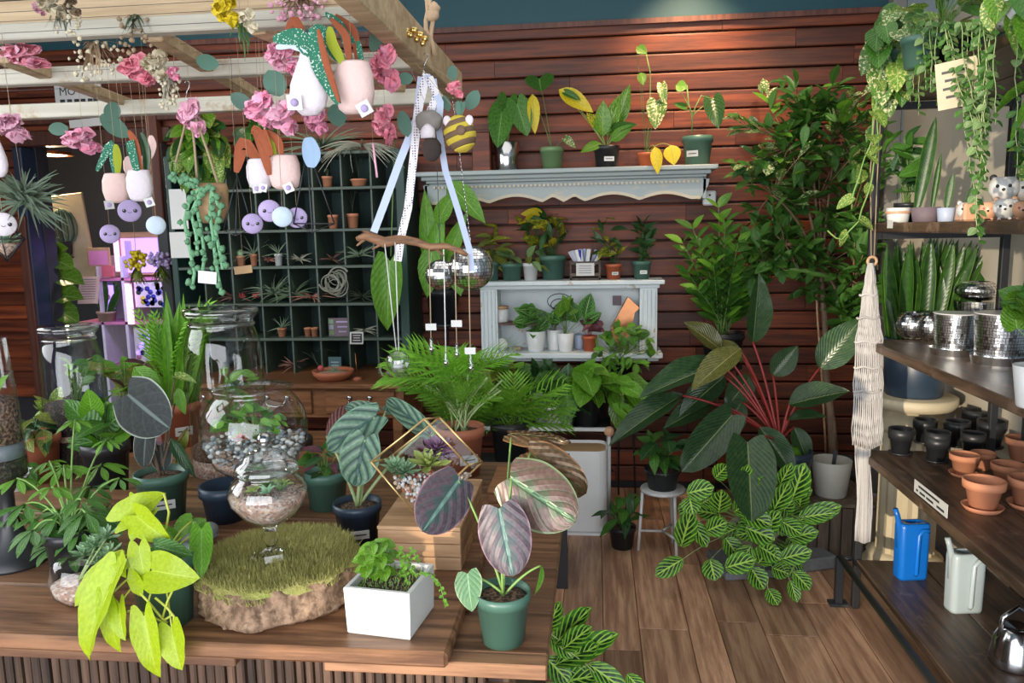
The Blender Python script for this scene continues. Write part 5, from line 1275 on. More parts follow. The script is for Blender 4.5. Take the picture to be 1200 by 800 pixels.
# metal plant table against the wall
TZ = P(690, 500, 3.92).z; ta, tb_ = P(505, 500, 3.92).x, P(716, 500, 3.92).x
pt = empty('metal_plant_table', ((ta + tb_) / 2, 4.1, 0), 'slim white metal plant table against the plank wall crowded with green plants', 'table')
m = MB(); m.box(((ta + tb_) / 2, 4.09, TZ - .012), (tb_ - ta, .36, .006)); m.build('table_top', 'steel_grey', pt)
m = MB(); m.box(((ta + tb_) / 2, 3.91, TZ - .010), (tb_ - ta, .02, .02), bev=.003); m.build('front_rail', 'white_metal', pt)
for x_ in (tb_ - .01, ta + .01):
    for y_ in (3.91, 4.27):
        m = MB(); m.tube([(x_, y_, TZ), (x_, y_, 0)], .010, 8); m.build('leg', 'white_metal', pt)
m = MB(); m.tube([(tb_ - .35, 4.29, TZ - .01), (tb_ + .02, 4.29, TZ - .36)], .006, 5); m.build('brace', 'black_metal', pt)
m = MB(); m.ball((tb_ - .01, 3.905, TZ - .02), .028, sc_=(1, .6, 1)); m.build('corner_joint', 'peach_glaze', pt)
specs = [
 (592, 3.98, 34, 34, 'pot_black', (556, 418, 626, 480), 34, 30, ['green', 'olive', 'bright_heart'], 'leafy mixed green pothos at the left of the metal plant table', 'pothos'),
 (640, 4.05, 36, 36, 'white_ceramic', (600, 420, 668, 470), 34, 28, ['green', 'dark'], 'dense dark-green leafy plant behind the centre of the metal plant table', 'peperomia'),
 (660, 4.02, 36, 40, 'pot_black', (630, 436, 702, 500), 26, 36, ['dark_heart', 'green'], 'ribbed dark-leaved plant hanging over the middle of the metal plant table', 'calathea'),
 (688, 3.98, 38, 40, 'pot_black', (662, 420, 722, 480), 22, 44, ['glossy_heart', 'bright_heart'], 'plant with large yellow-green glossy leaves right of centre on the metal plant table', 'philodendron'),
 (728, 3.96, 32, 32, 'pot_black', (700, 428, 770, 500), 22, 42, ['glossy', 'glossy', 'bright'], 'very shiny bright green plant at the right end of the metal plant table', 'glossy_plant')]
for (px, Y, w, h, pm, bxx, n, L, ks, lab, nm) in specs:
    if px > 700: r, o = potted(nm, lab, 703, 4.14, TZ, w, h, pm)
    else: r, o = potted(nm, lab, px, Y, TZ, w, h, pm)
    bush(r, o, bxx, .15, n, L, None, px, keys=ks, Y=Y - .04, lift=.2)
r, o = potted('foliage_plant', 'white-potted plant with bright leaves low on the metal plant table front', 655, 3.95, TZ, 40, 26, 'white_ceramic', label_pot=True)
bush(r, o, (622, 440, 672, 480), .06, 12, 26, None, 77, keys=['green', 'dark'], Y=3.93)
# parlour palms on a bench behind the work table (right of centre)
r, o = potted('parlor_palm', 'yellow-green parlour palm with arching fronds behind the copper leaves', 598, 3.3, .52, 46, 50, 'pot_black')
fronds(r, o, (520, 438, 668, 520), 3.25, 20, 'palm', 6, .14, base_r=.03)
sd = blockstand('plant_bench', 'low dark bench behind the work table carrying two parlour palms', o.x - .05, 3.3, .52, .62, .3, 'ink', 'bench')
r, o2 = potted('parlor_palm', 'darker feathery palm left of the yellow-green parlour palm, low behind the terrarium', 548, 3.36, .52, 40, 40, 'pot_navy')
fronds(r, o2, (490, 455, 600, 560), 3.3, 16, 'palm', 7, .12, base_r=.03)
# fern-like plant right of the cabinet, on wall bracket stand
b_ = at(726, 4.2, P(726, 446, 4.2).z); polestand('plant_stand', 'thin black stand under the feathery fern right of the white cabinet', b_.x, 4.26, b_.z, .1)
r, o = potted('lacy_fern', 'feathery bright fern in a black pot at the lower right of the white cabinet', 726, 4.26, b_.z, 34, 22, 'pot_black')
gg = random.Random(12)
bush(r, o, (690, 374, 772, 442), .14, 95, 17, None, 88, keys=['zz_bright', 'zz', 'umbrella_bright'], Y=4.17, stem='stem_green', droop=.4, jit=.7, lift=.15)
# big single anthurium leaves left of the cabinet (hanging plant at hutch right edge)
b_ = at(520, 4.25, 1.03); polestand('plant_stand', 'thin black stand between the hutch and the white cabinet', b_.x, 4.28, 1.03, .1)
r, o = potted('birds_nest_fern', 'bright strap-leaved plant between the hutch and the white cabinet', 520, 4.28, 1.03, 40, 40, 'pot_black')
heroes(r, o, [(500, 330, 518, 240, 4.2, 4.12, 20, 'strap_w'), (512, 330, 500, 215, 4.2, 4.15, 18, 'strap_w'), (520, 320, 545, 250, 4.2, 4.1, 18, 'strap_w'), (526, 215, 566, 258, 4.1, 4.0, 30, 'bright'), (505, 285, 498, 345, 4.1, 4.02, 26, 'bright'), (530, 300, 540, 345, 4.1, 4.02, 28, 'bright'), (515, 255, 490, 300, 4.15, 4.05, 20, 'strap_w'),
               (508, 300, 530, 330, 4.15, 4.05, 20, 'bright')] if False else
       [(502, 330, 518, 245, 4.2, 4.12, 22, 'bright'), (506, 320, 498, 222, 4.2, 4.15, 22, 'bright'), (520, 315, 545, 250, 4.2, 4.1, 20, 'bright'), (524, 212, 568, 258, 4.1, 4.0, 26, 'bright'), (507, 285, 500, 348, 4.05, 4.0, 28, 'bright'), (530, 300, 540, 346, 4.05, 4.0, 26, 'bright'), (512, 262, 530, 225, 4.15, 4.05, 20, 'bright')], 'bright', 'stem_green', .003, .2)
r = empty('anthurium_leaf_plant', at(456, 4.06, 1.35), 'single long pointed bright green leaf hanging before the hutch under the branch', 'plant')
b_ = WL[r.name]; m = MB(); m.tube([P(458, 300, 4.0), P(460, 240, 4.04), P(462, 165, 4.2)], .003, 5); m.build('stalk', 'stem_green', r)
inst('leaf', LM['bright_heart'][0], leafM(P(457, 306, 4.0), P(452, 388, 3.98) - P(457, 306, 4.0), (0, -1, .1), (P(457, 306, 4.0) - P(452, 388, 3.98)).length, .62), r)

# ================================================= PEDESTAL + SNAKE PLANT
pb = at(1058, 3.42, 0); pd = empty('stone_pedestal', pb, 'round cream stone column pedestal behind the metal shelving', 'pedestal'); zt = P(1060, 462, 3.42).z
m = MB(); m.lathe([(0, 0), (.17, 0), (.17, .05), (.15, .07), (.155, .09), (.12, .11)], pb, 36); m.build('base', 'pedestal_stone', pd)
m = MB(); k = 36; m.lathe([(.115, .11), (.115, zt - .16)], pb, k, wob=lambda a, i: 1 + .04 * (1 if int(round(a / (2 * math.pi / k))) % 2 else -1), smooth=False); m.build('shaft', 'pedestal_stone', pd)
m = MB(); m.lathe([(.12, zt - .16), (.13, zt - .14), (.12, zt - .12), (.125, zt - .06), (.16, zt - .05), (.175, zt - .03), (.175, zt - .005), (.165, zt), (0, zt)], pb, 36); m.build('capital', 'pedestal_stone', pd)
pb2 = V((pb.x, pb.y, zt)); r = empty('snake_plant', pb2, 'big snake plant with tall dark blades in a smoky glass pot on the stone pedestal', 'plant')
pot(r, pb2, .125, .25, 'pot_navy', rb=.115, rim=False, soil='soil', lvl=.8)
blades(r, pb2 + V((0, 0, .20)), (1034, 276, 1165, 310), 3.4, 36, 'snake', 5, 1.0, .1, .08)
blades(r, pb2 + V((0, 0, .20)), (1030, 300, 1120, 345), 3.4, 10, 'snake', 6, 1.2, .1, .08)
# ================================================= RIGHT SHELF CONTENT
def terracotta(px, py, z, w, lab, mat='terracotta', saucer=True, group=None, stack=0):
    b = PZ(px, py, z) if py else None; m = mpp(b); r = empty('terracotta_pot', b, lab, 'pot', group); R_ = w * m / 2
    z0 = 0
    if saucer:
        s = MB(); s.lathe([(0, 0), (R_ * .82, 0), (R_ * 1.0, R_ * .26), (R_ * .93, R_ * .26), (R_ * .78, R_ * .08), (0, R_ * .08)], b, 26); s.build('saucer', mat, r); z0 = R_ * .09
    mb = MB()
    for k in range(1 + stack):
        zz_ = z0 + k * R_ * .45; q = b + V((0, 0, zz_))
        mb.lathe([(0, 0), (R_ * .62, 0), (R_ * .86, R_ * 1.12), (R_, R_ * 1.12), (R_ * 1.02, R_ * 1.55), (R_ * .92, R_ * 1.55), (R_ * .80, R_ * 1.1), (R_ * .56, R_ * .1), (0, R_ * .1)], q, 26)
        mb.build('pot_body', mat, r); mb = MB()
    return r
zl = SZ['low']
terracotta(1151, 597, zl, 45, 'largest terracotta pot on a saucer, standing nearest the front shelf edge')
terracotta(1129, 557, zl, 32, 'smaller terracotta pot on a saucer behind the largest one')
terracotta(1151, 549, zl, 26, 'small terracotta pot without saucer in the middle of the terracotta group', saucer=False)
terracotta(1180, 570, zl, 36, 'terracotta pot without saucer right behind the largest one', saucer=False)
terracotta(1204, 594, zl, 44, 'terracotta pot on a saucer cut by the right picture edge', stack=0)
terracotta(1196, 538, zl, 34, 'terracotta pot farthest back at the right picture edge', saucer=False)
for i, (px, py, w, st_) in enumerate(((1055, 531, 28, 0), (1083, 518, 26, 0), (1097, 540, 27, 1), (1120, 522, 28, 0), (1141, 508, 27, 0), (1160, 524, 30, 0), (1139, 534, 26, 0))):
    b = PZ(px, py, zl); m_ = mpp(b); R_ = w * m_ / 2
    r = empty('black_pot', b, ('small black planter pot, leftmost of the black pots', 'black planter pot second from left, farther back', 'stacked black planter pots in front of the black group', 'black planter pot in the middle of the back row of black pots', 'tallest-standing black planter pot at the back of the black group', 'rightmost black planter pot behind the terracotta pots', 'black planter pot between the stacked ones and the rightmost one')[i], 'pot')
    for k in range(st_ + 1):
        mb = MB(); mb.lathe([(0, 0), (R_ * .66, 0), (R_ * .88, R_ * 1.3), (R_, R_ * 1.3), (R_ * 1.02, R_ * 2.15), (R_ * .93, R_ * 2.15), (R_ * .82, R_ * 1.2), (R_ * .6, R_ * .2), (0, R_ * .2)], b + V((0, 0, k * R_ * .5)), 22); mb.build('pot_body', 'pot_black', r)
    mb = MB(); mb.lathe([(0, -.0), (R_ * .86, 0), (R_ * .95, R_ * .14), (R_ * .7, R_ * .14), (0, R_ * .13)], b, 22); mb.build('foot', 'pot_black', r)
# watering cans
def can(px, py, z, h, w, mat, lab, rz):
    b = PZ(px, py, z); m_ = mpp(b); H = h * m_; W = w * m_; r = empty('watering_can', b, lab, 'watering can'); X = Matrix.Rotation(rz, 3, 'Z')
    def shell(mb, secs):
        vs = []; n = None
        for (w_, d_, rr, z_, ox) in secs:
            q = rrect(w_, d_, rr, 6); n = len(q); vs += [b + X @ V((x + ox, y, z_)) for x, y in q]
        fs = [(i * n + k, i * n + (k + 1) % n, (i + 1) * n + (k + 1) % n, (i + 1) * n + k) for i in range(len(secs) - 1) for k in range(n)]
        fs.append(tuple(range(n))[::-1]); mb._add(vs, fs, True)
    D = W * .55; mb = MB(); shell(mb, [(W * .90, D * .9, D * .25, 0, 0), (W * .96, D, D * .3, .01, 0), (W, D, D * .3, H * .93, 0), (W * .97, D * .95, D * .3, H * .985, 0), (W * .85, D * .85, D * .25, H, 0), (W * .5, D * .5, D * .2, H, 0), (W * .44, D * .44, D * .15, H * .94, 0), (W * .3, D * .3, D * .1, H * .7, 0)])
    mb.build('body', mat, r)
    mb = MB(); mb.tube([b + X @ V((-W * .40, 0, H * .55)), b + X @ V((-W * .42, 0, H * .9)), b + X @ V((-W * .52, 0, H * 1.12)), b + X @ V((-W * .60, 0, H * 1.24))], [W * .11, W * .10, W * .085, W * .08], 12); mb.build('spout', mat, r)
    mb = MB(); hy = -D * .52
    path = [V((W * .02, hy * .96, H * .10)), V((W * .02, hy - W * .04, H * .14)), V((W * .02, hy - W * .05, H * .5)), V((W * .04, hy - W * .05, H * .82)), V((W * .16, hy - W * .04, H * .90)), V((W * .34, hy - W * .02, H * .90)), V((W * .40, hy * .9, H * .86))]
    mb.tube([b + X @ p for p in path], W * .06, 10)
    mb.build('handle', mat, r)
can(1066, 676, SZ['bottom'], 68, 36, 'can_blue', 'bright blue plastic watering can with short spout on the bottom shelf', .15)
can(1128, 714, SZ['bottom'], 72, 40, 'can_grey', 'pale grey plastic watering can right of the blue one', .15)
b = PZ(1188, 778, SZ['bottom']); kt = empty('steel_kettle', b, 'polished steel watering kettle with arched handle cut by the right picture edge', 'kettle')
m = MB(); m.lathe([(0, 0), (.066, 0), (.072, .01), (.066, .03), (.060, .08), (.042, .115), (.034, .125), (.03, .12), (0, .115)], b, 30); m.build('body', 'chrome', kt)
m = MB(); m.tube([b + V((-.05, 0, .08)), b + V((-.04, 0, .15)), b + V((0, 0, .185)), b + V((.04, 0, .15)), b + V((.05, 0, .08))], .007, 8); m.build('handle', 'chrome', kt)
m = MB(); m.tube([b + V((.05, 0, .04)), b + V((.09, 0, .08)), b + V((.12, 0, .15))], [.012, .009, .007], 8); m.build('spout', 'chrome', kt)
# mirror tile pots
def disco(name, lab, cat, c, prof, n_around, n_up, inner=True, m=None, smooth_end=True):
    """prof: function t->(r,z) ; tiles laid on the surface"""
    c = V(c); r = empty(name, c, lab, cat); mb = MB(); g2 = random.Random(n_around)
    base = MB(); pr = [prof(i / 24) for i in range(25)]; base.lathe([(max(a - .0015, 1e-4), z) for a, z in pr] + ([(pr[-1][0] - .006, pr[-1][1]), (pr[-1][0] - .008, pr[-1][1] - .03), (0, pr[-1][1] - .035)] if inner else []), c, 32, m=m); base.build('shell', 'mirror_tile_shade', r)
    mbs = [MB(), MB()]
    for j in range(n_up):
        (r0, z0), (r1, z1) = prof((j + .07) / n_up), prof((j + .93) / n_up)
        rm = (r0 + r1) / 2; na = max(6, int(n_around * rm / max(p[0] for p in pr)))
        for k in range(na):
            a0 = 2 * math.pi * (k + .07) / na; a1 = 2 * math.pi * (k + .93) / na; t1, t2 = g2.uniform(-.0001, .0001), g2.uniform(-.0001, .0001)
            q = [V(((r0 + .0014 + t1) * math.cos(a0), (r0 + .0014 + t1) * math.sin(a0), z0)), V(((r0 + .0014 + t2) * math.cos(a1), (r0 + .0014 + t2) * math.sin(a1), z0)),
                 V(((r1 + .0014 - t1) * math.cos(a1), (r1 + .0014 - t1) * math.sin(a1), z1)), V(((r1 + .0014 - t2) * math.cos(a0), (r1 + .0014 - t2) * math.sin(a0), z1))]
            if m is not None: q = [m @ v for v in q]
            (mbs[0] if g2.random() < .9 else mbs[1])._add([v + c for v in q], [(0, 1, 2, 3)])
    mbs[0].build('mirror_tiles', 'mirror_tile', r, kind='stuff'); mbs[1].build('darker_mirror_tiles', 'chrome', r, kind='stuff')
    return r
zmid = SZ['mid']
def bowlprof(R_, H): return lambda t: (R_ * math.sin(.55 + t * 2.0) , H * (.5 - math.cos(.55 + t * 2.0) * .58))
def cylprof(R0, R1, H): return lambda t: (R0 + (R1 - R0) * t, H * t)
b = PZ(1069, 396, zmid); m_ = mpp(b); disco('mirrored_bowl', 'small round mirror-tiled bowl pot nearest the left shelf post', 'pot', b, bowlprof(19.5 * m_, 31 * m_), 40, 11)
b = PZ(1106, 404, zmid); b = b + V((0, .10, 0)); m_ = mpp(b); disco('mirror_ball', 'mirror-tiled round bowl half hidden behind the smaller mirrored cylinder pot', 'pot', b, bowlprof(17 * m_, 33 * m_), 36, 11)
for (px, py, w, h, lab) in ((1117, 415, 46, 48, 'smaller mirror-tiled cylinder pot with a matching saucer'), (1170, 425, 56, 58, 'larger mirror-tiled cylinder pot with a matching saucer, in front')):
    b = PZ(px, py, zmid); m_ = mpp(b); r = disco('mirrored_pot', lab, 'pot', b, cylprof(w * .43 * m_, w * .5 * m_, h * m_), 52, 16)
    s = MB(); s.lathe([(0, 0), (w * .5 * m_, 0), (w * .54 * m_, h * .17 * m_), (w * .48 * m_, h * .17 * m_)], b, 48, smooth=False); s.build('saucer', 'mirror_tile', r)
    s = MB(); s.lathe([(w * .5 * m_, h * m_), (w * .515 * m_, h * m_ + .003), (w * .46 * m_, h * m_ + .003)], b, 32); s.build('rim', 'white_ceramic', r)
b = PZ(1160, 392, zmid) + V((.02, .16, 0)); m_ = mpp(b)
disco('mirrored_pot', 'mirror-tiled cylinder pot at the back of the shelf, carrying a mirrored bowl', 'pot', b, cylprof(22 * m_, 24 * m_, 34 * m_), 40, 12)
disco('mirrored_bowl', 'mirror-tiled bowl stacked at the back on the mirrored cylinder pot', 'pot', b + V((0, 0, 34.5 * m_)), bowlprof(24 * m_, 22 * m_), 40, 8)
r, o = potted('glossy_plant', 'bright green round-leaved plant in a white pot cut by the right picture edge', 1212, 1.92, zmid, 50, 50, 'white_ceramic', rim=False)
bush(r, o, (1176, 330, 1240, 385), .09, 16, 44, None, 90, keys=['glossy_heart', 'green'], Y=1.9, lift=.2)
# high shelf: little animal pots and snake cuttings
zh = SZ['high']
def animal(px, Y, w, mat, lab, ear=None, eyes='ink', feet=True, spots=None, lift=0):
    b = at(px, Y, zh + lift); m_ = mpp(b); R_ = w * m_ / 2; r = empty('animal_pot', b, lab, 'pot')
    c = b + V((0, 0, R_ * .95 + (.006 if feet else 0))); mb = MB(); mb.lathe([(0, -R_ * .95), (R_ * .6, -R_ * .9), (R_, -R_ * .2), (R_ * .98, R_ * .3), (R_ * .75, R_ * .8), (R_ * .68, R_ * .8), (R_ * .6, R_ * .3), (0, 0)], c, 22); mb.build('body', mat, r)
    d = TOCAM(c); d.z = 0; d.normalize(); s = V((d.y, -d.x, 0)) * -1
    for k in (-1, 1):
        mb = MB(); mb.ball(c + d * R_ * .90 + s * k * R_ * .38 + V((0, 0, R_ * .15)), R_ * .13, 8, 6); mb.build('eye', eyes, r)
        mb = MB(); mb.ball(c + s * k * R_ * .68 + V((0, 0, R_ * .78)), R_ * .26, 10, 6); mb.build('ear', ear or mat, r)
        if feet:
            mb = MB(); mb.ball(c + d * R_ * .5 + s * k * R_ * .4 + V((0, 0, -R_ * .92 - .001)), R_ * .17, 8, 6, sc_=(1, 1, .7)); mb.build('foot', mat, r)
    mb = MB(); mb.ball(c + d * R_ * 1.0 + V((0, 0, -R_ * .1)), R_ * .12, 8, 6); mb.build('nose', 'ink', r)
    return r, c
b = at(1053, 2.95, zh); m_ = mpp(b)
def dish(px, Y, w, h, mat, lab, name='shallow_pot', soil='soil'):
    b = at(px, Y, zh); m_ = mpp(b); r = empty(name, b, lab, 'pot'); pot(r, b, w * m_ / 2, h * m_, mat, rb=w * m_ * .42, rim=False, soil=soil); return r, b + V((0, 0, h * m_ * .85))
r, _ = dish(1052, 2.92, 27, 17, 'white_ceramic', 'small white shallow pot at the left end of the high shelf'); m = MB(); m.lathe([(27 * m_ / 2 * 1.01, 10 * m_), (27 * m_ / 2 * 1.03, 13 * m_)], WL[r.name], 24); m.build('band', 'peach_glaze', r)
r, o = dish(1084, 2.86, 32, 17, 'sign_mauve', 'dark glossy shallow pot with upright snake leaves on the high shelf')
inst('leaf', LM['snake'][0], leafM(o + V((-.03, 0, 0)), P(1108, 135, 2.86) - o, TOCAM(o), (P(1108, 135, 2.86) - o).length, 1.25), r)
inst('leaf', LM['snake'][1], leafM(o + V((.02, 0, 0)), P(1096, 178, 2.86) - o, TOCAM(o), (P(1096, 178, 2.86) - o).length, .9), r)
r, o = dish(1108, 2.80, 20, 16, 'ribbon_blue', 'small pale blue-grey pot with one short dark leaf on the high shelf')
inst('leaf', LM['snake'][1], leafM(o, P(1117, 202, 2.8) - o, TOCAM(o), (P(1117, 202, 2.8) - o).length, 1.8), r)
r, c = animal(1132, 2.74, 22, 'white_ceramic', 'small white animal-shaped pot with tiny feet, left of the others on the high shelf')
inst('leaf', LM['snake'][1], leafM(c, P(1143, 214, 2.74) - c, TOCAM(c), (P(1143, 214, 2.74) - c).length, 2.6), r)
animal(1157, 2.66, 22, 'peach_glaze', 'peach-coloured little animal pot left of the white-spotted one', ear='white_ceramic', eyes='coral_card')
animal(1177, 2.58, 26, 'white_ceramic', 'cream animal pot below the large panda-like pot', ear='peach_glaze')
animal(1198, 2.5, 22, 'peach_glaze', 'orange and white little animal pot near the right picture edge', ear='white_ceramic', eyes='coral_card')
animal(1214, 2.42, 22, 'ribbon_blue', 'pale blue little animal pot at the right picture edge')
m = MB(); c = at(1176, 2.72, zh); m.box(c + V((0, .02, .03)), (.26, .07, .06), bev=.006); m.build('display_riser', 'peach_glaze', None, c, 'low peach-coloured riser block behind the small animal pots', 'riser')
animal(1175, 2.74, 32, 'white_ceramic', 'large white animal pot with one black ear, raised above the small ones', ear='ink', lift=.062, feet=False)
animal(1204, 2.74, 28, 'white_ceramic', 'plain white animal pot right of the black-eared one', lift=.062, feet=False)
r, o = potted('variegated_plant', 'yellow-green leaved plant at the right picture edge above the animal pots', 1225, 2.35, zh, 40, 26, 'white_ceramic', rim=False)
bush(r, o, (1188, 140, 1250, 215), .08, 14, 36, None, 91, keys=['pothos', 'green'], Y=2.35)
r, o = potted('dark_foliage_plant', 'dark-leaved plant in shade at the left end of the high shelf behind the post', 1058, 3.0, zh, 1, 1, 'pot_black') if False else (None, None)
b = at(1062, 2.98, zh); r = empty('shade_plant', b, 'dark-leaved trailing plant in shade at the left end of the high shelf', 'plant'); pt_ = pot(r, b, .045, .07, 'pot_black')
bush(r, pt_, (1038, 140, 1085, 232), .07, 26, 24, None, 92, keys=['dark', 'green'], Y=2.98, minz=zh + .02)
# top shelf plants
ztp = SZ['top']
def vine(root, pts, key, L, n, mat='stem_pale', r_=.0015, seed=1, wr=1, both=True, hang=.7):
    g2 = random.Random(seed); mb = MB(); pts = [V(p) for p in pts]
    # resample
    seg = [(pts[i + 1] - pts[i]).length for i in range(len(pts) - 1)]; T = sum(seg)
    def pos(s):
        for i, l in enumerate(seg):
            if s <= l or i == len(seg) - 1: return pts[i].lerp(pts[i + 1], min(1, s / l)) + V((math.sin(s * 40 + seed), math.cos(s * 33 + seed), 0)) * .004
            s -= l
    path = [pos(T * i / 24) for i in range(25)]; mb.tube(path, r_, 4)
    for k in range(n):
        p = pos(T * (k + g2.random() * .5) / n); a = g2.uniform(0, 6.28); d = V((math.cos(a), math.sin(a) - .3, -hang + g2.uniform(-.3, .3)))
        inst('leaf', pick(key, g2) if isinstance(key, str) else pick(g2.choice(key), g2), leafM(p, d, V((d.x * .3, -1, .9)), L * g2.uniform(.7, 1.15), wr), root)
    mb.build('vine', mat, root)
b = at(1052, 2.95, ztp); r = empty('variegated_pothos', b, 'large pothos with cream-splashed leaves hanging at the corner of the top shelf', 'plant'); o = pot(r, b, .09, .13, 'pot_green')
bush(r, o, (1010, 2, 1082, 130), .12, 52, 36, None, 93, keys=['var_cream', 'var_cream', 'green', 'pothos'], Y=2.86, droop=.9, cam=.9, lift=.3)
vine(r, [o, P(1048, 40, 2.84), P(1030, 90, 2.82), P(1027, 120, 2.84), P(1020, 170, 2.86), P(1003, 215, 2.9), P(998, 245, 2.9)], 'pothos', .075, 10, 'stem_green', .003, 3)
vine(r, [P(1030, 135, 2.84), P(1028, 180, 2.86), P(1015, 235, 2.88), P(1005, 262, 2.9), P(985, 282, 2.9), P(970, 270, 2.9)], 'pothos', .06, 5, 'stem_green', .003, 4)
for i, (px, w_, y1_, lab, n_) in enumerate(((1078, 20, 135, 'curtain of small-leaved green vines hanging left of the little sign', 7), (1128, 34, 285, 'long curtain of small-leaved green vines hanging before the shelving, longest one', 12), (1166, 26, 210, 'thin trailing vine curtain right of the little hanging sign', 6))):
    Y_ = 2.6 - .1 * i; b = at(px, Y_, ztp); r = empty('trailing_vine_plant', b, lab, 'plant'); o = pot(r, b, .06, .09, 'pot_green' if i != 1 else 'pot_black')
    gg = random.Random(i + 50)
    for k in range(n_):
        xs = px + gg.uniform(-w_, w_); ye = y1_ - gg.uniform(0, .45) * (y1_ - 60) if k else y1_
        if i == 1: ye = y1_ - gg.random() ** .7 * 150 if k else y1_
        x2 = 1150 + gg.uniform(-12, 8) if i == 1 else xs
        yy = Y_ - gg.uniform(.0, .12); xx = SHX0 - .03 - gg.uniform(0, .05)
        # hang outside the shelf's front edge when crossing lower boards
        pts = [o, PX(xs, 22, xx) if i != 1 else PX(xs, 25, xx), PX(xs + (x2 - xs) * .3, 90, xx), PX(xs + (x2 - xs) * .7, (90 + ye) / 2, xx), PX(x2, ye, xx)]
        vine(r, pts, ['umbrella', 'tree', 'grey_green'], .026, int(16 + (ye - 40) / 7), 'stem_pale', .0012, 60 + k + i * 20, 1.6)
b = at(1190, 2.1, ztp); r = empty('hoya', b, 'broad glossy-leaved plant hanging at the top right corner', 'plant'); o = pot(r, b, .08, .12, 'white_ceramic', rim=False)
bush(r, o, (1162, -40, 1240, 62), .12, 18, 48, None, 95, keys=['green', 'glossy_heart', 'pothos'], Y=2.0, droop=.9, lift=.3)
b = at(1100, 2.7, ztp); r = empty('foliage_plant', b, 'dense green plant on the top shelf between the trailing vines', 'plant'); o = pot(r, b, .07, .10, 'pot_black')
bush(r, o, (1060, -30, 1165, 40), .14, 40, 30, None, 96, keys=['green', 'olive', 'pothos'], Y=2.65, lift=.3)
b = at(1195, 2.75, SZ['top'] - .0); r = None
inst_r = empty('long_leaf_plant', at(1225, 2.3, ztp), 'plant with long pale arching strap leaves at the right picture edge', 'plant'); o = pot(inst_r, WL[inst_r.name], .05, .08, 'pot_black')
for (x1_, y1_, x2_, y2_) in ((1230, 90, 1166, 118), (1228, 92, 1180, 160)):
    inst('leaf', LM['strap'][0], leafM(PX(x1_, y1_, 1.0), PX(x2_, y2_, 1.0) - PX(x1_, y1_, 1.0), (0, -.3, 1), (PX(x2_, y2_, 1.0) - PX(x1_, y1_, 1.0)).length, 1), inst_r)
m = MB(); m.tube([o, PX(1230, 88, 1.0)], .003, 4); m.build('stalk', 'stem_green', inst_r)
# macrame tassel hanging from the vine plant at the shelf corner
rp = P(1022, 306, 2.96); mc = empty('macrame_hanger', rp, 'long off-white knotted cotton macrame tassel hanging from a wooden ring by the post', 'macrame')
m = MB(); m.lathe([(.011, -.004), (.019, -.004), (.021, 0), (.019, .004), (.011, .004)], rp, 20, Matrix.Rotation(R(90), 3, 'X'), closed=True); m.build('ring', 'crate_wood', mc)
m = MB(); m.tube([rp + V((-.004, 0, .02)), P(1020, 200, 2.95), P(1030, 60, 2.9)], .0022, 4); m.tube([rp + V((.006, 0, .02)), P(1028, 210, 2.95), P(1036, 60, 2.9)], .0022, 4); m.build('hanging_cord', 'twine', mc)
gg = random.Random(3); k_ = 0
for i in range(30):
    f = (i + .5) / 30 * 2 - 1; mb = MB(); pts = []
    for j in range(13):
        t = j / 12; y = 308 + t * (218 - abs(f) * 6); wd = (3 + 12 * min(1, t * 2.2) + 3 * t)
        wv = 2.0 * math.sin(t * 26 + (i % 2) * math.pi)
        pts.append(P(1020 + f * wd - 4 * t + wv * .6, y, 2.96) + V((0, -.012 * math.cos(f * 1.5) + gg.uniform(-.002, .002), 0)))
    mb.tube(pts, .0028, 5); mb.build('cotton_strand', 'macrame', mc)
for i in range(16):
    f = (i + .5) / 16 * 2 - 1; mb = MB(); pts = [P(1012 + f * (9 + 1.5 * math.sin(j + i)), 505 + 131 * j / 8 - abs(f) * 3, 2.97) + V((0, -.006 * math.cos(f * 1.5), 0)) for j in range(9)]
    mb.tube(pts, .003, 5); mb.build('cotton_strand', 'macrame', mc)
for t_, wd in ((345, 10), (372, 13), (400, 15), (430, 15.5), (458, 16)):
    mb = MB(); mb.tube([P(1018 + wd * math.cos(a) - (t_ - 308) * .012, t_, 2.96) + V((0, -.014 * abs(math.sin(a)), .004 * math.sin(a * 4))) for a in [math.pi * i / 10 for i in range(11)]], .005, 5); mb.build('knot_row', 'macrame', mc)

# ================================================= WORK TABLE CONTENT
def plate(name, lab, px, py, z): return empty(name, PZ(px, py, z), lab, 'plant')
# moss log
lc = PZ(330, 672, TS + .04); lc.z = TS; lm = mpp(lc + V((0, 0, .05))); LR = 92 * lm; LH = .078
lg = empty('moss_log_slice', lc, 'thick bark-edged log slice topped with green moss on the slab', 'log')
def lw(a, i): return 1 + .05 * math.sin(3 * a + 1) + .03 * math.sin(7 * a) + .018 * math.sin(13 * a + 2 * i) + .012 * math.sin(31 * a + i * 3)
mb = MB(); mb.lathe([(LR * .88, 0), (LR * .95, .004), (LR * .99, .012), (LR * .97, .019), (LR * 1.0, .027), (LR * .975, .035), (LR * .995, .043), (LR * .97, .051), (LR * .99, .059), (LR * .95, .067), (LR * .9, .071), (0, .072)], lc, 150, wob=lambda a, i: lw(a, i) * (1 + .035 * mnoise.noise(V((math.cos(a) * 9, math.sin(a) * 9, i * .55))) + .02 * mnoise.noise(V((math.cos(a) * 30, math.sin(a) * 30, i * .9))))); mb.build('bark', 'bark', lg)
mb = MB(); gg = random.Random(1)
rings_ = [(LR * 1.0 * (1 - (i / 11) ** 1.4), 0) for i in range(12)]
def mossz(x, y): n_ = mnoise.noise(V((x * 22, y * 22, 3))); n2 = mnoise.noise(V((x * 60, y * 60, 9))); rr = math.hypot(x, y) / LR; return .070 + .016 * max(0, 1 - rr ** 4) + .006 * n_ + .003 * n2
NR, NS = 22, 72; vs = []
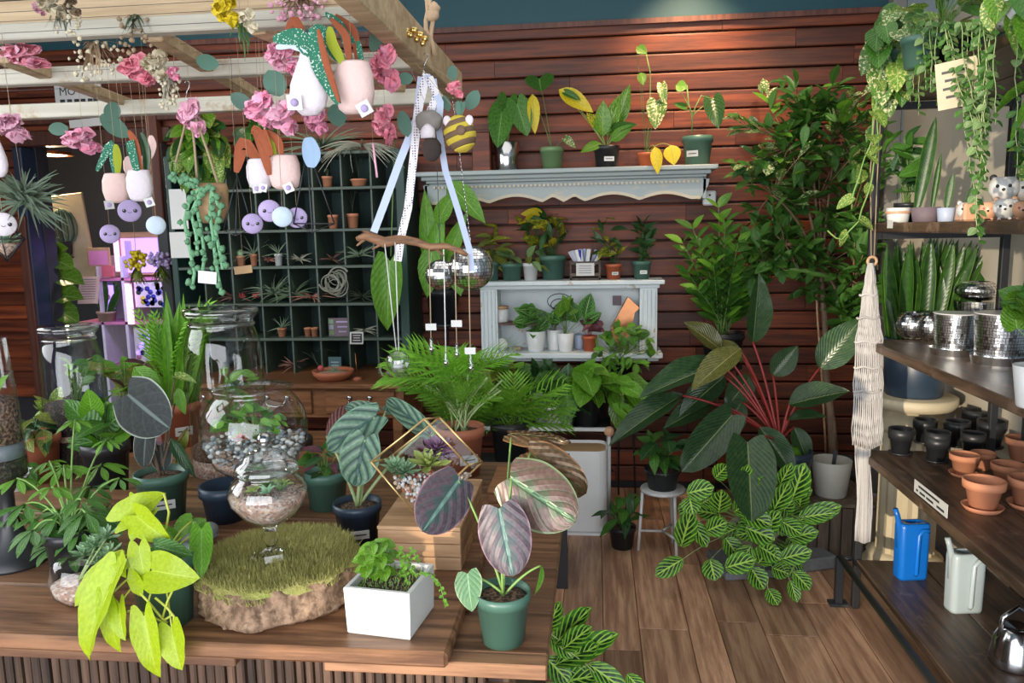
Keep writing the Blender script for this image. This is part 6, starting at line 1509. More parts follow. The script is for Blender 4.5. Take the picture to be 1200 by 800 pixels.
for i in range(NR):
    for k in range(NS):
        a = 2 * math.pi * k / NS; q = (i / (NR - 1)); rr = LR * (.99 - .0 * q) * (1 - q) * lw(a, 4); x, y = rr * math.cos(a), rr * math.sin(a); vs.append(lc + V((x, y, mossz(x, y) - (.010 + .008 * math.sin(5 * a) if i == 0 else 0))))
fs = [(i * NS + k, i * NS + (k + 1) % NS, (i + 1) * NS + (k + 1) % NS, (i + 1) * NS + k) for i in range(NR - 1) for k in range(NS)]
mb._add(vs, fs, True); mb.build('moss', 'moss', lg)
mb = MB()
for i in range(15000):
    a = gg.uniform(0, 6.283); q = LR * math.sqrt(gg.random()) * 1.0 * lw(a, 4); x, y = q * math.cos(a), q * math.sin(a); p = lc + V((x, y, mossz(x, y) - .002 - (.012 if q > LR * .97 else 0)))
    d = V((gg.uniform(-.6, .6) + x / LR * .4, gg.uniform(-.6, .6) + y / LR * .4, 1)) * gg.uniform(.007, .016); s_ = V((-d.y, d.x, 0)).normalized() * .0011 if abs(d.x) + abs(d.y) > 1e-5 else V((.001, 0, 0))
    mb._add([p - s_, p + s_, p + d], [(0, 1, 2)])
mb.build('moss_fibres', 'moss_blade', lg, kind='stuff')
m = MB(); kp = P(291, 709, (lc.y - LR * .93)); m.ball(kp, .010, 10, 6, sc_=(1, .6, 1), wob=.1); m.build('knot', 'bark', lg)
# compote jar on the log
cc_ = V((lc.x - .006, lc.y - .022, TS + .0865)); cm = mpp(cc_)
cj = empty('lidded_glass_compote', cc_, 'footed glass jar with a domed knob lid and tiny plants, on the moss log', 'terrarium')
H = 146 * cm; u = H / 146
m = MB(); m.lathe([(0, 0), (27 * u, 0), (28 * u, 1.5 * u), (20 * u, 4 * u), (7 * u, 9 * u), (5.5 * u, 13 * u), (8 * u, 18 * u), (6 * u, 23 * u), (8 * u, 28 * u), (6 * u, 33 * u), (10 * u, 37 * u), (0, 37.5 * u)], cc_, 36); m.build('stem_and_foot', 'glass_solid', cj)
m = MB(); m.lathe([(4 * u, 37.6 * u), (12 * u, 38.5 * u), (30 * u, 50 * u), (42 * u, 66 * u), (45 * u, 78 * u), (40 * u, 90 * u), (33 * u, 97 * u), (33 * u, 103 * u)], cc_, 36); m.build('bowl', 'glass_rough', cj)
m = MB(); m.lathe([(36 * u, 101 * u), (36 * u, 105 * u), (33 * u, 112 * u), (26 * u, 116 * u), (24 * u, 121 * u), (15 * u, 126 * u), (6 * u, 129 * u), (4 * u, 132 * u)], cc_, 36); lid_ = m.build('lid', 'glass_rough', cj)
m = MB(); m.ball(cc_ + V((0, 0, 139 * u)), 8.5 * u, 12, 9); m.build('knob', 'chrome', lid_)
m = MB(); m.lathe([(10 * u, 39 * u), (29 * u, 51 * u), (41 * u, 66 * u), (43.5 * u, 75 * u), (30 * u, 79 * u), (0, 80 * u)], cc_, 28); m.build('gravel', 'gravel', cj)
mb = MB(); gg = random.Random(4)
for i in range(130):
    a = gg.uniform(0, 6.28); q = 38 * u * math.sqrt(gg.random()); mb.ball(cc_ + V((q * math.cos(a), q * math.sin(a), 80 * u)), gg.uniform(1.2, 2.4) * u, 6, 4, wob=.2, rg=gg)
mb.build('white_pebbles', 'pebble_tan', cj, kind='stuff')
for (dx, dy, r_, mt) in ((-12, -12, 7, 'succulent_lime'), (6, -14, 8, 'succulent_mint'), (18, -4, 8, 'lf_green'), (-2, 8, 9, 'lf_green'), (12, 12, 8, 'succulent_lime')):
    mb = MB(); airplant_mb(mb, cc_ + V((dx * u, dy * u, 82 * u)), r_ * 1.7 * u, 14, 5 * u, dx + 50, 1.6, .3, seg=4); mb.build('mini_plant', mt if mt.startswith('succ') else 'stem_green', cj)
m = MB(); m.box(cc_ + V((12 * u, -22 * u, 5 * u)), (20 * u, 12 * u, 1 * u), Matrix.Rotation(.5, 3, 'Z') @ Matrix.Rotation(.2, 3, 'X')); m.build('price_tag', 'paper', cj)
# white square pot with clover and trailing succulent
wb = PZ(455, 738, TS); wm = mpp(wb); a_ = R(-8); S_ = .118; WH = .083; X = Matrix.Rotation(a_, 3, 'Z')
wc = PZ(482, 751.5, TS) + X @ V((-S_ / 2, S_ / 2, 0)); sq = empty('square_white_pot', wc, 'square white pot with a clover-like plant and trailing beads at the slab front', 'plant')
mb = MB()
def sqp(s, z): return [wc + X @ V((sx * s / 2, sy * s / 2, z)) for sx, sy in ((-1, -1), (1, -1), (1, 1), (-1, 1))]
secs = [sqp(S_ * .93, 0), sqp(S_ * .96, .003), sqp(S_, WH * .98), sqp(S_ * .985, WH), sqp(S_ * .88, WH), sqp(S_ * .86, WH * .8), sqp(S_ * .8, WH * .6)]
vs = [p for s in secs for p in s]; fs = [(i * 4 + k, i * 4 + (k + 1) % 4, (i + 1) * 4 + (k + 1) % 4, (i + 1) * 4 + k) for i in range(len(secs) - 1) for k in range(4)] + [(3, 2, 1, 0)]
mb._add(vs, fs); mb.build('pot', 'white_ceramic', sq)
mb = MB(); mb._add(sqp(S_ * .87, WH * .86) + [wc + V((0, 0, WH * .92))], [(0, 1, 4), (1, 2, 4), (2, 3, 4), (3, 0, 4)], True); mb.build('soil', 'soil', sq)
so = wc + V((0, 0, WH * .88)); gg = random.Random(6); mb = MB()
for i in range(260): 
    x, y = gg.uniform(-.046, .046), gg.uniform(-.046, .046); p = so + X @ V((x, y, .002)); d = V((gg.uniform(-.4, .4), gg.uniform(-.4, .4), 1)) * gg.uniform(.004, .010); mb._add([p + V((-.001, 0, 0)), p + V((.001, 0, 0)), p + d], [(0, 1, 2)])
mb.build('moss_fibres', 'stem_green', sq, kind='stuff')
st_ = MB()
for i, (px, py) in enumerate(((435, 640), (448, 636), (428, 652), (446, 655), (438, 668), (455, 648), (430, 664), (450, 668))):
    t = P(px, py, wc.y - .005 + gg.uniform(-.02, .02)); st_.tube(bez(so + X @ V((-.025, 0, 0)), so + X @ V((-.025, 0, .03)), t, 4), .0012, 4)
    for k in range(4):
        a = k * math.pi / 2 + gg.uniform(0, .5); inst('leaf', pick('glossy_heart', gg), leafM(t, V((math.cos(a), math.sin(a) * .9, -.25)), V((0, -.5, 1)), .025, 1.3), sq)
vp = [so + X @ V((.02, .01, 0)), P(467, 640, wc.y), P(478, 655, wc.y), P(486, 672, wc.y - .02), P(505, 672, wc.y - .02), P(516, 684, wc.y - .03), P(522, 712, wc.y - .03)]
for seg_ in (vp, [so + X @ V((.02, .01, 0)), P(472, 650, wc.y), P(475, 668, wc.y - .01), P(478, 685, wc.y - .03)], [so + X @ V((.02, .01, 0)), P(483, 642, wc.y), P(490, 660, wc.y)]):
    for k in range(len(seg_) - 1): 
        st_.tube([seg_[k], seg_[k + 1]], .0010, 4)
        for j in range(8):
            p = seg_[k].lerp(seg_[k + 1], j / 8); a = gg.uniform(0, 6.28)
            inst('leaf', pick('zz_bright', gg), leafM(p, V((math.cos(a), math.sin(a) * .5, gg.uniform(-.4, .3))), V((0, -.6, 1)), .0075, 1.7), sq)
st_.build('stems', 'stem_green', sq)
# crates
def crate(name, lab, fl, fr_, zb_, h, depth, vis=True):   # front-left / front-right bottom pixels on plane z
    a, b = PZ(*fl, zb_), PZ(*fr_, zb_); b.y = a.y = (a.y + b.y) / 2; w = b.x - a.x; c = V(((a.x + b.x) / 2, a.y + depth / 2, zb_)); r = empty(name, c, lab, 'box')
    nb = 3
    for i in range(nb):
        z0 = h * i / nb; zc_ = zb_ + z0 + h / nb / 2
        m = MB(); m.box((c.x, a.y + .005, zc_), (w, .01, h / nb - .0012), bev=.0012); m.build('front_board', 'crate_wood', r)
        for sx in (-1, 1): m = MB(); m.box((c.x + sx * (w / 2 - .005), c.y, zc_), (.0098, depth - .021, h / nb - .0012), bev=.0012); m.build('side_board', 'crate_side', r)
        m = MB(); m.box((c.x, a.y + depth - .005, zc_), (w, .01, h / nb - .0012), bev=.0012); m.build('back_board', 'crate_side', r)
    m = MB(); m.box((c.x, c.y, zb_ + h + .004), (w + .002, depth + .002, .008), bev=.0015); m.build('lid_board', 'crate_wood', r)
    return r, V((c.x, a.y, zb_ + h + .008)), w
cr, ctop, cw_ = crate('wooden_riser_box', 'light wooden box with dark side carrying the gold-framed geometric terrarium', (444, 667), (541, 668), TS, .082, .30)
cr2, c2t, _ = crate('wooden_riser_box', 'reddish-brown wooden box at the table right edge behind the copper leaf', (572, 612), (648, 612), TL, .07, .20)
for ch in cr2.children: ch.data.materials[0] = MATS['desk_wood']
# geometric terrarium: skewed glass box with brass edges
yT = ctop.y + .05
Fp = [P(435, 541, yT), P(497, 491, yT + .01), P(549, 545, yT + .01), P(488, 612, yT)]
Fp[3].z = max(Fp[3].z, ctop.z + .004)
off = V((.02, .055, -.010)); Bp = [p + off + V((0, 0, .0)) for p in Fp]
gt = empty('geometric_terrarium', V((Fp[3].x, Fp[3].y, ctop.z)), 'diamond-tilted glass terrarium with gold edges holding succulents and pebbles', 'terrarium')
m = MB()
for i in range(4):
    j = (i + 1) % 4; m.tube([Fp[i], Fp[j]], .0022, 6); m.tube([Bp[i], Bp[j]], .0022, 6); m.tube([Fp[i], Bp[i]], .0022, 6)
m.build('gold_edges', 'gold_frame', gt)
for q in ([Fp[0], Fp[1], Bp[1], Bp[0]], [Fp[0], Fp[3], Bp[3], Bp[0]], [Fp[3], Fp[2], Bp[2], Bp[3]], Bp, [Fp[1], Fp[2], Bp[2], Bp[1]]):
    m = MB(); m._add(q, [(0, 1, 2, 3)]); m.build('glass_pane', 'glass_flat', gt)
gg = random.Random(15); mb = MB(); mb2 = MB(); mb3 = MB()
ex = (Fp[3] - Fp[0]); ey = (Fp[2] - Fp[3])
for i in range(2600):
    s_, t_ = gg.random(), gg.random(); d_ = gg.random()
    # fill the lower wedge of the tilted box
    q = Fp[0] + ex * s_ + (Fp[1] - Fp[0]) * t_ + off * (.05 + .9 * d_)
    lim = P(480, 562, yT).z
    if q.z > lim or t_ < .04 or s_ > .96: continue
    (mb if gg.random() < .5 else (mb2 if gg.random() < .6 else mb3)).ball(q, gg.uniform(.003, .0055), 6, 4, wob=.15, rg=gg)
mb.build('white_pebbles', 'pebble_white', gt, kind='stuff'); mb2.build('tan_pebbles', 'pebble_tan', gt, kind='stuff'); mb3.build('dark_pebbles', 'terracotta_dark', gt, kind='stuff')
def succ(root, c, r_, mat, seed=1, n=26, fat=.4, tilt=(0, -.35, 1)):
    g2 = random.Random(seed); mb = MB(); T = V(tilt).to_track_quat('Z', 'Y').to_matrix()
    for k in range(n):
        a = k * 2.4; e = .15 + 1.2 * (k / n); L = r_ * (1 - .55 * k / n); d = T @ V((math.cos(a) * math.cos(e), math.sin(a) * math.cos(e), math.sin(e)))
        side = d.cross(T @ V((0, 0, 1))).normalized(); p0 = V(c) + d * L * .1
        mb.blade([p0, p0 + d * L * .45, p0 + d * L * .8, p0 + d * L * 1.0 + T @ V((0, 0, L * .12))], [L * fat * .6, L * fat, L * fat * .9, L * .04], up=T @ V((0, 0, 1)) , fold=.45)
    return mb.build('succulent', mat, root)
succ(gt, P(473, 554, yT + .03), .036, 'succulent_mint', 1, 34, .28); succ(gt, P(462, 548, yT + .03), .030, 'succulent_mint', 5, 30, .3)
succ(gt, P(502, 546, yT + .02), .046, 'succulent_lime', 2, 18, .42); succ(gt, P(512, 528, yT + .05), .038, 'succulent_purple', 3, 34, .38); succ(gt, P(524, 536, yT + .09), .022, 'succulent_purple', 4, 26, .38)
# green pot with metallic alocasia at table right
gp = PZ(590, 749, TL); r, o = potted('metallic_alocasia', 'alocasia with puckered pink-copper metallic leaves in a green pot at the table corner', 0, 0, 0, 66, 62, 'pot_green', base=gp, rb=.74)
yg = gp.y
heroes(r, o, [(585, 596, 601, 676, yg - .02, yg - .05, 62, 'cuprea_violet', (.05, -1, .12)), (598, 560, 674, 611, yg + .06, yg + .02, 78, 'cuprea', (.1, -1, .35)),
              (548, 672, 552, 716, yg - .0, yg - .04, 36, 'mint', (-.2, -1, .1)), (620, 530, 687, 577, yg + .14, yg + .10, 52, 'copper', (.25, -1, .35)),
              (598, 508, 668, 512, yg + .2, yg + .17, 30, 'copper', (0, -.45, 1)), (538, 562, 496, 622, yg + .02, yg - .06, 62, 'cuprea_violet', (.35, -1, .3)), (634, 662, 632, 698, yg + .02, yg, 12, 'bright', (.9, -.5, .1))],
       'cuprea', 'stem_green', .0026, .18)
# silver alocasia in navy pot
sp_ = PZ(421, 637, TS); r, o = potted('silver_alocasia', 'alocasia with dark-veined silver-green leaves in a navy pot with a white sticker', 0, 0, 0, 56, 52, 'pot_navy', base=sp_, label_pot=.05)
ys = sp_.y
heroes(r, o, [(428, 514, 414, 570, ys - .02, ys - .04, 48, 'silver', (0, -1, .05)), (440, 488, 382, 525, ys + .05, ys - .0, 44, 'silver', (-.1, -1, .45)), (440, 484, 404, 476, ys + .10, ys + .08, 22, 'silver', (0, -.8, .8)),
              (452, 482, 466, 478, ys + .12, ys + .14, 16, 'silver', (0, -.8, .8)), (382, 512, 418, 466, ys + .16, ys + .2, 22, 'underside', (0, -1, 0)), (500, 505, 452, 466, ys + .1, ys + .14, 24, 'silver', (0, -1, .5))], 'silver', 'stem_pale', .0042, .12)
r, o = potted('round_leaf_plant', 'small leafy plant in a dark green pot behind the silver-leaved alocasia', 385, ys + .22, TL, 50, 58, 'pot_green')
bush(r, o, (350, 515, 405, 560), .07, 16, 22, None, 101, keys=['dark', 'green', 'purple'], Y=ys + .2)
# terracotta palm
r, o = potted('parlor_palm', 'bright parlour palm in an orange terracotta pot behind the geometric terrarium', 541, 2.12, TL, 56, 58, 'terracotta_dark', label_pot=.35)
gg = random.Random(3); mb = MB()
for i in range(14): mb.tube(bez(o + V((gg.uniform(-.03, .03), gg.uniform(-.03, .03), 0)), o + V((gg.uniform(-.03, .03), 0, .06)), P(541 + gg.uniform(-50, 50), 445 + gg.uniform(-15, 15), 2.12 + gg.uniform(-.05, .05)), 5), .0028, 5)
mb.build('canes', 'stem_pale', r)
fronds(r, o + V((0, 0, .14)), (450, 408, 596, 452), 2.1, 20, 'palm_bright', 18, .12, base_r=.03, wr=.8)
fronds(r, o + V((0, 0, .07)), (462, 440, 588, 490), 2.1, 14, 'palm', 19, .12, base_r=.03, wr=.8)
# ---- left part of the table
npb = PZ(196, 726, TS); r, o = potted('neon_pothos', 'chartreuse heart-leaved plant spilling from a dark green pot at the front left', 0, 0, 0, 72, 82, 'pot_green', base=npb, rb=.8)
yn = npb.y
heroes(r, o, [(142, 610, 191, 575, yn - .02, yn + .02, 36, None, (-.2, -1, .3)), (178, 668, 224, 677, yn - .07, yn - .09, 48, None, (0, -1, .45)), (140, 662, 82, 708, yn - .05, yn - .10, 34, None, (-.2, -1, .4)),
              (136, 672, 90, 776, yn - .08, yn - .13, 42, None, (-.3, -1, .1)), (126, 700, 134, 770, yn - .09, yn - .11, 24, None, (.2, -1, 0)), (140, 707, 142, 751, yn - .09, yn - .12, 24, None, (0, -1, .1)),
              (169, 722, 180, 798, yn - .09, yn - .12, 32, None, (.2, -1, .1)), (201, 736, 209, 786, yn - .08, yn - .11, 34, None, (.1, -1, .1)), (182, 640, 226, 650, yn - .05, yn - .04, 22, 'green', (0, -.8, .7)),
              (160, 604, 192, 634, yn - .02, yn - .05, 34, None, (-.2, -1, .4)), (140, 652, 143, 676, yn - .07, yn - .09, 18, None, (0, -1, .2)), (163, 640, 168, 680, yn - .06, yn - .08, 26, None, (.3, -1, .1)),
              (176, 600, 150, 632, yn, yn - .04, 30, None, (-.3, -1, .5)), (168, 690, 150, 665, yn - .07, yn - .08, 22, None, (-.3, -1, .5)), (152, 590, 168, 618, yn + .02, yn - .02, 30, None, (-.1, -1, .4)),
              (225, 610, 200, 628, yn + .06, yn + .04, 28, 'bright_heart', (0, -.7, .8)), (224, 622, 240, 606, yn + .06, yn + .08, 26, 'bright_heart', (0, -.7, .8)), (236, 620, 236, 678, yn + .04, yn, 26, 'bright_heart', (.5, -1, .1)), (205, 634, 190, 615, yn + .04, yn + .04, 20, 'bright_heart', (0, -1, .6))],
       'lime_heart', 'stem_lime', .0022, .2)
mb = MB(); 
for pts in ([(160, 690), (175, 706), (188, 722), (196, 730)], [(150, 716), (170, 718), (190, 728), (202, 720)], [(182, 700), (196, 712), (204, 722), (202, 738)], [(192, 578), (198, 600), (194, 622), (190, 640)], [(200, 660), (203, 690), (196, 705), (190, 725)]):
    P_ = [P(x, y, yn - .07 if y > 650 else yn - .01) for x, y in pts]; mb = MB(); mb.tube(P_, .0022, 5); mb.build('runner', 'stem_lime', r)
upb = PZ(88, 676, TS); r, o = potted('umbrella_plant', 'umbrella plant with finger-like glossy leaf whorls in a black pot at the left', 0, 0, 0, 58, 60, 'pot_black', base=upb)
yu = upb.y; gg = random.Random(17); mb = MB()
for (px, py, rr_, kk) in ((30, 590, 34, 0), (72, 600, 38, 0), (60, 570, 24, 1), (95, 585, 26, 0), (118, 545, 26, 1), (88, 492, 20, 1), (100, 600, 36, 0), (40, 620, 34, 0), (130, 590, 30, 0), (75, 545, 30, 1), (58, 540, 18, 1), (95, 620, 30, 0), (20, 560, 24, 1), (140, 560, 22, 0), (115, 625, 26, 0), (60, 640, 26, 0), (125, 515, 18, 1), (85, 640, 32, 0), (110, 600, 30, 0), (70, 615, 34, 0), (50, 600, 30, 0), (15, 600, 26, 0), (135, 605, 26, 0), (105, 570, 28, 0)):
    Yc = yu + gg.uniform(-.05, .08) + (.12 if py < 560 else 0); t = P(px, py, Yc); L = rr_ * mpp(t) * 1.05; mb.tube(bez(o, o.lerp(t, .5) + V((0, 0, .05)), t, 6), .0020, 5)
    n_ = 8
    for k in range(n_):
        a = 2 * math.pi * k / n_ + gg.uniform(-.15, .15); d = V((math.cos(a), math.sin(a), -.35 + gg.uniform(-.2, .2)))
        inst('leaf', pick('umbrella_bright' if kk else 'umbrella', gg), leafM(t + d * .006, d, V((0, -.3, 1)), L * gg.uniform(.8, 1.1), 1.15), r)
mb.build('stems', 'stem_green', r)
# velvet alocasia
mpb = PZ(193, 604, TS); r, o = potted('black_velvet_alocasia', 'alocasia with grey-black velvety pale-ribbed leaves in a green pot with a white label', 0, 0, 0, 60, 54, 'pot_green', base=mpb, label_pot=.03)
ym = mpb.y
heroes(r, o, [(150, 462, 197, 502, ym + .02, ym - .03, 66, 'mink', (0, -1, .25)), (172, 503, 166, 548, ym, ym - .03, 32, 'mink', (-.2, -1, .1)), (188, 522, 192, 552, ym + .03, ym, 26, 'mink', (.2, -1, .1)),
              (200, 512, 228, 560, ym + .03, ym + .02, 14, 'dark', (.4, -1, .1)), (205, 440, 230, 445, ym + .1, ym + .1, 12, 'pothos', (0, -.5, 1)), (157, 430, 190, 462, ym + .1, ym + .08, 24, 'bright', (0, -.7, .8)), (208, 455, 214, 482, ym + .1, ym + .05, 14, 'bright', (.3, -1, .1)), (220, 500, 205, 545, ym + .06, ym + .05, 12, 'olive', (.4, -1, .1))],
       'mink', 'stem_brown', .003, .1)
# left glass vase on a black foot
vb = PZ(8, 663, TS); vb.y += .02; vu = mpp(vb); vs_ = empty('tall_glass_vase', vb, 'tall cylindrical glass terrarium on a wide black foot at the left picture edge', 'terrarium')
m = MB(); m.lathe([(0, 0), (38 * vu, 0), (38 * vu, 3 * vu), (30 * vu, 12 * vu), (16 * vu, 34 * vu), (8 * vu, 60 * vu), (8 * vu, 84 * vu), (14 * vu, 94 * vu), (24 * vu, 100 * vu), (0, 101 * vu)], vb, 36); m.build('foot', 'pot_black', vs_)
m = MB(); m.lathe([(24 * vu, 101 * vu), (26 * vu, 104 * vu), (22 * vu, 200 * vu), (17.5 * vu, 262 * vu), (19 * vu, 264 * vu)], vb, 36); m.build('glass_cylinder', 'glass', vs_)
m = MB(); m.lathe([(0, 102 * vu), (24 * vu, 105 * vu), (24.5 * vu, 125 * vu), (0, 126 * vu)], vb, 28); m.build('charcoal_layer', 'soil_dark', vs_)
m = MB(); m.lathe([(0, 126.5 * vu), (24 * vu, 126.5 * vu), (23 * vu, 143 * vu), (0, 144 * vu)], vb, 28); m.build('white_gravel_layer', 'pebble_grey', vs_)
m = MB(); m.lathe([(0, 144.5 * vu), (23 * vu, 144.5 * vu), (21 * vu, 195 * vu), (0, 200 * vu)], vb, 28); m.build('gravel_layer', 'soil', vs_)
for k in range(3):
    inst('leaf', LM['bright'][k], leafM(vb + V((0, 0, 198 * vu)), V((-.3 + .4 * k, -.3, 1.5 - .4 * k)), (0, -1, .6), 34 * vu, .8), vs_)
# jars
def jar(name, lab, px, Y, z, w, h, neck, lid, layers, cat='terrarium'):
    b = at(px, Y, z); u = mpp(b); r = empty(name, b, lab, cat); Rr = w / 2 * u; H = h * u; Nk = neck / 2 * u
    m = MB(); m.lathe([(0, .002), (Rr * .9, .002), (Rr, H * .04), (Rr, H * .70), (Rr * .96, H * .78), (Nk * 1.05, H * .86), (Nk, H * .88), (Nk, H * .93), (Nk * 1.12, H * .95), (Nk * 1.15, H * .965), (Nk * 1.0, H * .97)], b, 36); m.build('glass_body', 'glass', r)
    m = MB(); m.lathe([(Nk * 1.02, H * .89), (Nk * 1.06, H * .90), (Nk * 1.02, H * .91)], b, 32); m.build('neck_thread', 'glass_rough', r)
    if lid: m = MB(); m.lathe([(Nk * 1.16, H * .966), (Nk * 1.18, H * .975), (Nk * 1.14, H * .995), (Nk * .8, H), (0, H * 1.0)], b, 32); m.build('glass_lid', 'glass_rough', r)
    for (z0, z1, mt, nm) in layers: m = MB(); m.lathe([(0, H * z0), (Rr * .96, H * z0), (Rr * .96, H * z1), (Rr * .5, H * (z1 + .01)), (0, H * (z1 + .015))], b, 24); m.build(nm, mt, r)
    return r, b, u
r, b, u_ = jar('glass_jar', 'tall lidded glass jar with black soil, second vessel from the left', 96, 2.13, TL, 66, 168, 54, True, [(.0, .22, 'soil_dark', 'charcoal_layer'), (.221, .26, 'gravel', 'gravel_layer'), (.261, .46, 'soil_dark', 'soil')])
bush(r, b + V((0, 0, .46 * 168 * u_)), (70, 410, 122, 455), .06, 22, 14, None, 111, keys=['green', 'bright'], Y=b.y, sr=.001)
r, b, u_ = jar('glass_jar', 'large lidded glass jar with leafy plants standing behind the fishbowl', 272, 2.13, TL, 86, 190, 70, True, [(.0, .10, 'gravel', 'gravel_layer'), (.101, .16, 'soil', 'soil')])
bush(r, b + V((0, 0, .16 * 190 * u_)), (236, 425, 310, 500), .07, 26, 20, None, 112, keys=['green', 'bright', 'glossy'], Y=b.y, sr=.0012)
# fishbowl on navy pot
fb = PZ(266, 607, TS); fu = mpp(fb); r0 = empty('navy_saucer_pot', fb, 'low wide navy pot used as a stand under the glass fishbowl', 'pot')
m = MB(); m.lathe([(0, 0), (22 * fu, 0), (26 * fu, 30 * fu), (29 * fu, 30 * fu), (29 * fu, 42 * fu), (26 * fu, 42 * fu), (22 * fu, 20 * fu), (0, 18 * fu)], fb, 28); m.build('pot_body', 'pot_navy', r0)
bb = V((fb.x + 24 * fu, fb.y + .07, fb.z)); 
m = MB(); m.lathe([(0, 0), (34 * fu, 0), (36 * fu, 8 * fu), (30 * fu, 36 * fu), (0, 37 * fu)], bb, 28); m.build('wooden_stand', 'table_end', None, bb, 'round dark wooden stand under the right side of the fishbowl', 'stand')
fc = V((bb.x + .003, bb.y - .0, bb.z + 43 * fu)); r = empty('glass_fishbowl', fc, 'big open glass fishbowl with white and blue-grey pebbles and green plants', 'terrarium')
pr = [(0, 0), (30 * fu, 0), (48 * fu, 14 * fu), (60 * fu, 38 * fu), (62 * fu, 58 * fu), (58 * fu, 78 * fu), (50 * fu, 92 * fu), (44 * fu, 98 * fu), (43 * fu, 102 * fu), (47 * fu, 106 * fu), (44 * fu, 107 * fu)]
m = MB(); m.lathe(pr, fc, 44); m.build('glass_bowl', 'glass', r)
m = MB(); m.lathe([(0, 1.5 * fu), (29 * fu, 1.5 * fu), (46 * fu, 15 * fu), (50 * fu, 22 * fu), (0, 24 * fu)], fc, 28); m.build('gravel', 'gravel', r)
gg = random.Random(23); mbs = [MB(), MB(), MB()]
for i in range(560):
    a = gg.uniform(0, 6.28); zq = gg.uniform(22, 44); rm_ = (46 + (zq - 14) * .5) * fu * .95; q = rm_ * (1 - gg.random() ** 2.2 * .8); mbs[gg.choice([0, 0, 1, 2])].ball(fc + V((q * math.cos(a), q * math.sin(a), zq * fu)), gg.uniform(2.2, 4.2) * fu, 6, 4, sc_=(1, 1, .7), wob=.15, rg=gg)
mbs[0].build('white_pebbles', 'pebble_white', r, kind='stuff'); mbs[1].build('grey_pebbles', 'pebble_grey', r, kind='stuff'); mbs[2].build('tan_pebbles', 'pebble_tan', r, kind='stuff')
bush(r, fc + V((0, 0, 44 * fu)), (242, 472, 340, 515), .055, 46, 15, None, 113, keys=['green', 'bright', 'zz_bright'], Y=fc.y, sr=.001)
succ(r, fc + V((-.01, -.06, 50 * fu)), .02, 'protea_red', 9, 20)
# round glass with silvery succulents at the front left
gb_ = PZ(95, 704, TS); gu = mpp(gb_); r = empty('round_glass_bowl', gb_, 'small round clear bowl with silvery succulents behind the chartreuse leaves', 'terrarium')
m = MB(); m.lathe([(0, 0), (16 * gu, 0), (28 * gu, 12 * gu), (32 * gu, 30 * gu), (27 * gu, 48 * gu), (20 * gu, 55 * gu)], gb_, 32); m.build('glass_bowl', 'glass', r)
m = MB(); m.lathe([(0, 1 * gu), (15 * gu, 1 * gu), (26 * gu, 13 * gu), (29 * gu, 24 * gu), (0, 26 * gu)], gb_, 24); m.build('gravel', 'gravel', r)
for i, (px, py) in enumerate(((112, 640), (125, 630), (100, 650), (128, 650), (115, 660))): succ(r, P(px, py, gb_.y + .02), .028, 'lf_succ', 30 + i, 22, .3)
mb = MB(); 
for i, (px, py) in enumerate(((112, 640), (125, 630), (128, 650))): mb.tube([gb_ + V((0, 0, 26 * gu)), P(px, py, gb_.y + .02)], .002, 5)
mb.build('stems', 'stem_pale', r)
# grey stone scoop
gp_ = PZ(222, 640, TS); m = MB(); m.ball(gp_ + V((0, .03, .014)), .05, 12, 8, sc_=(1, .6, .3), wob=.05); m.ball(gp_ + V((.03, .035, .022)), .02, 8, 6); m.build('grey_stone', 'granite', None, gp_, 'flat dark grey stone lying behind the chartreuse plant pot', 'stone')
# other table plants at left rear
more = [
 ('leafy_plant', 'black-potted plant with round bright leaves behind the umbrella plant', 128, 1.92, TL, 54, 60, 'pot_black', (80, 455, 160, 530), .08, 16, 50, ['green', 'bright_heart'], 121),
 ('rubber_plant', 'plant with long olive-green leaves and brown undersides between the glass jars', 150, 2.5, BZ, 50, 50, 'pot_black', (96, 395, 215, 470), .12, 20, 56, ['olive', 'purple', 'bright'], 122),
 ('dark_leaf_plant', 'dark-leaved plant low at the left edge behind the tall vase', 45, 2.0, TL, 56, 56, 'terracotta_dark', (4, 478, 84, 540), .1, 14, 46, ['dark_lance', 'olive'], 123),
 ('small_pothos', 'yellow-green mottled plant low beside the tall jar at the left', 62, 2.5, BZ, 40, 36, 'pot_green', (36, 455, 90, 500), .06, 14, 26, ['pothos', 'olive'], 124),
 ('string_plant', 'fine-leaved plant in a small pale pot at the left edge of the table', 22, 1.85, TL, 34, 34, 'white_ceramic', (-6, 540, 50, 575), .06, 14, 22, ['green', 'tree'], 125)]
for (nm, lab, px, Y, z, w, h, pm, bxx, th_, n, L, ks, sd_) in more:
    r, o = potted(nm, lab, px, Y, z, w, h, pm); bush(r, o, bxx, th_, n, L, None, sd_, keys=ks, Y=Y, lift=.2)
r, o = potted('grassy_palm', 'upright bright grassy palm in a brown pot between the two glass jars', 212, 2.56, BZ, 50, 52, 'terracotta_dark', label_pot=True)
fronds(r, o, (165, 365, 250, 430), 2.5, 26, 'grassy', 31, .1, base_r=.035, wr=1.1)
gg = random.Random(2)
blades(r, o, (172, 360, 250, 410), 2.5, 26, 'strap', 9, .7, .08, .045)
b = PZ(374, 500, BZ); b = V((b.x, 2.55, BZ)); 
m = MB(); m.lathe([(0, 0), (.07, 0), (.075, .004), (.075, .03), (.07, .035), (0, .035)], b, 28); m.build('black_round_base', 'black_metal', None, b, 'flat round black plant base lying on the side bench', 'base')
b = PZ(372, 578, TL); m = MB(); m.lathe([(0, 0), (.02, 0), (.024, .02), (.016, .045), (0, .048)], b, 18); m.build('tiny_glass_votive', 'glass_rough', None, b, 'tiny clear glass votive beside the fishbowl stand', 'glass')
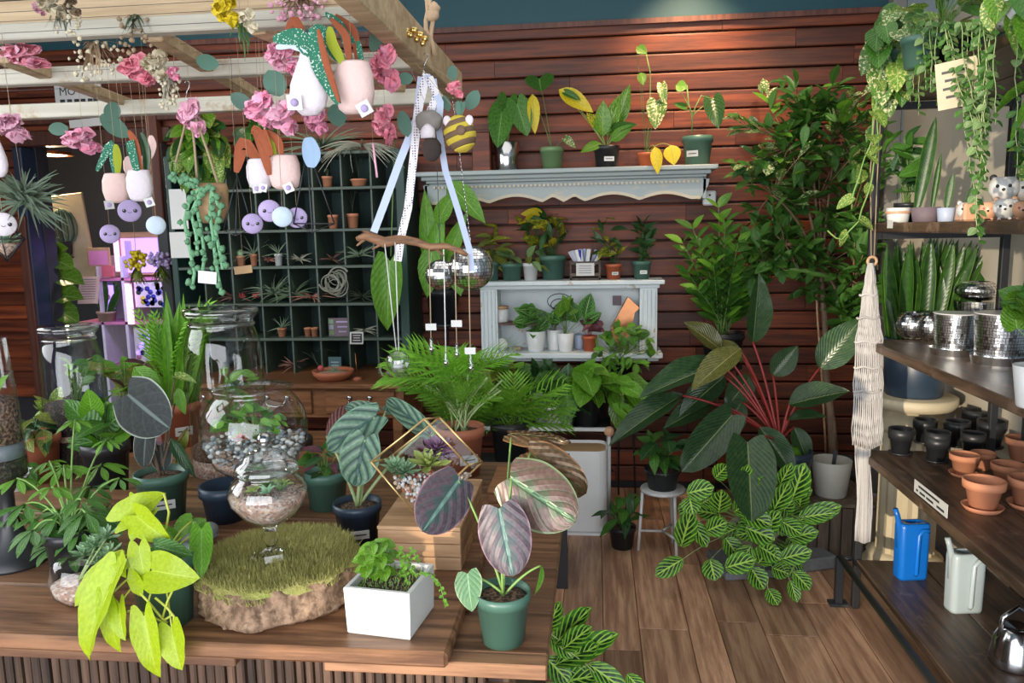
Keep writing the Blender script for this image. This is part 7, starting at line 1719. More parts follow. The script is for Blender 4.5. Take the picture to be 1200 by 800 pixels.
# pots under / beside the table at right: second lime-veined plant on the floor
b2 = V((.14, 1.98, 0)); r, o = potted('lemon_lime_maranta', 'prayer plant with lime-veined leaves on the floor right beside the work table', 0, 0, 0, 60, 50, 'pot_navy', base=b2)
gg = random.Random(41); sp = []
for (x0, y0, x1, y1, w) in ((650, 755, 690, 712, 26), (640, 740, 655, 708, 22), (652, 778, 722, 742, 30), (668, 775, 700, 755, 26), (640, 770, 668, 800, 28), (690, 778, 735, 810, 26), (655, 800, 700, 790, 28), (735, 790, 755, 812, 18), (700, 800, 715, 830, 26), (645, 745, 672, 770, 22), (660, 760, 690, 735, 24), (640, 800, 655, 830, 26), (680, 790, 664, 828, 26), (720, 820, 750, 835, 24)):
    Yb = 1.80 + gg.uniform(-.04, .08); sp.append((x0, y0, x1, y1, Yb, Yb - .03, w, 'maranta', (gg.uniform(-.3, .3), -.9, .9)))
heroes(r, o, sp, 'maranta', 'stem_pale', .002, .15)
# ================================================= HANGING LUMBER RACK
rk = empty('hanging_rack', (-.9, 2.0, 1.98), 'pale lumber rack hung by rope from the ceiling above the work table', 'rack')
def beam(a, b, w, h, mat, nm='beam'):
    a, b = V(a), V(b); fr = frame(b - a, (0, 0, 1)); m = MB(); m.box((a + b) / 2, (w, (b - a).length, h), fr, bev=.003); return m.build(nm, mat, rk)
ZR = 1.985
def lev(px, py, Y): return P(px, py, Y)
a, b = P(-30, 51, 1.63), P(440, 22, 1.63); zA = (a.z + b.z) / 2; XR_ = -.455
beam((-1.75, 1.63, zA + .012), (XR_, 1.63, zA + .012), .035, .034, 'rack_painted'); beam((-1.75, 1.655, zA + .055), (XR_, 1.655, zA + .055), .05, .05, 'rack_pine')
zB = P(300, 79, 2.0).z; beam((-2.05, 2.0, zB), (XR_, 2.0, zB), .04, .042, 'rack_painted')
zC_ = P(300, 121, 2.43).z; beam((-2.35, 2.43, zC_), (XR_ - .0, 2.43, zC_), .04, .046, 'rack_painted')
beam((XR_ + .02, 1.30, 1.995), (XR_ + .02, 2.46, 1.995), .045, .085, 'rack_pine')
for (p, q, zz_) in (((180, 40), (300, 112), .0), ((0, 66), (172, 130), .0)):
    A_, B_ = PZ(*p, 1.985), PZ(*q, 1.985); beam(A_, B_, .038, .03, 'rack_pine', 'cross_slat')
beam((-.72, 1.66, 1.99), (-.60, 2.42, 1.99), .038, .03, 'rack_pine', 'cross_slat')
beam((-2.3, 1.32, 1.995), (XR_, 1.32, 1.995), .04, .05, 'rack_pine')
beam((-2.32, 1.30, 1.995), (-2.32, 2.46, 1.995), .045, .085, 'rack_pine')
WIRES = [1.46, 1.52, 1.60, 1.70, 1.76, 1.84, 1.90, 1.98, 2.2]
for w_ in WIRES:
    m = MB(); m.tube([(-2.3, w_, 1.987), (XR_, w_, 1.987)], .0006, 4); m.build('tie_wire', 'steel_grey', rk)
# rope
rp0 = P(505, 82, 2.0); m = MB()
for s_ in (-1, 1):
    m.tube([V((rp0.x + s_ * .006 + .004 * math.sin(t * 1.6 + s_), rp0.y + .004 * math.cos(t * 1.6 + s_), 1.99 + t * .0215)) for t in [i * 1.0 for i in range(0, 54)]], .006, 6)
m.ball(P(507, 18, 2.0), .016, 10, 8, wob=.15); m.ball(P(509, 10, 2.0), .015, 10, 8, wob=.15)
m.build('rope', 'rope', rk)
for px, Y in ((468, 1.7), (476, 1.75)):
    c = P(px, 30, Y); m = MB(); m.tube([(c.x, c.y, 2.03), (c.x, c.y, 3.19)], .0008, 4); m.build('wire', 'steel_grey', rk)
def hook(parent, top, py, Y=None):
    pass
def string_up(parent, p, mat='twine', r_=.0005, zt=1.985): 
    if zt - p.z < .01: return
    yw = min(WIRES, key=lambda w: abs(w - p.y)); m = MB(); m.tube([p, V((min(p.x, XR_), yw, 1.986))], r_, 4); m.build('hanging_string', mat, parent)
def s_hook(parent, p):
    m = MB(); m.tube([p + V((0, 0, .0)), p + V((-.006, 0, .006)), p + V((-.003, 0, .02)), p + V((.004, 0, .032)), p + V((.006, 0, .042)), p + V((0, 0, .048)), p + V((-.006, 0, .042))], .0014, 5); m.build('hook', 'chrome', parent)
def zrack(Y): return 1.955
# flowers
def flower(px, py, Y, rpx, mat, name, lab, n=110, mat2=None, sq=(1, 1, 1), cream=None, leaves=()):
    c = P(px, py, Y); u = mpp(c); R_ = rpx * u; r = empty(name, c, lab, 'flower'); g2 = random.Random(int(px * 7 + py)); mb = MB(); mbb = MB()
    for k in range(n):
        layer = k / n; ph = k * 2.4; el = math.asin(max(-1, min(1, 1 - 2 * ((k * .618) % 1)))); d = V((math.cos(ph) * math.cos(el), math.sin(ph) * math.cos(el), math.sin(el)))
        rr = R_ * (.62 + .36 * g2.random()); L = R_ * g2.uniform(.4, .6); W = R_ * g2.uniform(.55, .8)
        t = d.cross(V((g2.uniform(-1, 1), g2.uniform(-1, 1), g2.uniform(-1, 1)))).normalized(); s_ = d.cross(t)
        vs = []
        for i in range(4):
            for j in range(4):
                uu, vv = (i / 3 - .5), (j / 3)
                p = d * (rr * .55 + (rr * .5) * vv - R_ * .15 * abs(uu) * 2) + t * (L * (vv - .5) * .9) + s_ * (W * uu * (.55 + .6 * math.sin(vv * 2.6))) + d * (R_ * .12 * math.sin(uu * 14 + k) * vv)
                vs.append(c + V((p.x * sq[0], p.y * sq[1], p.z * sq[2])))
        (mbb if (mat2 and k % 3 == 0) else mb)._add(vs, [(i * 4 + j, i * 4 + j + 1, (i + 1) * 4 + j + 1, (i + 1) * 4 + j) for i in range(3) for j in range(3)], True)
    mb.build('petals', mat, r)['kind'] = 'stuff'
    if mbb.v: mbb.build('paler_petals', mat2, r)['kind'] = 'stuff'
    for (x1, y1, x2, y2, w) in leaves:
        A_, B_ = P(x1, y1, Y + .01), P(x2, y2, Y); inst('leaf', LMEU, leafM(A_, B_ - A_, TOCAM(A_), (B_ - A_).length, w * mpp(A_) / (.62 * (B_ - A_).length)), r)
    string_up(r, c + V((0, 0, R_ * .6)))
    return r
LMEU = leaf_mesh('eucalyptus_leaf', 'eucalyptus', w_round, W=.62, fold=.05, curve=.1, nv=8, nu=4)
flower(32, 66, 1.75, 29, 'petal_coral', 'pink_peony', 'coral-pink fabric peony at the far upper left of the hanging rack', mat2='petal_blush', sq=(1, 1, .5))
flower(98, 165, 2.2, 24, 'petal_blush', 'pink_peony', 'flat mauve-pink peony hanging below the rack above the doorway', mat2='petal_pink', sq=(1, 1, .65), leaves=((80, 150, 56, 152, 15), (118, 135, 150, 160, 20), (135, 120, 128, 142, 18)))
flower(165, 82, 1.8, 24, 'petal_coral', 'pink_peony', 'coral peony beside a cream flower on the middle of the rack', sq=(1, 1, .8), leaves=((230, 70, 256, 76, 18),))
flower(186, 78, 1.76, 20, 'petal_cream', 'cream_flower', 'cream dried flower overlapping the coral peony on the rack', n=90)
flower(204, 86, 1.75, 10, 'petal_pink', 'pink_rosebud', 'tiny pink blossom at the right of the cream flower', n=30)
flower(226, 138, 1.85, 21, 'petal_blush', 'pink_peony', 'pink peony above the knitted green string plant', sq=(.8, 1, 1.15))
flower(308, 130, 1.7, 23, 'petal_pink', 'pink_peony', 'left one of two joined pink peonies below the white felt bulb', mat2='petal_blush', leaves=((296, 128, 270, 110, 18), (330, 112, 314, 82, 26)))
flower(334, 138, 1.68, 21, 'petal_blush', 'pink_peony', 'right one of two joined pink peonies below the white felt bulb', mat2='petal_pink')
flower(372, 142, 1.72, 17, 'petal_pink', 'pink_peony', 'pink peony half hidden behind the white felt bulb', leaves=((392, 122, 398, 148, 22),))
flower(336, 66, 1.72, 25, 'petal_blush', 'pink_peony', 'large pink peony behind the green spotted felt leaves', mat2='petal_pink')
flower(453, 80, 1.72, 25, 'petal_coral', 'pink_peony', 'coral pink peony at the right beside the pink felt bulb', mat2='petal_pink', sq=(.85, 1, 1.1), leaves=((466, 92, 484, 92, 14), (436, 60, 446, 30, 16)))
flower(452, 145, 1.78, 21, 'petal_coral', 'pink_peony', 'darker coral peony hanging below right of the pink felt bulb', sq=(.75, 1, 1.2), leaves=((470, 130, 478, 160, 16),))
flower(14, 150, 1.6, 24, 'petal_blush', 'pink_peony', 'pale pink peony at the left picture edge under the rack', sq=(1, 1, .75))
flower(534, 104, 1.9, 12, 'petal_coral', 'pink_rosebud', 'small coral rose above the felt bee', n=40, leaves=((530, 95, 530, 76, 12), (520, 112, 526, 130, 10), (548, 128, 560, 106, 16)))
flower(267, 13, 1.45, 19, 'petal_yellow', 'yellow_flower', 'bright yellow fabric flower at the top of the rack', n=110)
flower(292, 24, 1.46, 14, 'petal_cream', 'cream_flower', 'small cream blossoms right of the yellow flower', n=60)
flower(62, 6, 1.45, 16, 'petal_cream', 'cream_flower', 'cream blossom at the upper left of the rack', n=70); flower(85, 8, 1.46, 11, 'petal_tan', 'tan_flower', 'tan dried blossom beside the upper left cream blossom', n=50)
flower(46, 10, 1.47, 9, 'petal_blush', 'pink_rosebud', 'small pale pink bud at the upper left of the rack', n=30)
def sprig(px, py, Y, rx, ry, mats, name, lab, n=40, seed=1, L=12):
    c = P(px, py, Y); u = mpp(c); r = empty(name, c, lab, 'flowers'); g2 = random.Random(seed)
    for k, mt in enumerate(mats):
        mb = MB()
        for i in range(n):
            t = c + V((g2.uniform(-1, 1) * rx * u, g2.uniform(-1, 1) * .03, g2.uniform(-1, .6) * ry * u)); s0 = c + V((g2.uniform(-.3, .3) * rx * u, 0, ry * u * .6))
            if k == 0: mb.blade(bez(s0, (s0 + t) / 2 + V((g2.uniform(-.01, .01), 0, .01)), t, 4), [.0015, .004, .0045, .003, .0005])
            else: mb.ball(t, g2.uniform(.003, .006), 6, 4, wob=.3, rg=g2)
        mb.build('dry_stems' if k == 0 else 'small_blossoms', mt, r)['kind'] = 'stuff'
    string_up(r, c + V((0, 0, ry * u * .5)))
    return r
sprig(112, 66, 1.7, 26, 26, ('petal_tan', 'petal_cream'), 'dried_sprig', 'dried twiggy bunch with cream buds tied on the rack', 46, 3)
sprig(75, 22, 1.47, 16, 20, ('airplant', 'petal_cream'), 'green_sprig', 'green leafy sprig hanging from the upper left blossoms', 30, 4)
sprig(195, 105, 1.76, 12, 22, ('airplant_grey', 'petal_cream'), 'green_sprig', 'pale greenery hanging under the cream flower', 30, 5)
sprig(283, 45, 1.46, 8, 24, ('stem_dark',), 'green_sprig', 'thin green stem bunch hanging below the yellow flower', 20, 6)
sprig(160, 35, 1.6, 18, 26, ('airplant_dark', 'petal_tan'), 'dried_sprig', 'dark green twiggy bunch between the coral peony and the top beam', 24, 7)
sprig(350, 8, 1.6, 30, 14, ('petal_tan', 'petal_blush'), 'dried_sprig', 'dusty purple dried bunch at the top above the felt bulbs', 60, 8)
# felt planters
def felt_leaf(parent, pts, wpx, mat, Y):
    P_ = [P(x, y, Y + dy) for x, y, dy in [(q + (0,))[:3] for q in pts]]
    # smooth
    S_ = []
    for i in range(len(P_) - 1):
        for k in range(5): S_.append(P_[i].lerp(P_[i + 1], k / 5))
    S_.append(P_[-1]); n = len(S_); u = mpp(S_[0]); S_ = [S_[max(i - 1, 0)] * .25 + S_[i] * .5 + S_[min(i + 1, n - 1)] * .25 for i in range(n)]
    w = [wpx * u * (.12 + math.sin(math.pi * (.06 + .90 * i / (n - 1))) ** .7) for i in range(n)]
    mb = MB(); mb.blade(S_, w, up=(.15, -1, .1), fold=-.25); mb.blade([p + V((0, .004, 0)) for p in S_], w, up=(.15, -1, .1), fold=.25); mb.build('felt_leaf', mat, parent)
def felt_pot(parent, x0, y0, x1, y1, Y, mat, kind='bulb'):
    c = P((x0 + x1) / 2, y1, Y); u = mpp(c); R_ = (x1 - x0) / 2 * u; H = (y1 - y0) * u
    if kind == 'bulb': pr = [(0, 0), (R_ * .45, H * .015), (R_ * .85, H * .14), (R_, H * .32), (R_ * .92, H * .5), (R_ * .62, H * .75), (R_ * .42, H * .9), (R_ * .36, H), (R_ * .28, H * .99), (R_ * .2, H * .9), (0, H * .88)]
    else: pr = [(0, 0), (R_ * .55, H * .01), (R_ * .82, H * .1), (R_ * .98, H * .4), (R_ * .96, H * .75), (R_ * .80, H * .96), (R_ * .74, H), (R_ * .68, H * .97), (R_ * .6, H * .85), (0, H * .85)]
    m = MB(); m.lathe(pr, c, 24, sy=.75, wob=lambda a, i: 1 + .02 * math.sin(3 * a + i)); m.build('felt_body', mat, parent); return c, u, R_, H
def tagsq(parent, px, py, Y, s, rot=.1, mark='felt_lilac', mat='paper'):
    c = P(px, py, Y); u = mpp(c); M_ = facing(c) @ Matrix.Rotation(rot, 4, 'Z'); m = MB(); m.box(c, (s * u, s * u, .0012), M_.to_3x3()); m.build('white_tag', mat, parent)
    m = MB(); m.lathe([(0, 0), (s * .28 * u, 0), (s * .28 * u, .0008), (0, .0008)], M_ @ V((0, 0, .0007)), 16, M_.to_3x3()); m.build('round_stamp', mark, parent)
def feltplanter(name, lab, body, Y, mat, kind, leaves, tags=(), top=None):
    x0, y0, x1, y1 = body; c = P((x0 + x1) / 2, y1, Y); r = empty(name, c, lab, 'ornament'); c, u, R_, H = felt_pot(r, x0, y0, x1, y1, Y, mat, kind)
    for lf in leaves: felt_leaf(r, lf[0], lf[1], lf[2], Y - .012 if len(lf) < 4 else Y + lf[3])
    for t in tags: tagsq(r, *t)
    string_up(r, c + V((0, 0, H)) if not top else P(*top, Y))
    return r
F_ = 'felt_planter'
feltplanter(F_, 'large white felt bulb ornament with a small white tag, in front centre of the rack', (341, 64, 386, 136), 1.5, 'felt_white', 'bulb',
            [([(364, 66), (350, 42), (318, 46)], 18, 'felt_green_spot'), ([(360, 60), (340, 50), (322, 56)], 10, 'felt_pale'), ([(366, 66), (345, 20), (334, 38)], 9, 'felt_brown', .02)], [(345, 120, 1.46, 17, .05)], (364, 64))
feltplanter(F_, 'large pale pink felt pot ornament with a tilted white tag, right of the white bulb', (393, 75, 441, 134), 1.52, 'felt_pink', 'pot',
            [([(405, 78), (378, 40), (366, 30)], 16, 'felt_green_spot'), ([(365, 30), (372, 75), (398, 124)], 16, 'felt_green_spot', -.05), ([(372, 32), (382, 75), (398, 122)], 7, 'felt_brown', -.06), ([(404, 78), (388, 50), (386, 30)], 11, 'felt_lime', -.02),
             ([(410, 78), (405, 40), (386, 20)], 8, 'felt_brown'), ([(412, 78), (400, 30), (380, 14)], 9, 'felt_green_spot', .01), ([(420, 80), (415, 35), (392, 16)], 8, 'felt_brown', .02), ([(424, 76), (418, 50), (402, 28)], 8, 'felt_green_spot', .02)], [(427, 127, 1.46, 16, .5)], (412, 72))
feltplanter(F_, 'small lilac-white felt pot below the joined peonies, left of the pink one', (290, 187, 321, 222), 1.75, 'felt_white', 'pot',
            [([(304, 190), (284, 165), (276, 204)], 14, 'felt_brown'), ([(310, 190), (300, 150), (296, 158)], 10, 'felt_brown')], [(301, 221, 1.73, 10, .1)], (306, 186))
feltplanter(F_, 'small pink felt pot with a drooping brown leaf and lime stalk below the peonies', (316, 183, 354, 222), 1.72, 'felt_pink', 'pot',
            [([(318, 184), (302, 148), (316, 208)], 13, 'felt_brown', -.03), ([(322, 184), (316, 168), (310, 156)], 9, 'felt_lime'), ([(330, 184), (326, 165), (312, 152)], 8, 'felt_brown')], [(338, 220, 1.69, 11, .4), (308, 220, 1.69, 9, -.2)], (330, 183))
feltplanter(F_, 'pinkish felt pot with spotted leaves and lime stalk hanging before the doorway', (122, 204, 153, 238), 1.9, 'felt_pink', 'pot',
            [([(134, 206), (130, 165), (112, 202)], 9, 'felt_green_spot'), ([(137, 206), (137, 185), (135, 168)], 9, 'felt_lime')], [(128, 240, 1.88, 10, .1)], (137, 204))
feltplanter(F_, 'white felt pot with a long spotted leaf hanging before the doorway, right one', (150, 200, 181, 236), 1.86, 'felt_white', 'pot',
            [([(160, 206), (150, 160), (164, 215)], 9, 'felt_green_spot', -.02), ([(165, 204), (158, 168), (150, 152)], 8, 'felt_brown'), ([(170, 204), (172, 178), (165, 154)], 9, 'lf_dark', .01)], [(175, 237, 1.84, 10, .3)], (165, 198))
feltplanter(F_, 'small pink felt pot at the back of the pair before the doorway', (146, 184, 178, 208), 1.98, 'felt_pink', 'pot', [([(175, 186), (178, 170), (176, 158)], 9, 'felt_pink')], [], (170, 184))
feltplanter(F_, 'white felt bulb cut by the left picture edge below the pale peony', (-12, 162, 11, 208), 1.55, 'felt_white', 'bulb', [], [], (2, 160))
# blue felt leaf on its own string
r = empty('felt_leaf_charm', P(363, 178, 1.65), 'single pale blue felt leaf charm hanging right of the small felt pots', 'ornament'); felt_leaf(r, [(360, 160), (365, 180), (364, 197)], 19, 'felt_blue_leaf', 1.65); string_up(r, P(360, 160, 1.65))
# face discs
for (px, py, Y, rr_, mt, lab) in ((152, 247, 1.85, 13, 'felt_lilac', 'round lilac felt face with two eyes directly under the white felt pot'), (129, 274, 1.9, 11, 'felt_lilac', 'round lilac felt face with eyes, lower left of the other one'), (183, 264, 1.85, 11, 'felt_pale', 'pale blue blank felt disc at the right of the lilac faces'),
                                (296, 262, 1.72, 12, 'felt_lilac', 'round lilac felt face before the hutch, lowest left of three'), (316, 247, 1.74, 13, 'felt_lilac', 'round lilac felt face before the hutch, upper middle of three'), (348, 255, 1.72, 12, 'felt_lilac', 'round lilac felt face before the hutch, right of the pale blue one'), (331, 254, 1.69, 12, 'felt_pale', 'pale blue shiny felt disc between the lilac faces'),
                                (4, 263, 1.55, 14, 'felt_white', 'round whitish felt face with pink cheeks at the left picture edge')):
    c = P(px, py, Y); u = mpp(c); r = empty('smiley_charm', c, lab, 'ornament'); M_ = facing(c); X = M_.to_3x3()
    m = MB(); m.lathe([(0, -.004), (rr_ * u * .9, -.004), (rr_ * u, 0), (rr_ * u * .92, .004), (rr_ * u * .3, .006), (0, .006)], c, 22, X); m.build('disc', mt, r)
    if 'pale' not in mt:
        for k in (-1, 1):
            m = MB(); m.ball(M_ @ V((k * rr_ * u * .45, 0, .006)), rr_ * u * .17, 8, 6); e_ = m.build('eye', 'ink', r)
            m = MB(); m.ball(M_ @ V((k * rr_ * u * .45 - .001, rr_ * u * .07, .006 + rr_ * u * .14)), rr_ * u * .05, 6, 4); m.build('glint', 'paper', e_)
        m = MB(); m.tube([M_ @ V((rr_ * u * .14 * math.cos(a), rr_ * u * (-.08 - .1 * math.sin(a)), .0065)) for a in [math.pi * i / 6 for i in range(7)]], .0006, 4); m.build('smile', 'ink', r)
    string_up(r, c + V((0, 0, rr_ * u)))
# knitted string-of-pearls plant in a felt pot
kc = P(250, 262, 1.85); ku = mpp(kc); r = empty('knitted_plant', kc, 'knitted green string plant in a tan felt pot on a rope hanger', 'ornament')
m = MB(); m.lathe([(0, 0), (12 * ku, 1 * ku), (19 * ku, 18 * ku), (20 * ku, 40 * ku), (18 * ku, 46 * ku), (15 * ku, 40 * ku), (0, 38 * ku)], kc, 24, sy=.8); m.build('felt_pot', 'kraft', r)
hk = P(221, 104, 1.85); m = MB()
for (x, y) in ((206, 190), (232, 225), (262, 235)): m.tube([P(222, 118, 1.85), P((222 + x) / 2 + 1, (118 + y) / 2, 1.85), P(x, y, 1.83)], .0032, 5)
m.build('rope_hanger', 'twine', r); s_hook(r, P(221, 118, 1.85))
gg = random.Random(14); mb = MB()
strands = [[(232, 218), (216, 215), (206, 208), (202, 202)], [(234, 220), (222, 235), (216, 260), (222, 290), (228, 320), (224, 342)], [(240, 220), (230, 240), (236, 270), (240, 300), (236, 325)], [(248, 222), (246, 250), (250, 280), (252, 300), (256, 325), (260, 345)], [(236, 222), (224, 250), (230, 275), (232, 300)], [(245, 218), (258, 245), (252, 268), (258, 298), (262, 320)], [(230, 214), (214, 205), (226, 212)]]
for st_ in strands:
    Pq = []
    for i in range(len(st_) - 1):
        for k in range(5): t = k / 5; Pq.append(P(st_[i][0] * (1 - t) + st_[i + 1][0] * t, st_[i][1] * (1 - t) + st_[i + 1][1] * t, 1.80))
    m = MB(); m.tube(Pq, .0045, 6); m.build('yarn_strand', 'yarn_green', r)
    for i, p in enumerate(Pq):
        if i % 2 == 0: mb.ball(p + V((gg.uniform(-.012, .012), -.004, gg.uniform(-.004, .004))), gg.uniform(.005, .0095), 8, 5, wob=.3, rg=gg)
mb.build('yarn_bobbles', 'yarn_green', r)['kind'] = 'stuff'
m = MB(); c = P(243, 325, 1.79); m.box(c, (22 * ku, .001, 14 * ku), Matrix.Rotation(.1, 3, 'Y')); m.build('white_tag', 'paper', r)
m = MB(); c = P(285, 316, 1.9)
r2 = empty('kraft_tag', c, 'small brown kraft paper tag on a string before the hutch', 'tag'); m.box(c, (22 * mpp(c), .001, 9 * mpp(c)), Matrix.Rotation(-.1, 3, 'Y')); m.build('tag_paper', 'kraft', r2); string_up(r2, c)
# air plant and geometric hanger at left edge
c = P(28, 232, 1.62); r = empty('hanging_air_plant', c, 'big spiky grey-green air plant hanging at the left before the doorway', 'plant'); mb = MB(); gg = random.Random(5)
for k in range(120):
    a = gg.uniform(0, 6.28); e = gg.uniform(-.6, 1.1); L = mpp(c) * gg.uniform(32, 52); o_ = c + V((gg.uniform(-.012, .012), gg.uniform(-.01, .01), gg.uniform(-.015, .015)))
    d = V((math.cos(a) * .9 + .25, math.sin(a) * .6 - .1, e)).normalized(); mb.blade(bez(o_, o_ + d * L * .6, o_ + d * L + V((0, 0, -.012)), 4), [.005, .006, .005, .003, .0006], up=(.2, -1, .5), fold=.3)
mb.build('leaves', 'airplant', r); string_up(r, c)
c = P(6, 282, 1.6); u = mpp(c); r = empty('faceted_hanger', c, 'small faceted glass hanging planter with succulents at the left picture edge', 'terrarium')
top_ = c + V((0, 0, 20 * u)); mid = [c + V((22 * u * math.cos(a), 22 * u * math.sin(a), 2 * u)) for a in [k * math.pi / 3 for k in range(6)]]; bot = c + V((0, 0, -24 * u)); m = MB(); m2 = MB()
for k in range(6):
    m.tube([mid[k], mid[(k + 1) % 6]], .0014, 4); m.tube([mid[k], bot], .0014, 4); m.tube([mid[k], top_], .0014, 4); m2._add([mid[k], mid[(k + 1) % 6], bot], [(0, 1, 2)])
m.build('black_frame', 'black_metal', r); m2.build('glass_pane', 'glass', r); succ(r, c + V((0, 0, -4 * u)), 20 * u, 'succulent_mint', 61, 26, .4); string_up(r, top_)
m = MB(); m.lathe([(0, -18 * u), (12 * u, -8 * u), (15 * u, -3 * u), (0, -2 * u)], c, 6); m.build('stones', 'gravel', r)
# bent wire hanger (black) between the felt faces and the branch
r = empty('black_wire_hanger', P(362, 250, 1.7), 'thin black geometric wire plant hanger in front of the hutch', 'hanger'); mw = MB()
W_ = [P(x, y, 1.7) for x, y in ((360, 175), (344, 262), (392, 262), (362, 178))]
for i in range(3): mw.tube([W_[i], W_[i + 1]], .0016, 5)
mw.tube([W_[1], P(366, 272, 1.62), W_[2]], .0016, 5); mw.tube([P(366, 272, 1.62), W_[0]], .0016, 5); mw.build('wire_frame', 'black_metal', r); string_up(r, W_[0], 'black_metal')
r = empty('black_wire_hanger', P(278, 270, 1.75), 'thin black wire pyramid hanger left of the lilac faces', 'hanger'); mw = MB()
W_ = [P(x, y, 1.75) for x, y in ((278, 205), (262, 270), (296, 268))]
for i in range(3): mw.tube([W_[i], W_[(i + 1) % 3]], .0013, 5)
for i in range(3): mw.tube([W_[i], P(276, 276, 1.7)], .0013, 5)
mw.build('wire_frame', 'black_metal', r); string_up(r, W_[0], 'black_metal')
# ribbons and driftwood with glass drops
Yr = 1.9; hp = P(499, 84, Yr)
rb = empty('ribbon_hanger', hp, 'pale blue and dotted white ribbons knotted to a hook holding up the driftwood', 'ribbon')
def ribbon(pts, w, mat, tw=0):
    Q = []
    for i in range(len(pts) - 1):
        for k in range(6): t = k / 6; Q.append(P(pts[i][0] * (1 - t) + pts[i + 1][0] * t, pts[i][1] * (1 - t) + pts[i + 1][1] * t, Yr - (pts[i][2] if len(pts[i]) > 2 else 0)))
    Q.append(P(pts[-1][0], pts[-1][1], Yr)); u = mpp(Q[0]); m = MB(); m.blade(Q, w * u, up=(.3, -1, 0), smooth=True); return m.build('ribbon', mat, rb)
ribbon([(500, 86, .01), (490, 130, .012), (484, 190, .015), (478, 245, .01), (470, 278, 0), (466, 306)], 9.5, 'ribbon_dots'); ribbon([(494, 90), (488, 140), (468, 190), (450, 240), (438, 272)], 9, 'ribbon_blue')
ribbon([(508, 92), (514, 150), (522, 200), (538, 250), (550, 292), (553, 318)], 7.5, 'ribbon_blue'); ribbon([(503, 90, .01), (512, 112, .01), (500, 140, .01), (492, 160, .01)], 9, 'ribbon_dots')
ribbon([(500, 88, .01), (516, 120, .01), (514, 150, 0)], 8, 'ribbon_blue')
s_hook(rb, hp + V((0, 0, -.004)))
dw = empty('driftwood_branch', P(482, 285, Yr), 'slim brown driftwood branch hung from ribbons with glass drops below', 'branch'); m = MB()
Q = [P(x, y, Yr) for x, y in ((418, 280), (430, 276), (450, 284), (470, 280), (490, 284), (505, 290), (522, 288), (538, 294), (548, 299))]; gg = random.Random(2)
m.tube(Q, [.006, .013, .014, .012, .010, .010, .008, .008, .005], 9)
for x, y, x2, y2 in ((430, 278, 418, 288), (440, 276, 424, 270), (510, 290, 520, 300), (455, 282, 436, 292)): m.tube([P(x, y, Yr), P(x2, y2, Yr - .01)], [.006, .002], 6)
m.build('branch', 'driftwood', dw)
def drop(px, y0, y1, yt, lab, tagy=None, mat='paper', glassh=18):
    a, b_ = P(px, y0, Yr - .008), P(px + (y1 - y0) * .02, y1, Yr - .008); u = mpp(a); r = empty('glass_drop', b_, lab, 'ornament'); m = MB(); m.tube([a, b_], .0016, 5); m.build('cord', mat, r)
    m = MB(); m.lathe([(0, -glassh * u), (3 * u, -glassh * u), (3.6 * u, -glassh * .5 * u), (2.4 * u, -2 * u), (2.6 * u, 0)], b_, 14); m.build('glass_vial', 'glass_rough', r)
    m = MB(); m.ball(b_ + V((0, 0, -glassh * u * .75)), 2.6 * u, 8, 6); m.build('crystal', 'mirror_tile', r)
    if tagy: c = P(px + 2, tagy, Yr - .014); m = MB(); m.box(c, (13 * u, .001, 8 * u)); m.build('white_tag', 'paper', r)
drop(503, 290, 396, 0, 'glass vial on a beige cord with a white tag, leftmost on the branch', 383, 'twine'); drop(520, 292, 412, 0, 'glass vial on a white cord, second from the left on the branch')
drop(533, 294, 402, 0, 'glass vial on a beige cord with a tag, third from the left on the branch', 379, 'twine'); drop(549, 298, 412, 0, 'glass tube on a beige cord at the right end of the branch, lowest', 411, 'twine', 26)
gl = P(467, 424, Yr); r = empty('glass_globe', gl, 'clear glass globe on two white cords below the left part of the branch', 'ornament'); u = mpp(gl); m = MB(); m.ball(gl, 14 * u, 20, 12); m.build('globe', 'glass_rough', r)
m = MB(); m.tube([P(451, 286, Yr - .012), gl + V((-2 * u, 0, 14 * u))], .0015, 5); m.tube([P(463, 284, Yr - .012), gl + V((1 * u, 0, 14 * u))], .0015, 5); m.build('cords', 'paper', r)
m = MB(); m.ball(gl + V((0, 0, -5 * u)), 7 * u, 10, 6, sc_=(1, 1, .5)); m.build('crystals', 'pebble_white', r)
# mirror balls
def ballprof(R_): return lambda t: (R_ * math.sin(.05 + t * 3.04), -R_ * math.cos(.05 + t * 3.04))
c = P(552, 314, 2.2); r = disco('mirror_ball', 'mirror ball hanging from a chain right of the driftwood branch', 'mirror ball', c, ballprof(26 * mpp(c)), 40, 20, inner=False)
m = MB(); top_ = c + V((0, 0, 26 * mpp(c))); e_ = P(543, 185, 2.2); n_ = 40
for i in range(n_):
    p = top_.lerp(V((XR_ + .02, 2.40, 1.955)), i / n_); m.tube([p + V((0, 0, .0)), p + V((.002 * (i % 2), .002 * (1 - i % 2), .007)), p + V((0, 0, .013))], .0013, 4)
m.build('chain', 'chrome', r)
c = P(517, 322, 2.35); r = disco('mirror_ball', 'smaller darker mirror ball half hidden behind the glass drop cords', 'mirror ball', c, ballprof(18 * mpp(c)), 28, 14, inner=False)
m = MB(); m.tube([c + V((0, 0, 17 * mpp(c))), V((c.x - .02, 2.43, 1.94))], .0012, 4); m.build('hanging_string', 'steel_grey', r)
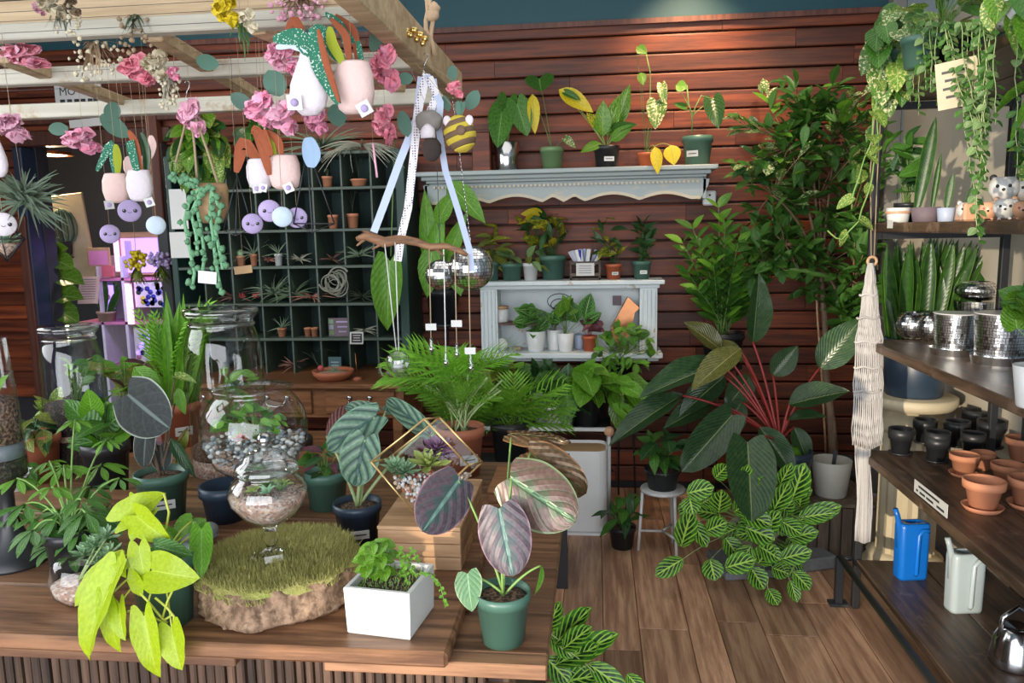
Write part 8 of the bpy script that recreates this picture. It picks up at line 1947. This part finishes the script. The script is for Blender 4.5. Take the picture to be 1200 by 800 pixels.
# brass bells at the rack corner
r = empty('brass_bells', P(482, 42, 1.75), 'cluster of small brass bells on the top corner of the rack', 'bells'); mb = MB(); gg = random.Random(3)
for i in range(12): q = P(472 + 26 * (i / 11) , 36 + 10 * (i / 11) + gg.uniform(-6, 6), 1.75); m = MB(); m.ball(q, .007, 10, 8); m.build('bell', 'brass', r)
m = MB(); m.tube([P(470, 38, 1.75), P(500, 46, 1.75)], .0018, 5); m.build('wire', 'brass', r)
# felt bee and grey felt gnome
c = P(539, 157, 1.85); u = mpp(c); r = empty('felt_bee', c, 'round yellow and brown striped felt bee hanging right of the ribbons', 'ornament'); tl = Matrix.Rotation(R(-18), 3, 'Y')
for k in range(7):
    z0, z1 = -1 + k * 2 / 7, -1 + (k + 1) * 2 / 7; pr = [(math.sqrt(max(0, 1 - z * z)) * 19 * u, z * 22 * u) for z in [z0 + (z1 - z0) * i / 4 for i in range(5)]]
    m = MB(); m.lathe(pr, c, 22, tl); m.build('stripe', 'felt_yellow' if k % 2 == 0 else 'stem_brown', r)
for s_ in (-1, 1):
    m = MB(); m.ball(c + V((s_ * 13 * u, -10 * u, 14 * u)), 5 * u, 10, 6, sc_=(1, .4, 1.2)); m.build('wing', 'felt_white', r)
m = MB(); m.ball(c + V((4 * u, -18 * u, 2 * u)), 6 * u, 10, 8, sc_=(1, .4, 1)); m.build('nose', 'stem_brown', r); string_up(r, c + V((0, 0, 22 * u)))
for (dx, dy, dz) in ((-6, 0, 30), (4, 0, 32), (-1, -6, 28), (10, 0, 27)): inst('leaf', LMEU, leafM(c + V((0, 0, 20 * u)), V((dx, dy, dz)), (0, -1, 0), 18 * u, .6), r)
c = P(503, 148, 1.86); u = mpp(c); r = empty('felt_gnome', c, 'grey felted figure with a white cone and dark base behind the ribbons', 'ornament')
m = MB(); m.ball(c + V((0, 0, 6 * u)), 15 * u, 14, 10, sc_=(1.1, .8, .85), wob=.05); m.build('cap', 'felt_grey', r)
m = MB(); m.ball(c + V((2 * u, 0, -26 * u)), 12 * u, 14, 10, sc_=(1, .8, 1.2), wob=.05); m.build('base', 'felt_charcoal', r)
m = MB(); m.lathe([(9 * u, -14 * u), (8 * u, -4 * u), (3 * u, 2 * u), (0, 2 * u)], c + V((0, -8 * u, 0)), 14); m.build('cone', 'felt_white', r); string_up(r, c + V((0, 0, 18 * u)))
c = P(496, 185, 1.9)
# hanging test-tube charm
r = empty('small_silver_charm', P(441, 190, 1.9), 'thin pink-silver pendant on a string beside the drooping air plant', 'ornament'); m = MB(); m.tube([P(437, 168, 1.9), P(442, 208, 1.9)], .0028, 8); m.build('pendant', 'petal_blush', r); string_up(r, P(437, 168, 1.9))
